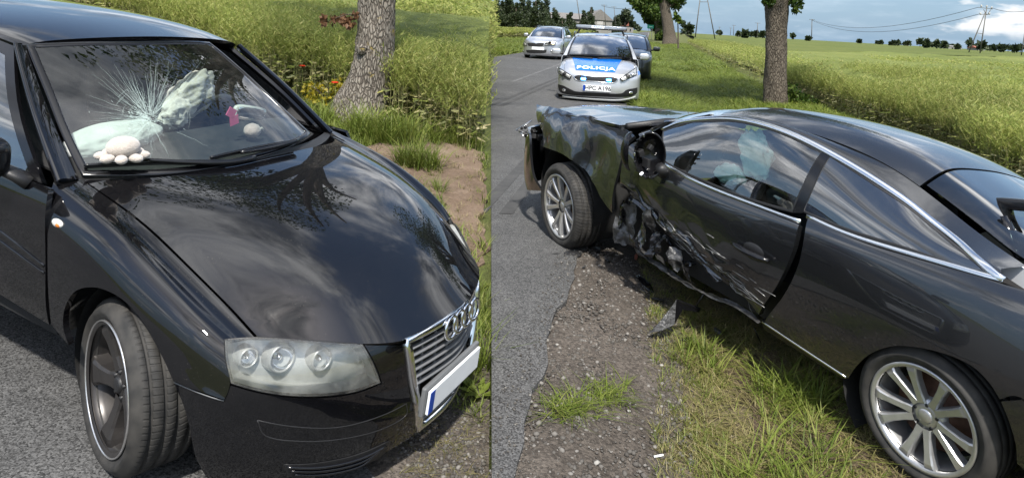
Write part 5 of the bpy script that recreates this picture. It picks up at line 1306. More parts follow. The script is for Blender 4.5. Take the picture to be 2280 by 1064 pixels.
# ------------------------------------------------------------------ wrecked graphite coupe (right)
def ridges(seed, n=14, f0=6, f1=26):
    rs = np.random.default_rng(seed); Q = rs.normal(0, 1, (n, 3)); Q /= np.linalg.norm(Q, axis=1)[:, None]; fr = rs.uniform(f0, f1, n); ph = rs.uniform(0, 6.28, n); am = rs.uniform(.4, 1, n) / (1 + fr/10)
    def fn(X):
        d = 0
        for q, f, p, a in zip(Q, fr, ph, am):
            t = (X @ q) * f + p; d = d + a * (1 - 2*np.abs(np.sin(t)))
        return d / am.sum()
    return fn
def build_coupe():
    root = empty('wrecked_car', K_M); M = K_M
    prop(root, 'dark grey coupe with crushed side, standing half on the verge', 'car')
    GP = T['grey_paint']
    xs = [-.95, -.6, -.25, .1, .5, 1.0, 1.5, 1.9, 2.3, 2.7, 3.1, 3.45]
    z0 = [.93, .965, .985, .965, .945, .915, .925, .975, 1.03, 1.03, 1.0, .965]
    yy = [[.60, .70, .765, .80, .815, .82, .82, .79, .735, .715, .69, .62], [.70, .79, .84, .855, .86, .855, .855, .838, .80, .788, .765, .685], [.74, .85, .895, .895, .885, .88, .88, .878, .872, .868, .842, .745],
          [.76, .87, .912, .905, .89, .885, .885, .885, .895, .905, .88, .78], [.76, .86, .905, .90, .885, .88, .88, .88, .89, .90, .875, .77], [.72, .82, .88, .875, .865, .86, .86, .86, .865, .87, .84, .72]]
    def zr(r, i): return [z0[i], z0[i] - .07, .74 + (z0[i] - .95)*.3, .58, .44, .29][r]
    def side(s): return Patch(np.array([[(xs[i], s*yy[r][i]*(1 if s > 0 else .76), zr(r, i) - (0 if s > 0 else (.16, .13, .06, 0, 0, 0)[r])) for i in range(12)] for r in range(6)]), flip=(s > 0))
    SS = side(1)
    rd = ridges(3, 16, 8, 30); rd2 = ridges(5, 12, 4, 14)
    def dent(X):
        x, z = X[:, 0], X[:, 2]
        # deep hit low on the door, running back and down from the front hinge, with folds along the blow
        zc = np.interp(x, [.7, 1.1, 1.6, 2.0, 2.2], [.44, .56, .68, .78, .82])
        w = sstep(zc - z, -.05, .20) * sstep(x, .70, 1.0) * (1 - .4*sstep(x, 2.05, 2.3))
        ph = 1.2*wob(x, z, .5, 0) + .6*wob(x, z, .2, 1); q = z - .30*x
        f = (1 - 2*np.abs(np.sin(q*26 + ph))) * .026 + (1 - 2*np.abs(np.sin(q*63 + 2.2*ph + 3*x))) * .011
        return w * (-.125*sstep(zc - z, 0, .3) + f + .030*rd(X)) + sstep(zc + .24 - z, 0, .3) * sstep(x, .66, .9) * .034 * rd2(X)
    def wdent(X):
        x, z = X[:, 0], X[:, 2]; w = sstep(x, 1.85, 2.2) * (1 - .55*sstep(x, 3.1, 3.5)) 
        return w * (.034 * rd2(X) + .012 * rd(X)) - .06 * np.exp(-((x - 2.35)/.16)**2 - ((z - .78)/.16)**2)
    # door
    do = [(1394, 332, 1), (1436, 302), (1473, 292, 1), (1477, 366, 1), (1560, 414), (1670, 458), (1779, 500, 1), (1764, 560), (1727, 640), (1682, 706, 1), (1640, 672), (1600, 650), (1560, 640), (1530, 606), (1490, 604), (1445, 566), (1430, 520), (1398, 490), (1378, 452), (1376, 390)]
    door = panel('door', SS, spl(SS.trace(M, do), True, 5), GP, root, .06, .03, .03, disp=dent)
    # rear quarter
    q1 = SS.trace(M, [(1799, 486, 1), (1900, 532), (2050, 579), (2160, 610), (2238, 634, 1)])
    q2 = SS.trace(M, [(2272, 884), (2226, 888, 1), (2203, 852), (2165, 815), (2112, 790), (2050, 774), (1990, 770), (1942, 785), (1907, 815), (1888, 842, 1), (1702, 716, 1), (1750, 650), (1783, 570)])
    panel('rear_quarter', SS, spl(q1 + [(0.0, 0.0, 1), (2.9, 0.0, 1)] + q2, True, 5), GP, root, .16, .10, .03)
    b2 = SS.trace(M, [(2274, 890, 1), (2229, 893, 1), (2246, 935), (2262, 990), (2264, 1030, 1)])
    panel('rear_bumper', SS, spl([(2.95, 0.0, 1)] + b2 + [(5.0, 1.2, 1), (5.0, 0.0, 1)], True, 5), GP, root, .2, .12, .03)
    # sill with its bright line
    sl = SS.trace(M, [(1694, 712, 1), (1886, 843, 1), (1872, 842, 1), (1700, 734, 1)])
    panel('sill', SS, np.array([p[:2] for p in sl]), T['gloss_plastic'], root, .3, .1, .03, off=-.004)
    uv = spl(SS.trace(M, [(1697, 716), (1790, 778), (1884, 840)]), False, 6); strip_on('sill_trim', SS, uv, .010, .004, T['satin'], root)
    # front wing and bumper
    wo = [(1172, 226, 1), (1250, 243), (1300, 256), (1370, 272), (1424, 284, 1), (1392, 322), (1372, 385), (1362, 430), (1360, 474, 1), (1342, 452), (1318, 415), (1290, 375), (1258, 348), (1228, 334), (1196, 322, 1), (1204, 296), (1192, 258)]
    panel('front_wing', SS, spl(SS.trace(M, wo), True, 5), GP, root, .10, .07, .02, disp=wdent)
    bpl = [(3.05, .885), (3.25, .87), (3.42, .80), (3.56, .66), (3.66, .40), (3.69, 0)]
    half = lambda z, k: [(x - k*.25, y*(1 - k*.0), z) for x, y in bpl]
    BS = Patch(np.array([[(x - k, y*s, z) for s, x, y in ([(1, x, y) for x, y in bpl] + [(-1, x, y) for x, y in bpl[::-1][1:]])] for z, k in ((.76, .03), (.66, .0), (.5, -.01), (.36, .0), (.26, .05))]), flip=False)
    if BS.nrm([2], [5.0])[0][0] < 0: BS.flip = True
    bo = BS.trace(M, [(1170, 264, 1), (1178, 300), (1180, 345), (1188, 395), (1206, 425, 1), (1180, 416), (1158, 375), (1148, 322), (1153, 284)])
    fb = panel('front_bumper', BS, spl([bo[4], bo[3], bo[2], bo[1], bo[0], (0.0, 3.6), (0.0, 10.0, 1), (4.0, 10.0, 1), (4.0, 2.4)], True, 5), GP, root, .2, .14, .02)
    cv = BS.trace(M, [(1156, 300), (1150, 312), (1152, 330), (1160, 340), (1170, 334)]); uv = spl(cv, False, 6); strip_on('tow_cover_edge', BS, uv, .004, .002, T['grille_grey'], fb)
    # torn lamp mounting behind the wing tip
    rs = np.random.default_rng(8); c0 = on_plane(1185, 292, M, 1, .76)
    br = MB()
    for k in range(9):
        p = c0 + rs.normal(0, .035, 3); br.box(p, rs.uniform(.015, .055, 3), rotm('Z', rs.uniform(0, 3)) @ rotm('X', rs.uniform(0, 3)), .003)
    br.build('lamp_bracket', T['plastic'], root)
    for k in range(5):
        p = c0 + np.array([.02, .03, 0]) + rs.normal(0, .03, 3); q = MB(); q.tube([p, p + rs.normal(0, .03, 3), p + rs.normal(0, .04, 3)], .005, 6); q.build('bare_metal_clip', T['satin'], root)
    # bonnet, screen, roof
    HS = Patch(sym([[(2.12, 0, 1.045), (2.13, .40, 1.050), (2.20, .73, 1.045)], [(2.55, 0, 1.035), (2.55, .40, 1.035), (2.58, .735, 1.020)], [(2.95, 0, 1.010), (2.95, .40, 1.005), (2.95, .725, .985)], [(3.3, 0, .965), (3.29, .38, .96), (3.25, .70, .945)], [(3.58, 0, .875), (3.54, .36, .875), (3.40, .64, .90)]]))
    HS.P[..., 2] -= np.where(HS.P[..., 1] < .3, .10*np.clip((.3 - HS.P[..., 1])/1.0, 0, 1), 0)
    panel('bonnet', HS, full(HS), GP, root, .2, .2, .02, disp=lambda X: .008*rd2(X)*sstep(X[:, 1], -.2, .7))
    WS = orient(Patch(np.array([[(2.04, -.50, .95), (2.13, -.25, 1.0), (2.14, .08, 1.02), (2.14, .40, 1.03), (2.04, .70, 1.01)], [(1.74, -.47, 1.0), (1.82, -.22, 1.10), (1.84, .10, 1.15), (1.84, .38, 1.170), (1.74, .655, 1.135)], [(1.44, -.44, 1.06), (1.49, -.20, 1.155), (1.50, .10, 1.225), (1.50, .36, 1.25), (1.44, .60, 1.235)]])), (1, 0, 1))
    panel('windscreen', WS, full(WS), T['dark_glass'], root, .3, .3, .01)
    m = MB(); m.tube([(2.16, .70, 1.04), (2.17, .35, 1.045), (2.17, 0, 1.01), (2.16, -.4, .95)], .022, 8); m.build('cowl', T['plastic'], root)
    rx = [1.50, 1.28, 1.0, .72, .42, .18, -.02, -.19, -.42]; rz = [1.250, 1.300, 1.322, 1.316, 1.272, 1.185, 1.085, 1.005, .958]
    RS = orient(Patch(np.array([[(x - .01 + ex*(y < .3), y, z + d) for y, d, ex in ((-.46, -.20, -.02), (-.30, -.135, .0), (-.10, -.075, .02), (.10, -.034, .02), (.29, -.006, .02), (.46, -.002, .01), (.60, -.045, 0))] for x, z in zip(rx, rz)])), (0, 0, 1))
    sm = RS.trace(M, [(2063, 408), (2080, 385)]); us = sm[0][0]
    panel('roof', RS, np.array([(0, 0), (us - .03, 0), (us - .03, 6), (0, 6)]), GP, root, .25, .25, .02)
    panel('rear_window', RS, np.array([(us + .03, .2), (7.4, .35), (7.4, 5.65), (us + .03, 5.8)]), T['rear_glass'], root, .25, .25, .01)
    panel('boot_edge', RS, np.array([(7.45, 0.0), (8, 0), (8, 6), (7.45, 6)]), T['gloss_plastic'], root, .25, .3, .02)
    # cabin side
    bt = [(1.80, .80, .975), (1.45, .82, .925), (1.15, .825, .905), (.88, .825, .905), (.62, .82, .915), (.36, .815, .934), (.08, .805, .955), (-.12, .79, .965), (-.27, .772, .975)]
    tp = [(1.83, .69, 1.10), (1.49, .68, 1.212), (1.2, .675, 1.274), (.9, .675, 1.275), (.635, .68, 1.231), (.37, .685, 1.161), (.15, .695, 1.08), (-.04, .71, 1.02), (-.22, .745, .985)]
    rf = [(1.86, .635, 1.135), (1.50, .61, 1.215), (1.22, .605, 1.272), (.9, .603, 1.282), (.63, .60, 1.258), (.38, .60, 1.215), (.16, .60, 1.132), (-.03, .605, 1.045), (-.22, .63, .985)]
    CB = (bt, tp, rf)
    def cab(s):
        bt, tp, rf = ([[(p[0], p[1]*(1 if s > 0 else .74), p[2] - (0 if s > 0 else d)) for p in L] for L, d in zip(CB, (.06, .14, .17))])
        B = [np.array(p)*[1, s, 1] for p in bt]; Tt = [np.array(p)*[1, s, 1] for p in tp]; Rf = [np.array(p)*[1, s, 1] for p in rf]
        mid = [(b + t)/2 + np.array([0, s*.016, .004]) for b, t in zip(B, Tt)]
        return Patch(np.array([B, mid, Tt, Rf]), flip=(s > 0))
    for s in (1, -1):
        GS = cab(s)
        if s == 1:
            w1 = spl(GS.trace(M, [(1477, 292, 1), (1520, 276), (1580, 270), (1650, 272), (1740, 297), (1830, 341, 1), (1764, 471, 1), (1670, 444), (1560, 400), (1479, 360, 1)]), True, 5)
            w2 = spl(GS.trace(M, [(1848, 347, 1), (1950, 412), (2050, 482), (2140, 557), (2226, 622, 1), (2050, 564), (1900, 516), (1788, 470, 1)]), True, 5)
            tl = spl(GS.trace(M, [(1474, 287), (1515, 272), (1580, 264), (1650, 266), (1740, 290), (1838, 336), (1950, 402), (2050, 472), (2150, 552), (2240, 631)]), False, 6)
            bl1 = spl(GS.trace(M, [(1478, 364), (1560, 409), (1670, 453), (1783, 494)]), False, 6); bl2 = spl(GS.trace(M, [(1797, 481), (1900, 526), (2050, 572), (2150, 601), (2240, 631)]), False, 6)
            pil = spl(GS.trace(M, [(1832, 337, 1), (1850, 346, 1), (1788, 474, 1), (1765, 474, 1)]), True, 3)
            top_edge = [(p[0] + .04, p[1]) for p in tl]
        outer = np.array([(3.0, 0.0), (3.0, 8.0)] + [(2.0, 8.0), (1.0, 8.0)] [:0] + [tuple(p) for p in tl[::-1]])
        panel('roof_rail', GS, outer, GP, root, .2, .2, .0)
        panel('door_window', GS, w1, T['side_glass'], root, .25, .25, .0); panel('quarter_window', GS, w2, T['dark_glass'], root, .25, .25, .0)
        panel('pillar', GS, pil, T['gloss_plastic'], root, .3, .2, .03, off=.003)
        strip_on('window_trim', GS, tl, .030, .008, T['satin'], root); strip_on('waist_trim', GS, bl1, .022, .007, T['satin'], root); strip_on('waist_trim', GS, bl2, .022, .007, T['satin'], root)
        # rubber round the panes
        for w in (w1, w2):
            P = GS.ev(w[:, 0], w[:, 1]); ribbon(P, GS.nrm(w[:, 0], w[:, 1]), .014, .002, True).build('window_seal', T['plastic'], root)
    # A-pillar on both sides
    for s in (1,):
        P_ = Patch(np.array([[np.array(p)*[1, s, 1] for p in r] for r in ([(2.04, .70, 1.01), (1.74, .655, 1.137), (1.44, .60, 1.235)], [(1.98, .735, 1.02), (1.72, .68, 1.15), (1.46, .625, 1.25)], [(1.92, .745, .985), (1.80, .695, 1.112), (1.50, .645, 1.225)])]), flip=(s < 0))
        orient(P_, (0, s, .3)); panel('front_pillar', P_, full(P_), GP, root, .3, .3, .02)
    # far flank and tail
    FSd = side(-1); panel('far_side', FSd, np.array([(0, 0), (5, 0), (5, 11), (0, 11)]), GP, root, .4, .3, .03)
    TP = Patch(np.array([[(-.93, .62, .93), (-1.0, .3, .95), (-1.02, 0, .95), (-1.0, -.3, .95), (-.93, -.62, .93)], [(-1.0, .74, .66), (-1.1, .38, .66), (-1.12, 0, .66), (-1.1, -.38, .66), (-1.0, -.74, .66)], [(-.95, .72, .30), (-1.05, .38, .30), (-1.07, 0, .30), (-1.05, -.38, .30), (-.95, -.72, .30)]]), flip=False)
    if TP.nrm([1], [2.0])[0][0] > 0: TP.flip = True
    panel('tail', TP, full(TP), GP, root, .3, .3, .02)
    DK = Patch(sym([[(-.42, 0, .975), (-.42, .36, .97), (-.42, .70, .955)], [(-.70, 0, .965), (-.70, .36, .96), (-.70, .68, .945)], [(-.98, 0, .945), (-.96, .34, .945), (-.92, .60, .93)]]), flip=True)
    panel('boot_floor', DK, full(DK), T['gloss_plastic'], root, .4, .4, .02)
    # raised boot lid seen at the edge
    c1 = on_plane(2236, 482, M, 1, .45); c2 = on_plane(2262, 555, M, 1, .48); c3 = on_plane(2278, 575, M, 1, .5)
    m = MB(); m.tube([c1, (c1+c2)/2 + np.array([0, 0, .01]), c2, c3], [.018, .022, .028, .03], 10, flat=.5); bl = m.build('boot_lid', T['gloss_plastic'], root)
    p = on_plane(2262, 455, M, 1, .30); rbox(p, (.20, .05, .05), .6, 3, rotm('Y', .2)).build('lid_edge', T['gloss_plastic'], bl)
    m = MB(); m.tube([p + np.array([.02, 0, -.02]), p + np.array([.03, .02, -.10])], .012, 8); m.build('hinge', T['plastic'], bl)
    p = on_plane(2272, 612, M, 1, .62); m = MB(); m.box(p, (.14, .02, .07), rotm('Y', -.3)); m.build('paper_sheet', T['plate'], root)
    # wheels
    make_wheel(root, (-.045, .785, .335), 1, .278, .215, 'ten', .205, spin=.30)
    make_wheel(root, (2.70, .785, .330), 1, .322, .225, 'ten', .236, steer=math.radians(-4), spin=.1)
    make_wheel(root, (-.045, -.795, .325), -1, .322, .225, 'ten', .236, tread=False); make_wheel(root, (2.70, -.785, .325), -1, .322, .225, 'ten', .236, tread=False)
    arch_liner(root, (-.05, 0, .34), 1, .365, .86, .45, -40, 220); arch_liner(root, (2.75, 0, .38), 1, .385, .80, .45, -45, 225)
    m = MB(); m.box((1.2, 0, .26), (4.2, 1.1, .10)); m.box((3.3, 0, .5), (.6, 1.0, .5)); m.box((1.35, .55, .40), (1.5, .35, .25)); m.build('underbody', T['liner'], root)
    # inside: dark trim, seats, bags, wheel
    m = MB(); m.box((1.3, -.72, .70), (1.6, .06, .4)); m.box((1.85, 0, .86), (.35, 1.3, .16)); m.box((.7, 0, .42), (2.2, 1.2, .1)); m.box((-.1, 0, .70), (.5, 1.2, .35)); m.build('cabin_trim', T['interior'], root)
    for s in (1, -1):
        ys, dz = (.38, 0) if s > 0 else (-.20, -.16)
        st = rbox((.72, ys, .72 + dz), (.22, .44, .66), .45, 4, rotm('Y', -.3)).build('seat', T['seat'], root); rbox((.60, ys, 1.08 + dz), (.12, .27, .18), .5, 3, rotm('Y', -.3)).build('headrest', T['seat'], st)
    rbox((.10, .08, .72), (.2, .95, .5), .4, 3, rotm('Y', -.4)).build('rear_seat', T['seat'], root)
    m = torus((1.42, .38, .88), .18, .016, rotm('Y', .4)); m.build('steering_wheel', T['interior'], root)
    c = on_plane(1682, 345, M, 1, .60); crumple(c, (.13, .03, .17), .42, 21, 5, rotm('Y', .35)).build('curtain_airbag', T['airbag_mint'], root)
    c = on_plane(1625, 388, M, 1, .62); crumple(c, (.13, .04, .07), .36, 22, 5, rotm('Y', .1)).build('driver_airbag', T['airbag_mint'], root)
    c = on_plane(1728, 438, M, 1, .58); rbox(c, (.10, .06, .10), .6, 3, rotm('Y', .5)).build('belt_buckle', T['interior'], root)
    c = on_plane(1936, 510, M, 1, .62); m = MB(); MM = np.eye(4); MM[:3, :3] = np.array([[1, 0, 0], [0, 0, 1], [0, 1, 0]]); MM[:3, 3] = c
    m.lathe([(.0, .03), (.045, .03), (.048, .02), (.036, .015), (.036, -.05)], 24, MM); m.build('cup', T['interior'], root)
    # door handle
    p0, p1 = SS.trace(M, [(1638, 541), (1718, 580)]); uv = np.array([np.array(p0) + (np.array(p1) - np.array(p0))*t for t in np.linspace(0, 1, 9)])
    P = SS.ev(uv[:, 0], uv[:, 1]); Nn = SS.nrm(uv[:, 0], uv[:, 1]); lift = .012 + .03*np.sin(np.linspace(.25, math.pi - .25, 9))
    m = MB(); m.tube(P + Nn*lift[:, None], [.014, .017, .019, .020, .020, .020, .019, .017, .014], 10, flat=.8); hd = m.build('door_handle', T['gloss_plastic'], door)
    cu = SS.trace(M, [(1678, 558)])[0]; Pc = SS.ev([cu[0]], [cu[1]])[0]; m = MB(); m.ellipsoid(Pc + np.array([0, -.012, 0]), (.085, .02, .042), 20, 10); m.build('handle_cup', T['plastic'], hd)
    # broken mirror: split outer shell, empty black bowl, splinters round its rim, dangling flap
    rs = np.random.default_rng(12); Mi = np.linalg.inv(M); cl = Mi[:3, :3] @ CAMP + Mi[:3, 3]
    c = on_plane(1412, 338, M, 1, .99)
    G = [[c + np.array([.075*math.cos(p)*math.sin(t) + .01, .075*math.cos(p)*math.cos(t), .125*math.sin(p)]) for t in np.linspace(-.5, 1.7, 6)] for p in np.linspace(-1.35, 1.45, 7)]
    SP = orient(Patch(np.array(G)), cl - c); mir = panel('door_mirror', SP, spl([(.3, .2, 1), (3, .0), (5.8, .4, 1), (5.6, 3.4), (4, 4.4), (2.4, 3.6), (.5, 4.4, 1)], True, 5), T['gloss_plastic'], root, .25, .25, .006)
    c = on_plane(1447, 346, M, 1, .96); ax = cl - c; ax[2] *= .3; ax /= np.linalg.norm(ax); xx = np.cross([0, 0, 1], ax); xx /= np.linalg.norm(xx); MM = np.eye(4); MM[:3, 0] = xx*.9; MM[:3, 1] = ax; MM[:3, 2] = np.cross(xx, ax)*1.35; MM[:3, 3] = c
    q = MB(); q.lathe([(.098, -.004), (.104, .0), (.100, .006), (.094, .0), (.085, -.045), (.05, -.075), (.001, -.08)], 30, MM); q.build('mirror_housing', T['gloss_plastic'], mir)
    for k_ in range(3):
        q = MB(); p = c + xx*rs.normal(0, .03) + np.array([0, 0, rs.normal(0, .04)]) - ax*.03; q.box(p, rs.uniform(.02, .06, 3), rotm('X', rs.uniform(0, 3)), .004); q.build('mirror_motor', T['plastic'], mir)
    for k_ in range(9):
        a = -1.1 + 2.9*k_/8; p = c + xx*.09*math.cos(a)*-1 + np.array([0, 0, -.13*math.sin(a)]) + ax*.008; q = MB(); q.box(p, rs.uniform(.006, .026, 3), rotm('X', rs.uniform(0, 3)) @ rotm('Z', rs.uniform(0, 3)), .002); q.build('mirror_shard', T['satin'] if k_ % 3 == 0 else T['gloss_plastic'], mir)
    c = on_plane(1430, 396, M, 1, .96); q = orient(Patch(np.array([[c + np.array([.07 - .05*v, .015*math.sin(u*2), .05 - .09*u + .02*v]) for v in (0, .5, 1)] for u in (0, .5, 1)])), cl - c); panel('mirror_flap', q, full(q), T['grey_paint'], mir, .5, .5, .004)
    q = MB(); q.tube([on_plane(1470, 372, M, 1, .92), on_plane(1478, 385, M, 1, .87)], [.03, .04], 8); q.build('mirror_stem', T['plastic'], mir)
    # crushed sill: folded strip under the door and torn clump behind the front wheel
    lp = [(1368, 478), (1395, 505), (1440, 560), (1500, 604), (1560, 640), (1640, 672), (1695, 712)]; lq = [(1366, 540), (1400, 548), (1450, 590), (1510, 628), (1570, 655), (1640, 690), (1690, 722)]
    Pu = np.array([on_plane(a, b, M, 1, .835) for a, b in lp]); Pl = np.array([on_plane(a, b, M, 1, .86) for a, b in lq]); Pm = (Pu + Pl)/2 + np.array([0, .02, 0])
    CS = Patch(np.array([Pu, Pm, Pl]), flip=False)
    if CS.nrm([1], [3.0])[0][1] < 0: CS.flip = True
    rdx = ridges(9, 18, 18, 60)
    panel('crushed_sill', CS, full(CS), T['torn'], root, .10, .06, .0, disp=lambda X: .035*rdx(X))
    def rag(px, py, y, w, h, seed, mat, tilt=0.0, amp=.03):
        """a torn, folded scrap of sheet metal"""
        r_ = np.random.default_rng(seed); c = on_plane(px, py, M, 1, y); n = 22; a = np.linspace(0, 2*math.pi, n, endpoint=False); rad = r_.uniform(.55, 1.1, n)
        ol = np.c_[rad*np.cos(a), rad*np.sin(a)]; P, F, _ = cdt_fill(ol, .14, .14); fr = ridges(seed, 10, 14, 45)
        X = np.c_[P[:, 0]*w, 0*P[:, 0], P[:, 1]*h]; X[:, 1] = amp*1.6*fr(X*1.0) + .05*P[:, 1]*math.sin(seed); X = X @ rotm('Y', tilt).T + c
        return mobj('torn_metal', X, F, mat, root, False)
    for k_, (px, py, y, w, h, mt, tl) in enumerate([(1398, 500, .85, .085, .14, 'torn', .15), (1425, 520, .88, .07, .11, 'grey_paint', .5), (1388, 530, .86, .09, .055, 'torn', -.2), (1442, 490, .87, .05, .10, 'torn', .4), (1415, 550, .90, .11, .045, 'gloss_plastic', -.4), (1470, 585, .88, .08, .04, 'torn', -.5), (1520, 612, .88, .09, .035, 'gloss_plastic', -.5), (1375, 480, .84, .04, .12, 'gloss_plastic', .1), (1455, 545, .87, .07, .09, 'gloss_plastic', .2), (1500, 580, .88, .09, .06, 'torn', -.4)]):
        rag(px, py, y, w, h, 60 + k_, T[mt], tl, .04)
    # bright scrapes where paint is gone, following the blow
    for k in range(70):
        t = rs.random(); px = 1420 + 270*t + rs.normal(0, 12); py = 490 + 175*t + rs.normal(0, 26); L = rs.uniform(12, 55); a = .62 + rs.normal(0, .16)
        pts = SS.trace(M, [(px + L*math.cos(a)*i/3, py + L*math.sin(a)*i/3) for i in range(4)]); uv = np.array([p[:2] for p in pts])
        P = SS.ev(uv[:, 0], uv[:, 1]); Nn = SS.nrm(uv[:, 0], uv[:, 1]); P = P + Nn*(dent(P) + .0035)[:, None]
        ribbon(P, Nn, np.array([.0005, .0045, .0035, .0005])*rs.uniform(.4, 1.5), .0012).build('scrape', T['bare'], door)
    return root
COUPE = build_coupe()
# ------------------------------------------------------------------ cars further down the road
def car_frame(px, py, dist_y, scale, yaw=0.0):
    """frame of a car facing us: x towards us along the road, origin on the ground under its nose"""
    g = on_plane(px, py); d = np.array([-0.18, -0.984]); c, s = math.cos(yaw), math.sin(yaw); d = np.array([c*d[0]-s*d[1], s*d[0]+c*d[1]])
    k = dist_y / g[1]; x = g[0] * k
    M = np.eye(4); M[:3, 0] = np.array([d[0], d[1], 0]) * scale; M[:3, 1] = np.array([-d[1], d[0], 0]) * scale; M[2, 2] = scale; M[:3, 3] = (x, dist_y, 0.022); return M
def base_car(name, label, M, paintm, wag=True, hz=0.0, zh=None, zb=(.80, .70, .56, .40, .26, .16), front_tr=None, glass='dark_glass', tintbar=True):
    root = empty(name, M); prop(root, label, 'car')
    X = [[-1.02, -.80, -.55, -.30, -.06], [-1.03, -.80, -.55, -.30, -.07], [-1.06, -.82, -.57, -.34, -.15], [-1.14, -.88, -.64, -.43, -.28], [-1.14, -.90, -.68, -.50, -.36], [-1.14, -.92, -.70, -.54, -.42], [-1.14, -.92, -.70, -.54, -.42]]
    Yc = [[0]*5, [.3]*5, [.58]*5, [.74, .745, .745, .735, .70], [.83, .84, .84, .83, .79], [.87, .885, .885, .875, .845], [.86, .87, .87, .86, .83]]
    zh = zh or [1.0, .978, .94, .885, .80]
    Z = [zh, [z - .004 for z in zh], [z - d for z, d in zip(zh, (.018, .02, .022, .022, .014))], [z - d for z, d in zip(zh, (.045, .05, .052, .045, .026))], [z - d for z, d in zip(zh, (.11, .11, .108, .10, .075))], [min(.62, z - .17) for z in zh], [.30]*5]
    FS = Patch(sym([[(X[k][i], Yc[k][i], Z[k][i] + hz) for k in range(7)] for i in range(5)]))
    pl = [(-.50, .88), (-.30, .84), (-.14, .72), (-.045, .50), (-.008, .25), (0, 0)]
    BS = Patch(np.array([[(x - k, y*s, z) for s, x, y in ([(-1, x, y) for x, y in pl] + [(1, x, y) for x, y in pl[::-1][1:]])] for z, k in zip(zb, (.06, .015, 0, -.01, 0, .05))]))
    orient(BS, (1, 0, 0))
    fs = np.array([(0, .0), (4, .0), (4, 12), (0, 12)])
    panel('bonnet', FS, np.array([(0, 2.9), (4.0, 2.9), (4.0, 9.1), (0, 9.1)]), paintm, root, .3, .3, .01)
    ar = [(-.90 + .36*math.cos(t), .34 + .36*math.sin(t)) for t in np.linspace(.1, math.pi*.95, 12)]
    panel('bumper', BS, full(BS), paintm, root, .3, .3, .01)
    WS = orient(Patch(sym([[(-1.0, 0, 1.0 + hz), (-1.05, .38, .995 + hz), (-1.22, .74, .96 + hz)], [(-1.42, 0, 1.24 + hz), (-1.45, .36, 1.23 + hz), (-1.56, .68, 1.19 + hz)], [(-1.86, 0, 1.425 + hz), (-1.88, .33, 1.415 + hz), (-1.95, .60, 1.375 + hz)]])), (1, 0, 1))
    ws = panel('windscreen', WS, np.array([(.08, .12), (1.96, .12), (1.96, 3.88), (.08, 3.88)]), T[glass], root, .3, .3, .0, off=-.004)
    panel('windscreen_frame', WS, full(WS), T['gloss_plastic'], root, .3, .3, .01, off=-.008, holes=[np.array([(.10, .15), (1.94, .15), (1.94, 3.85), (.10, 3.85)])])
    rl = -4.15 if wag else -3.6
    RS = orient(Patch(sym([[(-1.86, 0, 1.43 + hz), (-1.88, .33, 1.42 + hz), (-1.95, .61, 1.375 + hz)], [(-2.6, 0, 1.475 + hz), (-2.6, .33, 1.465 + hz), (-2.6, .64, 1.42 + hz)], [(-3.4, 0, 1.465 + hz), (-3.4, .33, 1.455 + hz), (-3.4, .64, 1.41 + hz)], [(rl, 0, 1.42 + hz), (rl, .33, 1.41 + hz), (rl, .60, 1.37 + hz)]])), (0, 0, 1))
    panel('roof', RS, full(RS), paintm, root, .4, .4, .02)
    for s in (-1, 1):
        # wing
        wu = []
        for x, z in ar:
            v = np.interp(z, [.30, .62, .83], [0, 1, 2]); u = np.interp(x, [-1.14, -.92, -.70, -.54, -.42], range(5)); wu.append((u, v))
        poly = [(0, 2.85), (4, 2.85), (4, 0.0)] + [p for p in wu if p[1] > 0.02 and p[0] < 3.95] + [(0.0, 0.55)]
        poly = np.array(poly) if s < 0 else np.array([(u, 12 - v) for u, v in poly])[::-1]
        panel('front_wing', FS, poly, paintm, root, .3, .3, .01)
        # pillar
        w = [(-1.22, .745, .955 + hz), (-1.56, .685, 1.185 + hz), (-1.95, .61, 1.372 + hz)]; g = [(-1.20, .825, .95 + hz), (-1.60, .735, 1.185 + hz), (-2.0, .645, 1.355 + hz)]
        PP = orient(Patch(np.array([[np.array(a)*[1, s, 1] for a in w], [np.array(b)*[1, s, 1] for b in g]])), (.3, s, .4)); panel('pillar', PP, full(PP), paintm, root, .5, .3, .01)
        bx = [-1.22, -1.9, -2.6, -3.4, rl]; tx = [-2.02, -2.3, -2.7, -3.3, rl + .15]
        GS = orient(Patch(np.array([[np.array([b + (t-b)*q, (.84 + (.64-.84)*q + .02*math.sin(3.14*q)) * (1 if i < 4 else .95), (.95 + .02*i) + hz + (1.36 + .01*(i > 0 and i < 4)*4 - (.95 + .02*i))*q]) * [1, s, 1] for i, (b, t) in enumerate(zip(bx, tx))] for q in (0, .5, 1)])), (0, s, .2))
        wins = [np.array([(.12, .16), (1.86, .2), (1.86, 1.42), (.12, 1.42)]), np.array([(.12, 1.55), (1.86, 1.55), (1.86, 2.75), (.12, 2.75)]), np.array([(.12, 2.88), (1.86, 2.88), (1.5, 3.75), (.12, 3.8)])]
        panel('window_frame', GS, full(GS), T['gloss_plastic'], root, .4, .4, .01, holes=wins)
        for w_ in wins: panel('side_window', GS, w_, T['dark_glass'], root, .4, .4, 0, off=-.006)
        xs = [-1.13, -1.9, -2.6, -3.2, -3.9, rl - .15]; ym = [.872, .885, .888, .886, .86, .74]
        SS = orient(Patch(np.array([[np.array([x, y*k, z]) * [1, s, 1] for x, y in zip(xs, ym)] for z, k in ((.955 + hz, .955), (.84, .985), (.62, 1.0), (.42, .995), (.26, .97))])), (0, s, 0))
        panel('front_door', SS, np.array([(0, .04), (4, .04), (4, 1.48), (0, 1.55)]), paintm, root, .4, .3, .012); panel('rear_door', SS, np.array([(0, 1.6), (4, 1.53), (4, 2.6), (1.6, 2.9), (0, 2.75)]), paintm, root, .4, .3, .012)
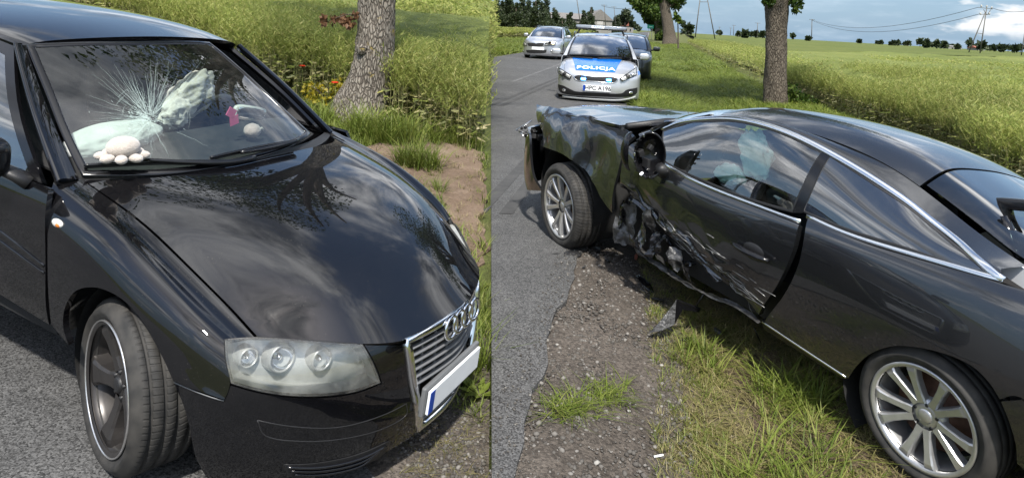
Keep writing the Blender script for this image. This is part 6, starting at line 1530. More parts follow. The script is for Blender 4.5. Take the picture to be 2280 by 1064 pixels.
        ra = [(np.interp(.34 + .36*math.sin(t), [.26, .42, .62, .84, .955], [4, 3, 2, 1, 0]), np.interp(-(-3.55 + .36*math.cos(t)), [-q for q in xs], range(6))) for t in np.linspace(math.pi*.95, .05, 12)]
        ra = [p for p in ra if p[0] < 3.95]
        panel('rear_quarter', SS, np.array([(0, 2.8), (1.6, 2.95), (3.9, 2.68)] + sorted(ra, key=lambda p: p[1]) + [(4, 5), (0, 5)]), paintm, root, .4, .3, .012)
        for xw in (-.90, -3.55):
            make_wheel(root, (xw, s*.77, .325), s, .325, .21, 'seven', .225, tread=False, disc=False); arch_liner(root, (xw, 0, .34), s, .362, .85, .5)
        # mirror
        mb = rbox((-1.42, s*1.00, 1.02 + hz), (.12, .22, .15), .6, 3).build('door_mirror', paintm, root); m = MB(); m.tube([(-1.42, s*.92, .99 + hz), (-1.40, s*.84, .97 + hz)], .025, 8); m.build('mirror_stem', T['plastic'], mb)
        # rails on the roof
        if wag:
            m = MB(); m.tube([(-2.05, s*.62, 1.40 + hz), (-2.15, s*.63, 1.45 + hz), (-3.0, s*.64, 1.485 + hz), (rl + .3, s*.61, 1.45 + hz), (rl + .15, s*.60, 1.40 + hz)], .014, 6); m.build('roof_rail', T['gloss_plastic'], root)
    TP = orient(Patch(sym([[(rl + .02, 0, 1.42 + hz), (rl + .02, .33, 1.41 + hz), (rl + .03, .60, 1.37 + hz)], [(rl - .22, 0, .96), (rl - .2, .45, .96), (rl - .12, .78, .95)], [(rl - .3, 0, .3), (rl - .28, .45, .3), (rl - .16, .72, .3)]])), (-1, 0, 0)); panel('tailgate', TP, full(TP), paintm, root, .4, .4, .01)
    m = MB(); m.box((-2.2, 0, .30), (3.9, 1.3, .14)); m.box((-.75, 0, .36), (.7, 1.1, .3)); m.build('underbody', T['liner'], root)
    m = MB(); m.box((-1.45, 0, .92 + hz), (.5, 1.4, .12)); m.build('dashboard', T['interior'], root)
    for s in (-1, 1):
        st = rbox((-2.3, s*.37, .86), (.2, .5, .7), .5, 3).build('seat', T['seat'], root); rbox((-2.32, s*.37, 1.27), (.12, .28, .18), .5, 3).build('headrest', T['seat'], st)
    return root, FS, BS, WS, RS
def on_patch_frame(P, uv, xdir=(0, 1, 0), up=None, off=.006, scale=1.0):
    p = P.ev([uv[0]], [uv[1]])[0]; n = P.nrm([uv[0]], [uv[1]])[0]; x = np.array(xdir, float); x -= n*(x @ n); x /= np.linalg.norm(x); y = np.cross(n, x)
    M = np.eye(4); M[:3, 0] = x; M[:3, 1] = y; M[:3, 2] = n; M[:3, 3] = p + n*off; return M
def nearest(Ps, M, px):
    """nearest visible point of several surfaces behind a point of the photograph"""
    best = None
    for P in Ps:
        t = P.trace(M, [px])[0]; X = P.ev([t[0]], [t[1]]); e = np.hypot(*(to_px(M, X)[0] - np.array(px)))
        w = X[0] @ M[:3, :3].T + M[:3, 3]; d = np.linalg.norm(w - CAMP) + (50 if e > 2.5 else 0)
        if best is None or d < best[0]: best = (d, X[0])
    return best[1]
def lamp_on(root, Ps, M, quad, lit=False, big=1.0):
    """headlamp glazed over wing and bumper: quad = outer top, inner top, inner bottom, outer bottom in the photograph"""
    q = [np.array(p, float) for p in quad]; G = []
    Mi = np.linalg.inv(M); cl = Mi[:3, :3] @ CAMP + Mi[:3, 3]
    for i in range(5):
        r = []
        for j in range(7):
            u, v = i/4, j/6; p = (q[0]*(1-v) + q[1]*v)*(1-u) + (q[3]*(1-v) + q[2]*v)*u; X = nearest(Ps, M, tuple(p)); d = cl - X; d /= np.linalg.norm(d)
            r.append(X + d*(.02 + .03*math.sin(math.pi*u)*math.sin(math.pi*v)))
        G.append(r)
    P = orient(Patch(np.array(G)), cl - G[2][3]); o_ = spl([(.0, .0, 1), (.0, 3), (.0, 6, 1), (4, 6, 1), (4, 2.5), (4, 0, 1)], True, 4)
    h = panel('headlamp', P, o_, T['lamp_grey'], root, .5, .5, .03)
    X = P.ev(o_[:, 0], o_[:, 1]); ribbon(X, P.nrm(o_[:, 0], o_[:, 1]), .02, .010, True).build('lamp_edge', T['gloss_plastic'], h)
    for v, s_ in ((1.7, .055), (3.4, .05)):
        c = P.ev([2.0], [v])[0]; Fm = on_patch_frame(P, (2.0, v), off=.008); m = MB(); m.ellipsoid((0, 0, 0), (s_*big, s_*.8*big, .02), 16, 10); m.V[0] = m.V[0] @ Fm[:3, :3].T + Fm[:3, 3]; m.build('reflector', T['warm_lamp'] if lit and v < 2 else (T['reflector'] if v < 2 else T['plastic']), h)
    return h
def build_police():
    M = car_frame(1331, 226, 14.45, 1.05, yaw=.085)
    root, FS, BS, WS, RS = base_car('police_car', 'silver and blue patrol car parked facing us with blue lights on', M, T['police_silver'], hz=-.05, zh=[.93, .885, .825, .74, .625], zb=(.62, .555, .46, .34, .21, .11))
    def tp(P, pts): return P.trace(M, pts)
    # blue panel and lettering on the bonnet
    b = panel('bonnet_stripe', FS, np.array([p[:2] for p in tp(FS, [(1274, 129), (1300, 130), (1330, 131.5), (1385, 134), (1369.5, 162), (1340, 160.5), (1310, 158.5), (1282, 156.5)])]), T['police_blue'], root, .25, .25, .0, off=.004)
    c = tp(FS, [(1326.5, 152.5)])[0]; MF = on_patch_frame(FS, c, off=.012)
    letters('police_lettering', 'POLICJA', .20, .001, T['white_vinyl'], b, MF, .006, spacing=1.12, conform=(FS, c, MF))
    # nose
    gr = panel('grille', BS, spl(tp(BS, [(1279, 172.5), (1290, 168.5), (1310, 171), (1326, 172.8), (1345, 172.2), (1362, 172.6), (1374, 177.5), (1365, 184.5), (1345, 183), (1326, 181.2), (1305, 180.2), (1288, 179.5)]), True, 5), T['plastic'], root, .2, .2, .0, off=.004)
    ol = spl(tp(BS, [(1278, 172.5), (1290, 167.8), (1310, 170.2), (1326, 172), (1345, 171.4), (1363, 171.8), (1375.5, 177.5), (1366, 185.5), (1345, 184), (1326, 182.2), (1305, 181.2), (1287, 180.2)]), True, 5); strip_on('grille_frame', BS, ol, .016, .012, T['chrome'], gr, True)
    for px, py in ((1299, 176), (1355.5, 179)):
        q = on_patch_frame(BS, tp(BS, [(px, py)])[0], off=.014); m = MB(); m.box((0, 0, 0), (.10, .045, .02), None, .008); m.V[0] = m.V[0] @ q[:3, :3].T + q[:3, 3]; m.build('blue_flasher', T['blue_led'], root)
    lg = panel('lower_grille', BS, spl(tp(BS, [(1242.5, 188, 1), (1254, 191), (1271, 199.5), (1282, 204), (1330, 207), (1383, 208.5), (1396, 200), (1419, 195, 1), (1418, 207), (1394, 216), (1330, 215), (1278, 212.5), (1250, 207), (1244, 199)]), True, 4), T['plastic'], root, .2, .2, 0, off=.004)
    for pts in ([(1256, 201), (1261, 203)], [(1404, 207), (1409, 206)]):
        q = on_patch_frame(BS, tp(BS, pts[:1])[0], off=.012); m = MB(); m.ellipsoid((0, 0, 0), (.05, .032, .012), 14, 8); m.V[0] = m.V[0] @ q[:3, :3].T + q[:3, 3]; m.build('fog_lamp', T['reflector'], lg)
    uv = spl(tp(BS, [(1252, 216), (1285, 222), (1330, 224.5), (1380, 223.5), (1415, 216)]), False, 6); strip_on('bumper_lip', BS, uv, .045, .004, T['white_vinyl'], root)
    for quad in ([(1237.5, 147), (1272, 169), (1269, 176), (1241, 163)], [(1416.5, 151), (1381, 175.5), (1386, 181.5), (1417.5, 167)]):
        lamp_on(root, [FS, BS], M, quad)
    # badge above the grille
    q = on_patch_frame(BS, tp(BS, [(1326, 166)])[0], off=.012); m = torus((0, 0, 0), .05, .006, rotm('Y', math.pi/2), 24, 6); V = m.V[0]; m.V[0] = (V * np.array([1.0, .5, 1]))[:, [0, 1, 2]] @ q[:3, :3].T + q[:3, 3]; bd = m.build('badge', T['chrome'], root)
    letters('badge_letters', 'KIA', .055, .001, T['ink'], bd, q, .001)
    # plate
    q = on_patch_frame(BS, tp(BS, [(1328.5, 197)])[0], off=.02); m = MB(); m.box((0, 0, 0), (.58, .125, .012), None, .004); m.V[0] = m.V[0] @ q[:3, :3].T + q[:3, 3]; pt = m.build('number_plate', T['plate'], root)
    q2 = q.copy(); q2[:3, 3] += q[:3, 2]*.008; m = MB(); m.box((-.262, 0, 0), (.045, .118, .003)); m.V[0] = m.V[0] @ q2[:3, :3].T + q2[:3, 3]; m.build('blue_strip', T['eu_blue'], pt)
    q2[:3, 3] += q[:3, 0]*.022; letters('plate_letters', 'HPC\u00b7A196', .125, .001, T['ink'], pt, q2, .0015)
    # blue flashes on the wings
    for pts in ([(1234, 156), (1238, 156), (1237, 170), (1233.5, 166)], [(1419, 160), (1427, 158), (1428, 176), (1421, 175)]):
        try: panel('blue_flash', FS, np.array([p[:2] for p in tp(FS, pts)]), T['police_blue'], root, .3, .3, 0, off=.005)
        except Exception: pass
    # light bar
    bar = rbox((-2.35, 0, 1.575), (.26, 1.22, .075), .3, 4).build('light_bar', T['bar_lens'], root)
    m = MB(); m.box((-2.35, 0, 1.525), (.22, 1.12, .03), None, .006); m.build('bar_base', T['plastic'], bar)
    for s in (-1, 1): m = MB(); m.tube([(-2.35, s*.5, 1.53), (-2.35, s*.56, 1.40)], .022, 8); m.build('bar_foot', T['plastic'], bar)
    m = MB(); m.box((-2.212, -.08, 1.575), (.01, .30, .055)); m.build('bar_panel', T['white_vinyl'], bar)
    q = np.eye(4); q[:3, 0] = (0, 1, 0); q[:3, 1] = (0, 0, 1); q[:3, 2] = (1, 0, 0); q[:3, 3] = (-2.205, -.08, 1.575); letters('bar_lettering', 'POLICJA', .055, .0005, T['police_blue'], bar, q, .001)
    # roof marking: open ring
    ang = np.linspace(math.radians(-150), math.radians(60), 24); P = np.array([(-2.02 + .12*math.sin(a)*-1*.8, .02 + .15*math.cos(a), 0) for a in ang]); P[:, 2] = [RS.ev([np.interp(-p[0], [1.86, 2.6, 3.4], [0, 1, 2])], [2 + p[1]/.33])[0][2] + .003 for p in P]
    ribbon(P, np.tile([0, 0, 1.0], (len(P), 1)), .05, .004).build('roof_ring', T['police_blue'], root)
    for pts in ([(1262, 128), (1290, 129), (1320, 131)], [(1330, 131), (1360, 131), (1385, 131)]):
        a = WS.trace(M, pts); uv = spl(a, False, 5); strip_on('wiper', WS, uv, .02, .018, T['plastic'], root)
    q = on_patch_frame(WS, WS.trace(M, [(1281, 116)])[0], off=-.02); m = MB(); m.box((0, 0, 0), (.11, .03, .003)); m.V[0] = m.V[0] @ q[:3, :3].T + q[:3, 3]; m.build('paper_slip', T['white_vinyl'], root)
    m = torus((-1.75, .37, 1.0), .18, .016, rotm('Y', .4)); m.build('steering_wheel', T['interior'], root)
    return root
POLICE = build_police()
def build_estate():
    M = car_frame(1203, 128, 31.6, 1.07, yaw=-.02)
    root, FS, BS, WS, RS = base_car('estate_car', 'silver estate car standing on the far side of the road', M, T['silver_paint'], glass='side_glass')
    def tp(P, pts): return P.trace(M, pts)
    g = panel('grille', BS, spl(tp(BS, [(1174, 96.5, 1), (1190, 97), (1194, 98.5), (1198, 97), (1211, 96, 1), (1209, 103), (1192, 104), (1177, 103)]), True, 4), T['plastic'], root, .2, .2, 0, off=.004)
    uv = spl(tp(BS, [(1173.5, 96.5), (1190, 96.2), (1194, 97.6), (1198, 96.2), (1211.5, 95.5)]), False, 4); strip_on('grille_bar', BS, uv, .03, .01, T['chrome'], g)
    panel('lower_grille', BS, spl(tp(BS, [(1171, 112, 1), (1217, 111, 1), (1215, 118), (1194, 119), (1175, 118)]), True, 4), T['plastic'], root, .2, .2, 0, off=.004)
    for quad, lit in (([(1156, 93), (1172, 95), (1173, 102), (1160, 103)], 0), ([(1238, 91.5), (1214, 95), (1213, 102), (1236, 101)], 1)): lamp_on(root, [FS, BS], M, quad, lit, 1.5)
    q = on_patch_frame(BS, tp(BS, [(1198, 108.5)])[0], off=.02); m = MB(); m.box((0, 0, 0), (.56, .125, .012), None, .004); m.V[0] = m.V[0] @ q[:3, :3].T + q[:3, 3]; m.build('number_plate', T['plate'], root)
    for sx in ((1163, 114), (1228, 114)):
        q = on_patch_frame(BS, tp(BS, [sx])[0], off=.012); m = MB(); m.ellipsoid((0, 0, 0), (.07, .035, .015), 12, 8); m.V[0] = m.V[0] @ q[:3, :3].T + q[:3, 3]; m.build('fog_lamp', T['reflector'], root)
    return root
build_estate()
def build_dark():
    M = car_frame(1383, 176, 20.6, 1.03)
    root, FS, BS, WS, RS = base_car('hatchback_car', 'dark car half hidden behind the patrol car', M, T['dark_paint'], wag=False)
    panel('grille', BS, np.array([(.6, 3.6), (1.6, 3.6), (1.6, 6.4), (.6, 6.4)]), T['plastic'], root, .3, .3, 0, off=.005)
    for s in (0, 1):
        o_ = np.array([(2.9, 1.6), (3.9, 1.9), (3.9, 3.0), (3.0, 2.6)]); o_ = o_ if s == 0 else np.array([(u, 12 - v) for u, v in o_])[::-1]; panel('headlamp', FS, o_, T['lamp_grey'], root, .3, .3, 0, off=.006)
    return root
build_dark()
# ------------------------------------------------------------------ trees, shrubs
def trunk_mesh(P, R, n=26, lump=.10, seed=0, cap=True):
    """knobbly stem along P with radii R"""
    rs = np.random.default_rng(seed); P = np.asarray(P, float); t = np.linspace(0, len(P) - 1, (len(P) - 1)*7 + 1)
    Q = spl3(P, 7); Rr = np.interp(t, range(len(P)), R); T_ = np.gradient(Q, axis=0); T_ /= np.linalg.norm(T_, axis=1)[:, None]
    b = np.array([0, 1.0, 0]); V = []; ph = rs.uniform(0, 6.28, 8); k = len(Q)
    a = np.linspace(0, 2*math.pi, n, endpoint=False)
    for i in range(k):
        x = np.cross(T_[i], b); x /= np.linalg.norm(x); bb = np.cross(x, T_[i])
        d = 1 + lump*(.5*np.sin(3*a + ph[0] + .25*i) + .35*np.sin(5*a + ph[1] - .5*i) + .3*np.sin(8*a + ph[2] + .9*i)*np.sin(.7*i + ph[3]) + .25*rs.normal(0, 1, n))
        V.append(Q[i] + (Rr[i]*d)[:, None]*(np.cos(a)[:, None]*x + np.sin(a)[:, None]*bb))
    V = np.concatenate(V); F = [(i*n+j, i*n+(j+1) % n, (i+1)*n+(j+1) % n, (i+1)*n+j) for i in range(k-1) for j in range(n)]
    if cap: F.append(tuple((k-1)*n + j for j in range(n)))
    return V, F
def t_leaf(w, l, fold=.25):
    V = np.array([(0, 0, 0), (w/2, l*.45, fold*w), (0, l, 0), (-w/2, l*.45, fold*w)]); return V, np.array([(0, 1, 2), (0, 2, 3)])
def leaf_cloud(centers, radii, n, size, seed, flat=.8):
    """leaves spread through the outer part of several lumps"""
    rs = np.random.default_rng(seed); w = np.array([r**2 for r in radii]); pick = rs.choice(len(centers), n, p=w/w.sum())
    d = rs.normal(0, 1, (n, 3)); d /= np.linalg.norm(d, axis=1)[:, None]; rad = rs.random(n) ** .42
    P = np.asarray(centers)[pick] + d * (np.asarray(radii)[pick]*rad)[:, None] * np.array([1, 1, flat])
    V0, F0 = t_leaf(1.0, 1.35); s = size * rs.uniform(.6, 1.4, n)
    ax = rs.normal(0, 1, (n, 3)); ax[:, 2] = np.abs(ax[:, 2])*.6; ax /= np.linalg.norm(ax, axis=1)[:, None]; u = np.cross(ax, rs.normal(0, 1, (n, 3))); u /= np.linalg.norm(u, axis=1)[:, None]; v = np.cross(ax, u)
    V = P[:, None, :] + s[:, None, None]*(V0[None, :, 0:1]*u[:, None] + V0[None, :, 1:2]*v[:, None] + V0[None, :, 2:3]*ax[:, None])
    F = (F0[None] + (np.arange(n)*4)[:, None, None]).reshape(-1, 3); return V.reshape(-1, 3), F
def make_tree(name, label, P, R, lumps, nleaf, lsize, seed, group=None, bark='bark', leaf='leaves', limbs=(), lump=.10, cat='tree', nside=26, flat=.8):
    base = np.asarray(P[0], float); root = empty(name, loc=base); prop(root, label, cat, group)
    V, F = trunk_mesh(np.asarray(P) - base, R, nside, lump, seed); tr = mobj('trunk', V, F, T[bark], root)
    for k, (LP, LR) in enumerate(limbs):
        V, F = trunk_mesh(np.asarray(LP) - base, LR, 10, .08, seed + k + 1); mobj('limb', V, F, T[bark], root)
    if nleaf:
        c = [np.asarray(l[:3]) - base for l in lumps]; V, F = leaf_cloud(c, [l[3] for l in lumps], nleaf, lsize, seed + 50, flat); mobj('crown', V, F, T[leaf], root, False)
    return root
def ground_pt(px, py, left=False):
    if left: q = on_plane(px, py, A_M); w = A_M @ np.r_[q, 1]; return w[:3]
    return on_plane(px, py)
def at_depth(px, py, yw): d = ray(px, py); return CAMP + d*(yw/d[1])
def all_trees():
    rs = np.random.default_rng(21)
    # leaning tree on the bank, left
    b = ground_pt(806, 262, True); yb = b[1]
    pts = [b - np.array([0, 0, .12])] + [at_depth(px, py, yb + dy) for px, py, dy in ((803, 245, 0), (818, 195, .02), (832, 130, .05), (838, 60, .08), (842, 0, .1))]
    top = pts[-1]; up = top - pts[-2]; up /= np.linalg.norm(up)
    pts += [top + np.array([.02, .0, .9]), top + np.array([.0, .05, 2.0])]
    sc = yb / FPX
    R = [78*sc, 62*sc, 50*sc, 44*sc, 41*sc, 41*sc, 42*sc, 36*sc]
    f0 = pts[-1]; limbs = []; lumps = []
    for k in range(11):
        a = 2*math.pi*k/11 + rs.uniform(-.2, .2); L = rs.uniform(2.0, 3.8); e = f0 + np.array([math.cos(a)*L*.75, math.sin(a)*L*.75, L*rs.uniform(.55, 1.3)]); m = (f0 + e)/2 + np.array([0, 0, .15*L])
        limbs.append(([f0 - np.array([0, 0, .25]), m, e], [.13, .085, .03])); lumps += [(*e, rs.uniform(.9, 1.4)), (*(m + rs.normal(0, .3, 3) + np.array([0, 0, .4])), rs.uniform(.7, 1.1))]
    for k in range(7): lumps.append((*(f0 + np.array([rs.normal(0, 1.2), rs.normal(0, 1.2), rs.uniform(2.4, 4.8)])), rs.uniform(1.0, 1.6)))
    lumps = [l for l in lumps if l[0] - l[3] > -9 and l[0] + l[3]*.8 < -.1]
    t = make_tree('roadside_tree', 'leaning thick trunk with lichen, growing on the bank behind the hatchback', pts, R, lumps, 6800, .095, 3, 'roadside trees', 'lichen_bark', 'leaves', limbs, .07)
    # burr and stub on the trunk
    c = at_depth(806, 88, yb - .20) - b; crumple(c, (.075, .05, .085), .2, 4, 4).build('burr', T['lichen_bark'], t)
    # withered sprig
    tw = at_depth(800, 10, yb - .05)
    P_ = [tw, at_depth(770, 12, yb - .1), at_depth(722, 30, yb - .1)]
    m = MB(); m.tube(np.array(P_) - b, [.012, .008, .004], 6); sp = m.build('dead_branch', T['bark'], t)
    V, F = leaf_cloud([np.array(at_depth(px, py, yb - .1)) - b for px, py in ((722, 28), (745, 24), (772, 30), (765, 20), (792, 16))], [.06, .05, .075, .06, .05], 150, .05, 8); mobj('withered_leaves', V, F, T['brown_leaves'], sp, False)
    # yellowing shrub at its foot
    s0 = ground_pt(735, 245, True); root = empty('shrub', loc=s0); prop(root, 'small yellowing shrub left of the leaning trunk', 'shrub')
    for k in range(7):
        a = rs.uniform(0, 6.28); m = MB(); m.tube([(0, 0, 0), (.12*math.cos(a), .12*math.sin(a), .2), (.26*math.cos(a), .2*math.sin(a), .32)], [.006, .005, .003], 5); m.build('stem', T['bark'], root)
    V, F = leaf_cloud([np.array([rs.normal(0, .16), rs.normal(0, .1), rs.uniform(.1, .36)]) for _ in range(9)], [.11]*9, 420, .035, 9); mobj('leaves', V, F, T['yellow_leaves'], root, False)
    # poppies in the crop edge
    for px, py in ((673, 147), (746, 184)):
        p = at_depth(px, py, ground_pt(px, py + 70, True)[1]); g = np.array([p[0], p[1], z_left(p[0], p[1])]); o = empty('poppy', loc=g); prop(o, 'red poppy at the edge of the crop ' + ('farther left' if px < 700 else 'beside the trunk'), 'flower', 'poppies')
        m = MB(); m.tube([(0, 0, 0), (0.01, 0, (p[2]-g[2])*.5), p - g], .004, 5); m.build('stem', T['crop'], o)
        for k in range(4):
            a = k*math.pi/2; m = MB(); m.ellipsoid(p - g + np.array([.022*math.cos(a), .022*math.sin(a), 0]), (.026, .026, .012), 8, 6); m.build('petal', T['poppy'], o)
    # broad-leaved weed by the grille
    w0 = ground_pt(1068, 880, True); o = empty('weed', loc=w0); prop(o, 'broad-leaved weed beside the hatchback grille', 'weed')
    for k in range(9):
        a = 2*math.pi*k/9 + rs.uniform(-.3, .3); L = rs.uniform(.08, .15); q = np.array([math.cos(a), math.sin(a), .55]); n_ = np.array([-math.sin(a), math.cos(a), 0]); V = np.array([(0, 0, 0), q*L*.5 + n_*.018, q*L*np.array([1, 1, .8]), q*L*.5 - n_*.018]); mobj('leaf', V, [(0, 1, 2, 3)], T['grass'], o, False)
    # thick trunk behind the coupe
    b = ground_pt(1727, 236); yb = b[1]; sc = yb / FPX
    pts = [b - np.array([0, 0, .2])] + [at_depth(px, py, yb) for px, py in ((1727, 205), (1727, 140), (1728, 70), (1730, 20), (1731, -25))]; f0 = at_depth(1733, -60, yb); pts.append(f0)
    R = [30*sc, 25*sc, 22.5*sc, 22.5*sc, 25*sc, 28*sc, 26*sc]
    limbs = []; lumps = []
    for k in range(11):
        a = 2*math.pi*k/11 + rs.uniform(-.2, .2); L = rs.uniform(2.2, 4.0); e = f0 + np.array([math.cos(a)*L*.8, math.sin(a)*L*.8, L*rs.uniform(.5, 1.3)]); m = (f0 + e)/2 + np.array([0, 0, .15*L])
        limbs.append(([f0 - np.array([0, 0, .3]), m, e], [.15, .09, .03])); lumps += [(*e, rs.uniform(1.1, 1.7)), (*(m + rs.normal(0, .3, 3) + np.array([0, 0, .6])), rs.uniform(.8, 1.2))]
    for k in range(7): lumps.append((*(f0 + np.array([rs.normal(0, 1.4), rs.normal(0, 1.4), rs.uniform(2.5, 5.0)])), rs.uniform(1.2, 1.8)))
    # low twigs that show at the top of the picture
    for px, py, r in ((1704, 5, .10), (1712, -2, .12), (1720, 8, .07), (1768, 8, .13), (1780, 0, .12), (1774, 22, .08), (1786, 14, .06)): lumps.append((*at_depth(px, py, yb - .2), r))
    t = make_tree('roadside_tree', 'thick dark trunk standing behind the coupe roof', pts, R, lumps, 14000, .10, 5, 'roadside trees', 'bark', 'leaves', limbs, .09)
    V, F = leaf_cloud([np.array(at_depth(px, py, yb - .25)) - np.asarray(pts[0]) for px, py in ((1702, 4), (1710, 0), (1716, 10), (1722, 3), (1766, 6), (1778, 2), (1772, 20), (1784, 10), (1768, 26))], [.11, .11, .06, .06, .12, .12, .09, .07, .05], 330, .065, 77); mobj('low_leaves', V, F, T['leaves'], t, False)
    # bush at its foot
    s0 = ground_pt(1760, 236); root = empty('shrub', loc=s0); prop(root, 'green bush at the foot of the trunk behind the coupe', 'shrub')
    V, F = leaf_cloud([at_depth(px, py, s0[1] - .1) - s0 for px, py in ((1750, 215), (1762, 200), (1775, 215), (1790, 225), (1808, 232), (1770, 235), (1750, 238))], [.2, .2, .24, .22, .2, .25, .2], 900, .055, 14); mobj('leaves', V, F, T['leaves'], root, False)
    for k in range(6):
        a = rs.uniform(0, 6.28); m = MB(); m.tube([(0, 0, 0), (.15*math.cos(a), .1*math.sin(a), .25), (.35*math.cos(a), .2*math.sin(a), .45)], [.01, .008, .004], 5); m.build('stem', T['bark'], root)
    # far roadside trees: trunk at the verge, then a dense one behind the sign
    b = ground_pt(1493, 100); yb = b[1]; sc = yb / FPX
    pts = [b - np.array([0, 0, .3])] + [at_depth(px, py, yb) for px, py in ((1490, 80), (1486, 50), (1481, 20), (1476, -8), (1472, -40))]
    crown = [(1500, -8, 26), (1515, 2, 14), (1508, 16, 10), (1522, -6, 12), (1500, 12, 12), (1470, -20, 30), (1450, -10, 26), (1430, -16, 22), (1528, -20, 20), (1490, -30, 40)]
    make_tree('roadside_tree', 'tall tree with leaning trunk beyond the patrol car', pts, [20*sc, 14*sc, 12*sc, 11*sc, 11*sc, 9*sc], [(*at_depth(px, py, yb + rs.uniform(-1, 1)), r*sc) for px, py, r in crown], 5200, .25, 8, 'roadside trees', 'bark', 'leaves', [([pts[3], at_depth(1500, 10, yb), at_depth(1512, 4, yb)], [5*sc, 3*sc, 2*sc])], .06, nside=16)
    yb2 = yb + 32; sc2 = yb2 / FPX; b2 = np.array([*at_depth(1466, 86, yb2)[:2], 0.0])
    crown = [(1462, 60, 16), (1450, 40, 20), (1440, 22, 20), (1425, 8, 20), (1412, -4, 18), (1462, 30, 20), (1472, 55, 14), (1470, 80, 10), (1455, 5, 24), (1478, 75, 10)]
    make_tree('roadside_tree', 'dense bushy tree behind the green road sign', [b2, at_depth(1465, 60, yb2), at_depth(1460, 30, yb2)], [9*sc2, 7*sc2, 5*sc2], [(*at_depth(px, py, yb2 + rs.uniform(-2, 2)), r*sc2) for px, py, r in crown], 9000, .32, 9, 'roadside trees', 'bark', 'leaves', (), .05, nside=12)
    # thin young tree in front of it
    yt = ground_pt(1510, 112)[1]; b3 = ground_pt(1510, 112); s3 = yt / FPX
    make_tree('young_tree', 'thin young tree right of the tall leaning trunk', [b3, at_depth(1510, 80, yt), at_depth(1509, 45, yt)], [2.2*s3, 1.6*s3, 1.1*s3], [(*at_depth(1508, 42, yt), 5*s3), (*at_depth(1512, 50, yt), 4*s3), (*at_depth(1505, 36, yt), 4*s3)], 90, .28, 10, None, 'bark', 'leaves', (), .05, nside=8)
    # dark row across the field on the left of the road
    row = [(1104, -6, 13), (1118, 2, 12), (1133, -8, 13), (1149, 6, 12), (1163, -6, 12), (1178, 0, 12), (1193, -2, 12), (1206, 4, 12), (1217, -4, 11), (1236, 16, 9), (1252, 40, 9), (1268, 26, 8), (1286, 40, 9), (1300, 22, 9), (1316, 14, 8), (1330, 44, 10), (1352, 38, 9), (1371, 36, 12), (1226, 44, 10), (1244, 48, 9), (1276, 46, 10), (1304, 46, 10), (1318, 48, 9), (1342, 46, 9), (1364, 46, 10)]
    ORD = ['first', 'second', 'third', 'fourth', 'fifth', 'sixth', 'seventh', 'eighth', 'ninth', 'tenth', 'eleventh', 'twelfth', 'thirteenth', 'fourteenth', 'fifteenth', 'sixteenth', 'seventeenth']
    kof = lambda r_: 0 if r_[1] < -3 else (1 if r_[1] > 30 else 2)
    for k, (px, ty, w) in enumerate(row):
        od = ORD[sorted(r_[0] for r_ in row if kof(r_) == kof((px, ty, w))).index(px)]
        yd = 128 + 14*math.sin(k*1.7) + (px - 1100)*.22; s_ = yd / FPX; by = 54 + (px - 1100)*.052 + 5; b = at_depth(px, by, yd); b[2] = 0
        L = []; h = by - ty; n = max(4, int(h/6))
        for i in range(n):
            t = (i + .5)/n; ww = w*(1.35 - .95*t)*rs.uniform(.75, 1.15); L.append((*at_depth(px + rs.normal(0, w*.22), by - 1 - (h - 4)*t, yd + rs.normal(0, .8)), max(ww, 2.2)*s_))
        pos = 'first' if k == 0 else None
        kinds = ['tall dark spruce-like tree', 'bushy dark tree', 'slim dark tree']; kd = 0 if ty < -3 else (1 if ty > 30 else 2)
        make_tree('background_tree', f'{od} {kinds[kd]} from the left in the row across the field', [b, at_depth(px, by - h*.5, yd), at_depth(px, ty + 3, yd)], [2.2*s_, 1.4*s_, .5*s_], L, int(1200 + 40*h), .27, 100 + k, ['tall spruces across the field', 'bushes across the field', 'slim trees across the field'][kd], 'bark', 'far_leaves', (), .05, nside=8, flat=1.0)
    # round tree beside the house
    yd = 190; s_ = yd / FPX; b = at_depth(1392, 66, yd); b[2] = 0
    make_tree('background_tree', 'round grey-green tree beside the red-roofed house', [b, at_depth(1392, 50, yd)], [2.5*s_, 1.5*s_], [(*at_depth(px, py, yd + rs.normal(0, 1)), r*s_) for px, py, r in ((1382, 40, 9), (1394, 30, 11), (1402, 42, 9), (1390, 50, 10), (1408, 54, 8), (1416, 60, 7), (1422, 64, 6))], 3200, .33, 160, None, 'bark', 'far_leaves', (), .05, nside=8)
    # specks of trees along the horizon: position, height and width in the picture
    far = [(1527, 74, 11, 8), (1521, 62, 10, 16), (1533, 70, 8, 10), (1602, 78, 5, 9), (1644, 79, 4, 6), (1660, 80, 3.5, 6), (1672, 80, 5, 6), (1684, 80, 4, 7), (1697, 80, 4, 5), (1765, 87, 5, 11), (1800, 88, 5, 4), (1913, 95, 5, 4), (1960, 97, 9, 3), (1990, 98, 10, 3), (2020, 99, 10, 3), (2049, 101, 7, 13), (2062, 102, 5, 8), (2075, 103, 5, 6), (2086, 104, 5, 9), (2102, 105, 5, 10), (2118, 106, 5, 4), (2133, 107, 4, 4), (2160, 108, 10, 20), (2176, 109, 4, 8), (2186, 110, 5, 12), (2200, 111, 5, 8), (2213, 111, 6, 8), (2230, 112, 7, 9), (2245, 112, 7, 10), (2260, 113, 7, 9), (2272, 113, 7, 12)]
    sd = lambda x: 'left of the thick trunk' if x < 1700 else ('near the tall pylon' if x > 2040 else 'right of the thick trunk')
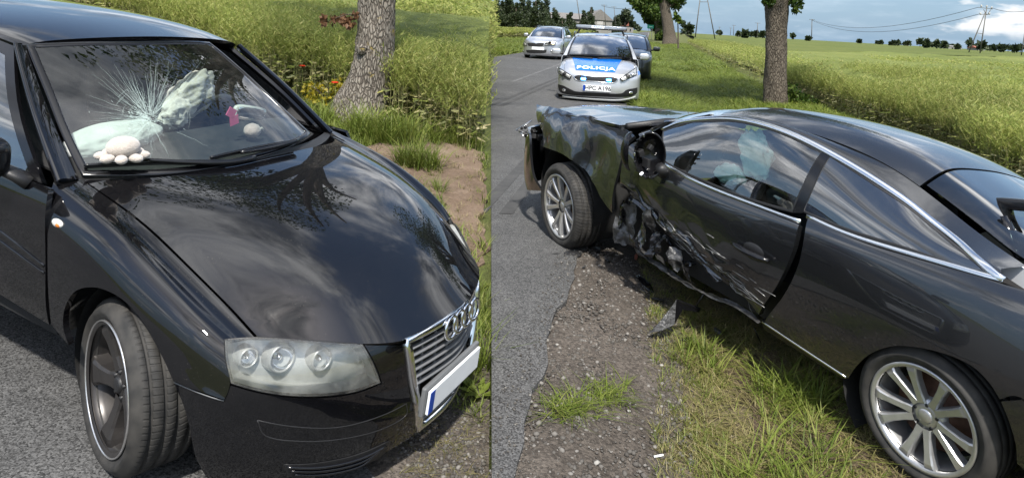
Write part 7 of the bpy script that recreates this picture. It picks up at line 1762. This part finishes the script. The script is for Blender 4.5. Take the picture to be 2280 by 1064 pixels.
    for k, (px, by, w, h) in enumerate(far):
        od = ORD[sorted(r_[0] for r_ in far if sd(r_[0]) == sd(px)).index(px)]
        yd = 420 + 160*math.sin(k*2.3) + (120 if h < 5 else 0); s_ = yd / FPX; b = at_depth(px, by, yd); gz = b[2]; L = []
        for i in range(5): L.append((*at_depth(px + rs.normal(0, w*.4), by - h*(.25 + .5*rs.random()), yd), max(.35*min(w, h), 1.4)*rs.uniform(.8, 1.3)*s_))
        L.append((*at_depth(px, by - h*.65, yd), .35*h*s_)); b[2] = min(gz, 0.2)
        side = 'left of the thick trunk' if px < 1700 else ('near the tall pylon' if px > 2040 else 'right of the thick trunk')
        make_tree('horizon_tree', f'{od} small horizon tree from the left among those {side}', [b, at_depth(px, by - h*.6, yd)], [.9*s_, .5*s_], L, 150, 1.35*max(1, yd/500), 300 + k, f'distant trees {side}', 'bark', 'far_leaves', (), .05, nside=6, flat=1.0)
all_trees()

# ------------------------------------------------------------------ poles, sign, houses
def all_poles():
    def pole(name, label, legs, arms, w=1.6, group=None, cat='pole', yd=250):
        """legs: list of ((px, py) foot, (px, py) head); arms: list of ((px,py),(px,py))"""
        s_ = yd / FPX; f = at_depth(*legs[0][0], yd); g = np.array([f[0], f[1], min(f[2], .5)]); o = empty(name, loc=g); prop(o, label, cat, group)
        for a, b in legs: m = MB(); m.tube([at_depth(*a, yd) - g, at_depth(*b, yd) - g], [w*s_*.62, w*s_*.48], 8); m.build('post', T['pole'], o)
        for a, b in arms: m = MB(); m.tube([at_depth(*a, yd) - g, at_depth(*b, yd) - g], w*s_*.33, 6); m.build('cross_arm', T['pole'], o)
        return o, g
    o, g = pole('power_pole', 'A-frame power pole with cross arms at the far right', [((2157, 117), (2193, 30)), ((2182, 119), (2197, 18))], [((2177, 17), (2210, 21)), ((2174, 74), (2188, 76)), ((2182, 33), (2204, 32)), ((2190, 22), (2197, 34)), ((2206, 22), (2199, 34))], 2.0, 'power poles', yd=130)
    for px, py in ((2185, 14), (2197, 15), (2208, 18), (2183, 31), (2203, 31)):
        c = at_depth(px, py, 130) - g; m = MB(); m.ellipsoid(c, (.16, .16, .26), 8, 6); m.build('insulator', T['concrete'], o)
    o, g = pole('power_pole', 'bare two-legged pole left of the thick trunk', [((1548, 84), (1560, -12)), ((1592, 88), (1573, -12))], [((1557, 5), (1577, 5))], 2.0, 'power poles', yd=120)
    pole('power_pole', 'slanted pole foot at the right edge of the picture', [((2274, 124), (2284, 60))], [((2282, 62), (2290, 62))], 2.0, 'power poles', yd=120)
    for k, (px, by, ty, hw, yd, w, lab) in enumerate(((1807, 88, 43, 6, 260, 1.6, 'single power pole right of the thick trunk'), (1686, 80, 51, 6, 330, 1.3, 'power pole just left of the thick trunk'), (1633, 79, 56, 4, 420, 1.1, 'small far power pole in the field, tallest of a thin row'), (1626, 79, 62, 3, 520, .9, 'tiny far power pole second in a thin row'), (1601, 78, 60, 3, 520, .9, 'tiny far power pole above a round bush'))):
        pole('power_pole', lab, [((px, by), (px + 1, ty))], [((px - hw + 1, ty + 1), (px + hw + 1, ty + 1.5))], w, 'power poles', yd=yd)
    for k, (px, by, ty, hw, yd, w, lab) in enumerate(((1289, 58, -10, 0, 110, 1.7, 'slanted pole above the dark tree row'), (1347, 60, 11, 7, 150, 1.4, 'power pole above the patrol car'), (1369, 60, 15, 6, 170, 1.2, 'power pole right of the one above the patrol car'))):
        pole('power_pole', lab, [((px + (4 if k == 0 else 2), by), (px - (6 if k == 0 else 2), ty))], [((px - hw - 2, ty + 1), (px + hw - 2, ty + 1.5))] if hw else [], w, 'power poles', yd=yd)
    # sagging lines
    def wire(a, b, ya, yb, sag, lab, n=18):
        p, q = at_depth(*a, ya), at_depth(*b, yb); t = np.linspace(0, 1, n)[:, None]; P = p + (q-p)*t; P[:, 2] -= sag*4*(t*(1-t))[:, 0]; m = MB(); m.tube(P, .035 + .00006*ya, 4); prop(m.build('power_line', T['wire'], None), lab, 'wire', 'power lines')
    for (a, b, ya, yb, sag, lab) in (((1808, 45), (2178, 17), 260, 130, 3.5, 'upper wire between the trunk-side pole and the A-frame pole'), ((1808, 46), (2184, 31), 260, 130, 4.0, 'lower wire between the trunk-side pole and the A-frame pole'), ((2208, 18), (2300, 22), 130, 118, .6, 'wire running right from the A-frame pole'), ((1340, 14), (1575, -30), 150, 118, 2.0, 'wire crossing above the patrol car')):
        wire(a, b, ya, yb, sag, lab)
    # green town sign
    yd = 118; g = at_depth(1448, 88, yd); g[2] = 0; o = empty('road_sign', loc=g); prop(o, 'small green sign on two posts beside the far road', 'sign')
    c = at_depth(1448.5, 60, yd) - g; m = MB(); m.box(c, (1.15, .05, .62), None, .02); bd = m.build('board', T['sign_green'], o); m = MB(); m.box(c + np.array([0, -.03, -.02]), (.7, .01, .07)); m.build('text_line', T['white_vinyl'], bd)
    for px in (1445, 1452): a = at_depth(px, 64, yd) - g; m = MB(); m.tube([(a[0], 0, 0), (a[0], a[1]*0, a[2])], .05, 6); m.build('post', T['concrete'], o)
    yd = 105; g = at_depth(1336, 70, yd); g[2] = 0; o = empty('road_sign', loc=g); prop(o, 'back of a grey sign above the patrol car', 'sign'); c = at_depth(1336, 52, yd) - g; m = MB(); m.box(c, (.95, .05, .5), None, .02); m.build('board', T['concrete'], o); m = MB(); m.tube([(0, .05, 0), (0, .05, c[2])], .04, 6); m.build('post', T['concrete'], o)
    # buildings behind the trees
    def house(name, label, px0, px1, by, ey, ry, yd, depth, wall, roof, gable=False):
        a = at_depth(px0, by, yd); b = at_depth(px1, by, yd); he = at_depth(px0, ey, yd)[2]; hr = at_depth(px0, ry, yd)[2]; a[2] = b[2] = 0; o = empty(name, loc=a); prop(o, label, 'building'); W = b[0] - a[0]
        m = MB(); m.box((W/2, depth/2, he/2), (W, depth, he)); m.build('wall', T[wall], o)
        m = MB()
        if gable: P = [(-.4, he), (W/2, hr), (W + .4, he)]; m.prism(P, lambda p: (p[0], -.3, p[1]), lambda p: (p[0], depth + .3, p[1]))
        else: P = [(-.4, he), (depth/2, hr), (depth + .4, he)]; m.prism(P, lambda p: (-.3, p[0], p[1]), lambda p: (W + .3, p[0], p[1]))
        m.build('roof', T[roof], o)
        for k in range(2): q = MB(); q.box((W*(.3 + .4*k), -.02, he*.5), (W*.12, .06, he*.3)); q.build('window', T['gloss_plastic'], o)
        return o
    house('barn', 'long grey-roofed barn behind the dark tree row', 1222, 1306, 62, 40, 26, 175, 14, 'wall_white', 'roof_grey')
    house('barn', 'gabled grey barn above the patrol car', 1308, 1362, 64, 44, 20, 170, 20, 'wall_white', 'roof_grey', True)
    house('house', 'small red-roofed house at the end of the road', 1388, 1410, 68, 58, 48, 230, 9, 'wall_white', 'roof_red', True)
    house('house', 'pale far house below the tall pylon', 2176, 2192, 112, 108, 103, 420, 10, 'wall_white', 'roof_red'); house('house', 'pale far farm building left of the tall pylon', 2112, 2142, 107, 104, 101.5, 520, 12, 'wall_white', 'wall_white')
all_poles()

# ------------------------------------------------------------------ debris on the ground
def debris():
    rs = np.random.default_rng(31)
    def shell(name, label, px, py, size, seed, mat, rz=0, tilt=0.3, zoff=.02, amp=.35, group=None):
        g = on_plane(px, py); z = float(z_right(g[0], g[1])); o = empty(name, loc=(g[0], g[1], z)); prop(o, label, 'debris', group)
        crumple((0, 0, zoff), size, amp, seed, 4, rotm('Z', rz) @ rotm('X', tilt)).build('shard', mat, o); return o
    shell('plastic_fragment', 'broken black bracket lying below the front wheel', 1275, 572, (.075, .05, .018), 3, T['plastic'], .3, .2)
    shell('plastic_fragment', 'thin black splinter left of the broken bracket', 1237, 572, (.045, .011, .008), 4, T['plastic'], .5, 0)
    shell('plastic_fragment', 'grey curved trim strip on the gravel', 1437, 630, (.035, .13, .012), 5, T['gloss_plastic'], .25, .1)
    shell('plastic_fragment', 'small reddish fragment under the crushed sill', 1416, 576, (.012, .022, .03), 6, T['roof_red'], .2, .4)
    shell('plastic_fragment', 'tiny grey chip on the asphalt', 1187, 788, (.018, .012, .006), 7, T['torn'], .2, 0)
    for px, py, sz, sd, mt, lab in ((1330, 560, (.05, .03, .010), 11, 'plastic', 'small black plastic piece beside the front tyre'), (1352, 585, (.03, .02, .008), 12, 'gloss_plastic', 'glossy black chip right of the front tyre'), (1465, 660, (.05, .02, .010), 13, 'plastic', 'black plastic sliver on the grass below the sill'), (1530, 735, (.045, .02, .012), 14, 'gloss_plastic', 'glossy shard right of the bent panel'), (1300, 600, (.018, .014, .006), 15, 'torn', 'tiny grey metal chip on the gravel'), (1600, 720, (.05, .018, .010), 16, 'plastic', 'black fragment in the grass under the door')): shell('plastic_fragment', lab, px, py, sz, sd, T[mt], sd*.7, .25)
    # bent panel
    g = on_plane(1492, 738); z = float(z_right(g[0], g[1])); o = empty('bent_panel', loc=(g[0], g[1], z)); prop(o, 'bent black plastic panel standing on the grass by the door', 'debris')
    def pt(px, py, dy): return at_depth(px, py, g[1] + dy) - np.array([g[0], g[1], z])
    for pts, mt in (([(1444, 742, 0), (1462, 725, 0), (1490, 690, .02), (1506, 668, .03), (1502, 722, .0), (1475, 735, -.02)], 'torn'), ([(1506, 668, .03), (1560, 688, .10), (1556, 695, .10), (1520, 690, .05), (1502, 722, 0)], 'gloss_plastic')):
        V = np.array([pt(*p) for p in pts]); n = len(V); V = np.concatenate([V, V + np.array([.004, .008, .004])]); mobj('sheet', V, [tuple(range(n)), tuple(range(n, 2*n))[::-1]] + [(i, (i+1) % n, n+(i+1) % n, n+i) for i in range(n)], T[mt], o, False)
    m = MB(); m.tube([pt(1568, 640, .16), pt(1566, 655, .15), pt(1550, 680, .12)], [.006, .01, .012], 6, flat=.4); m.build('strap', T['gloss_plastic'], o)
    g2 = on_plane(1683, 745); z2 = float(z_right(g2[0], g2[1])); o = empty('trim_strip', loc=(g2[0], g2[1], z2)); prop(o, 'short bent trim strip hanging below the sill', 'debris'); V = [at_depth(px, py, g2[1] - .02) - np.array([g2[0], g2[1], z2]) for px, py in ((1678, 728), (1686, 745), (1692, 760))]; m = MB(); m.tube(V, [.006, .012, .012], 6, flat=.35); m.build('strip', T['gloss_plastic'], o)
    g3 = on_plane(1470, 970); o = empty('cigarette_end', loc=(g3[0], g3[1], float(z_right(g3[0], g3[1])) + .012)); prop(o, 'white cigarette end on the gravel', 'litter'); m = MB(); m.tube([(-.02, -.004, 0), (.02, .005, .004)], .0045, 8); m.build('paper', T['white_vinyl'], o)
    for k, (px, py, s) in enumerate(((1475, 785, .012), (1402, 888, .009), (1240, 770, .010), (1330, 1010, .014))):
        g4 = on_plane(px, py); V, F, _ = STONE[k]; o = mobj('stone', V*s*1.1, [tuple(f) for f in F], T['chalk'], None, True); o.location = (g4[0], g4[1], float(z_right(g4[0], g4[1])) + .008); prop(o, ['white stone at the edge of the grass', 'pale stone in the middle of the gravel', 'pale stone at the asphalt edge', 'pale stone low on the shoulder'][k], 'stone', 'pale stones on the shoulder')
debris()
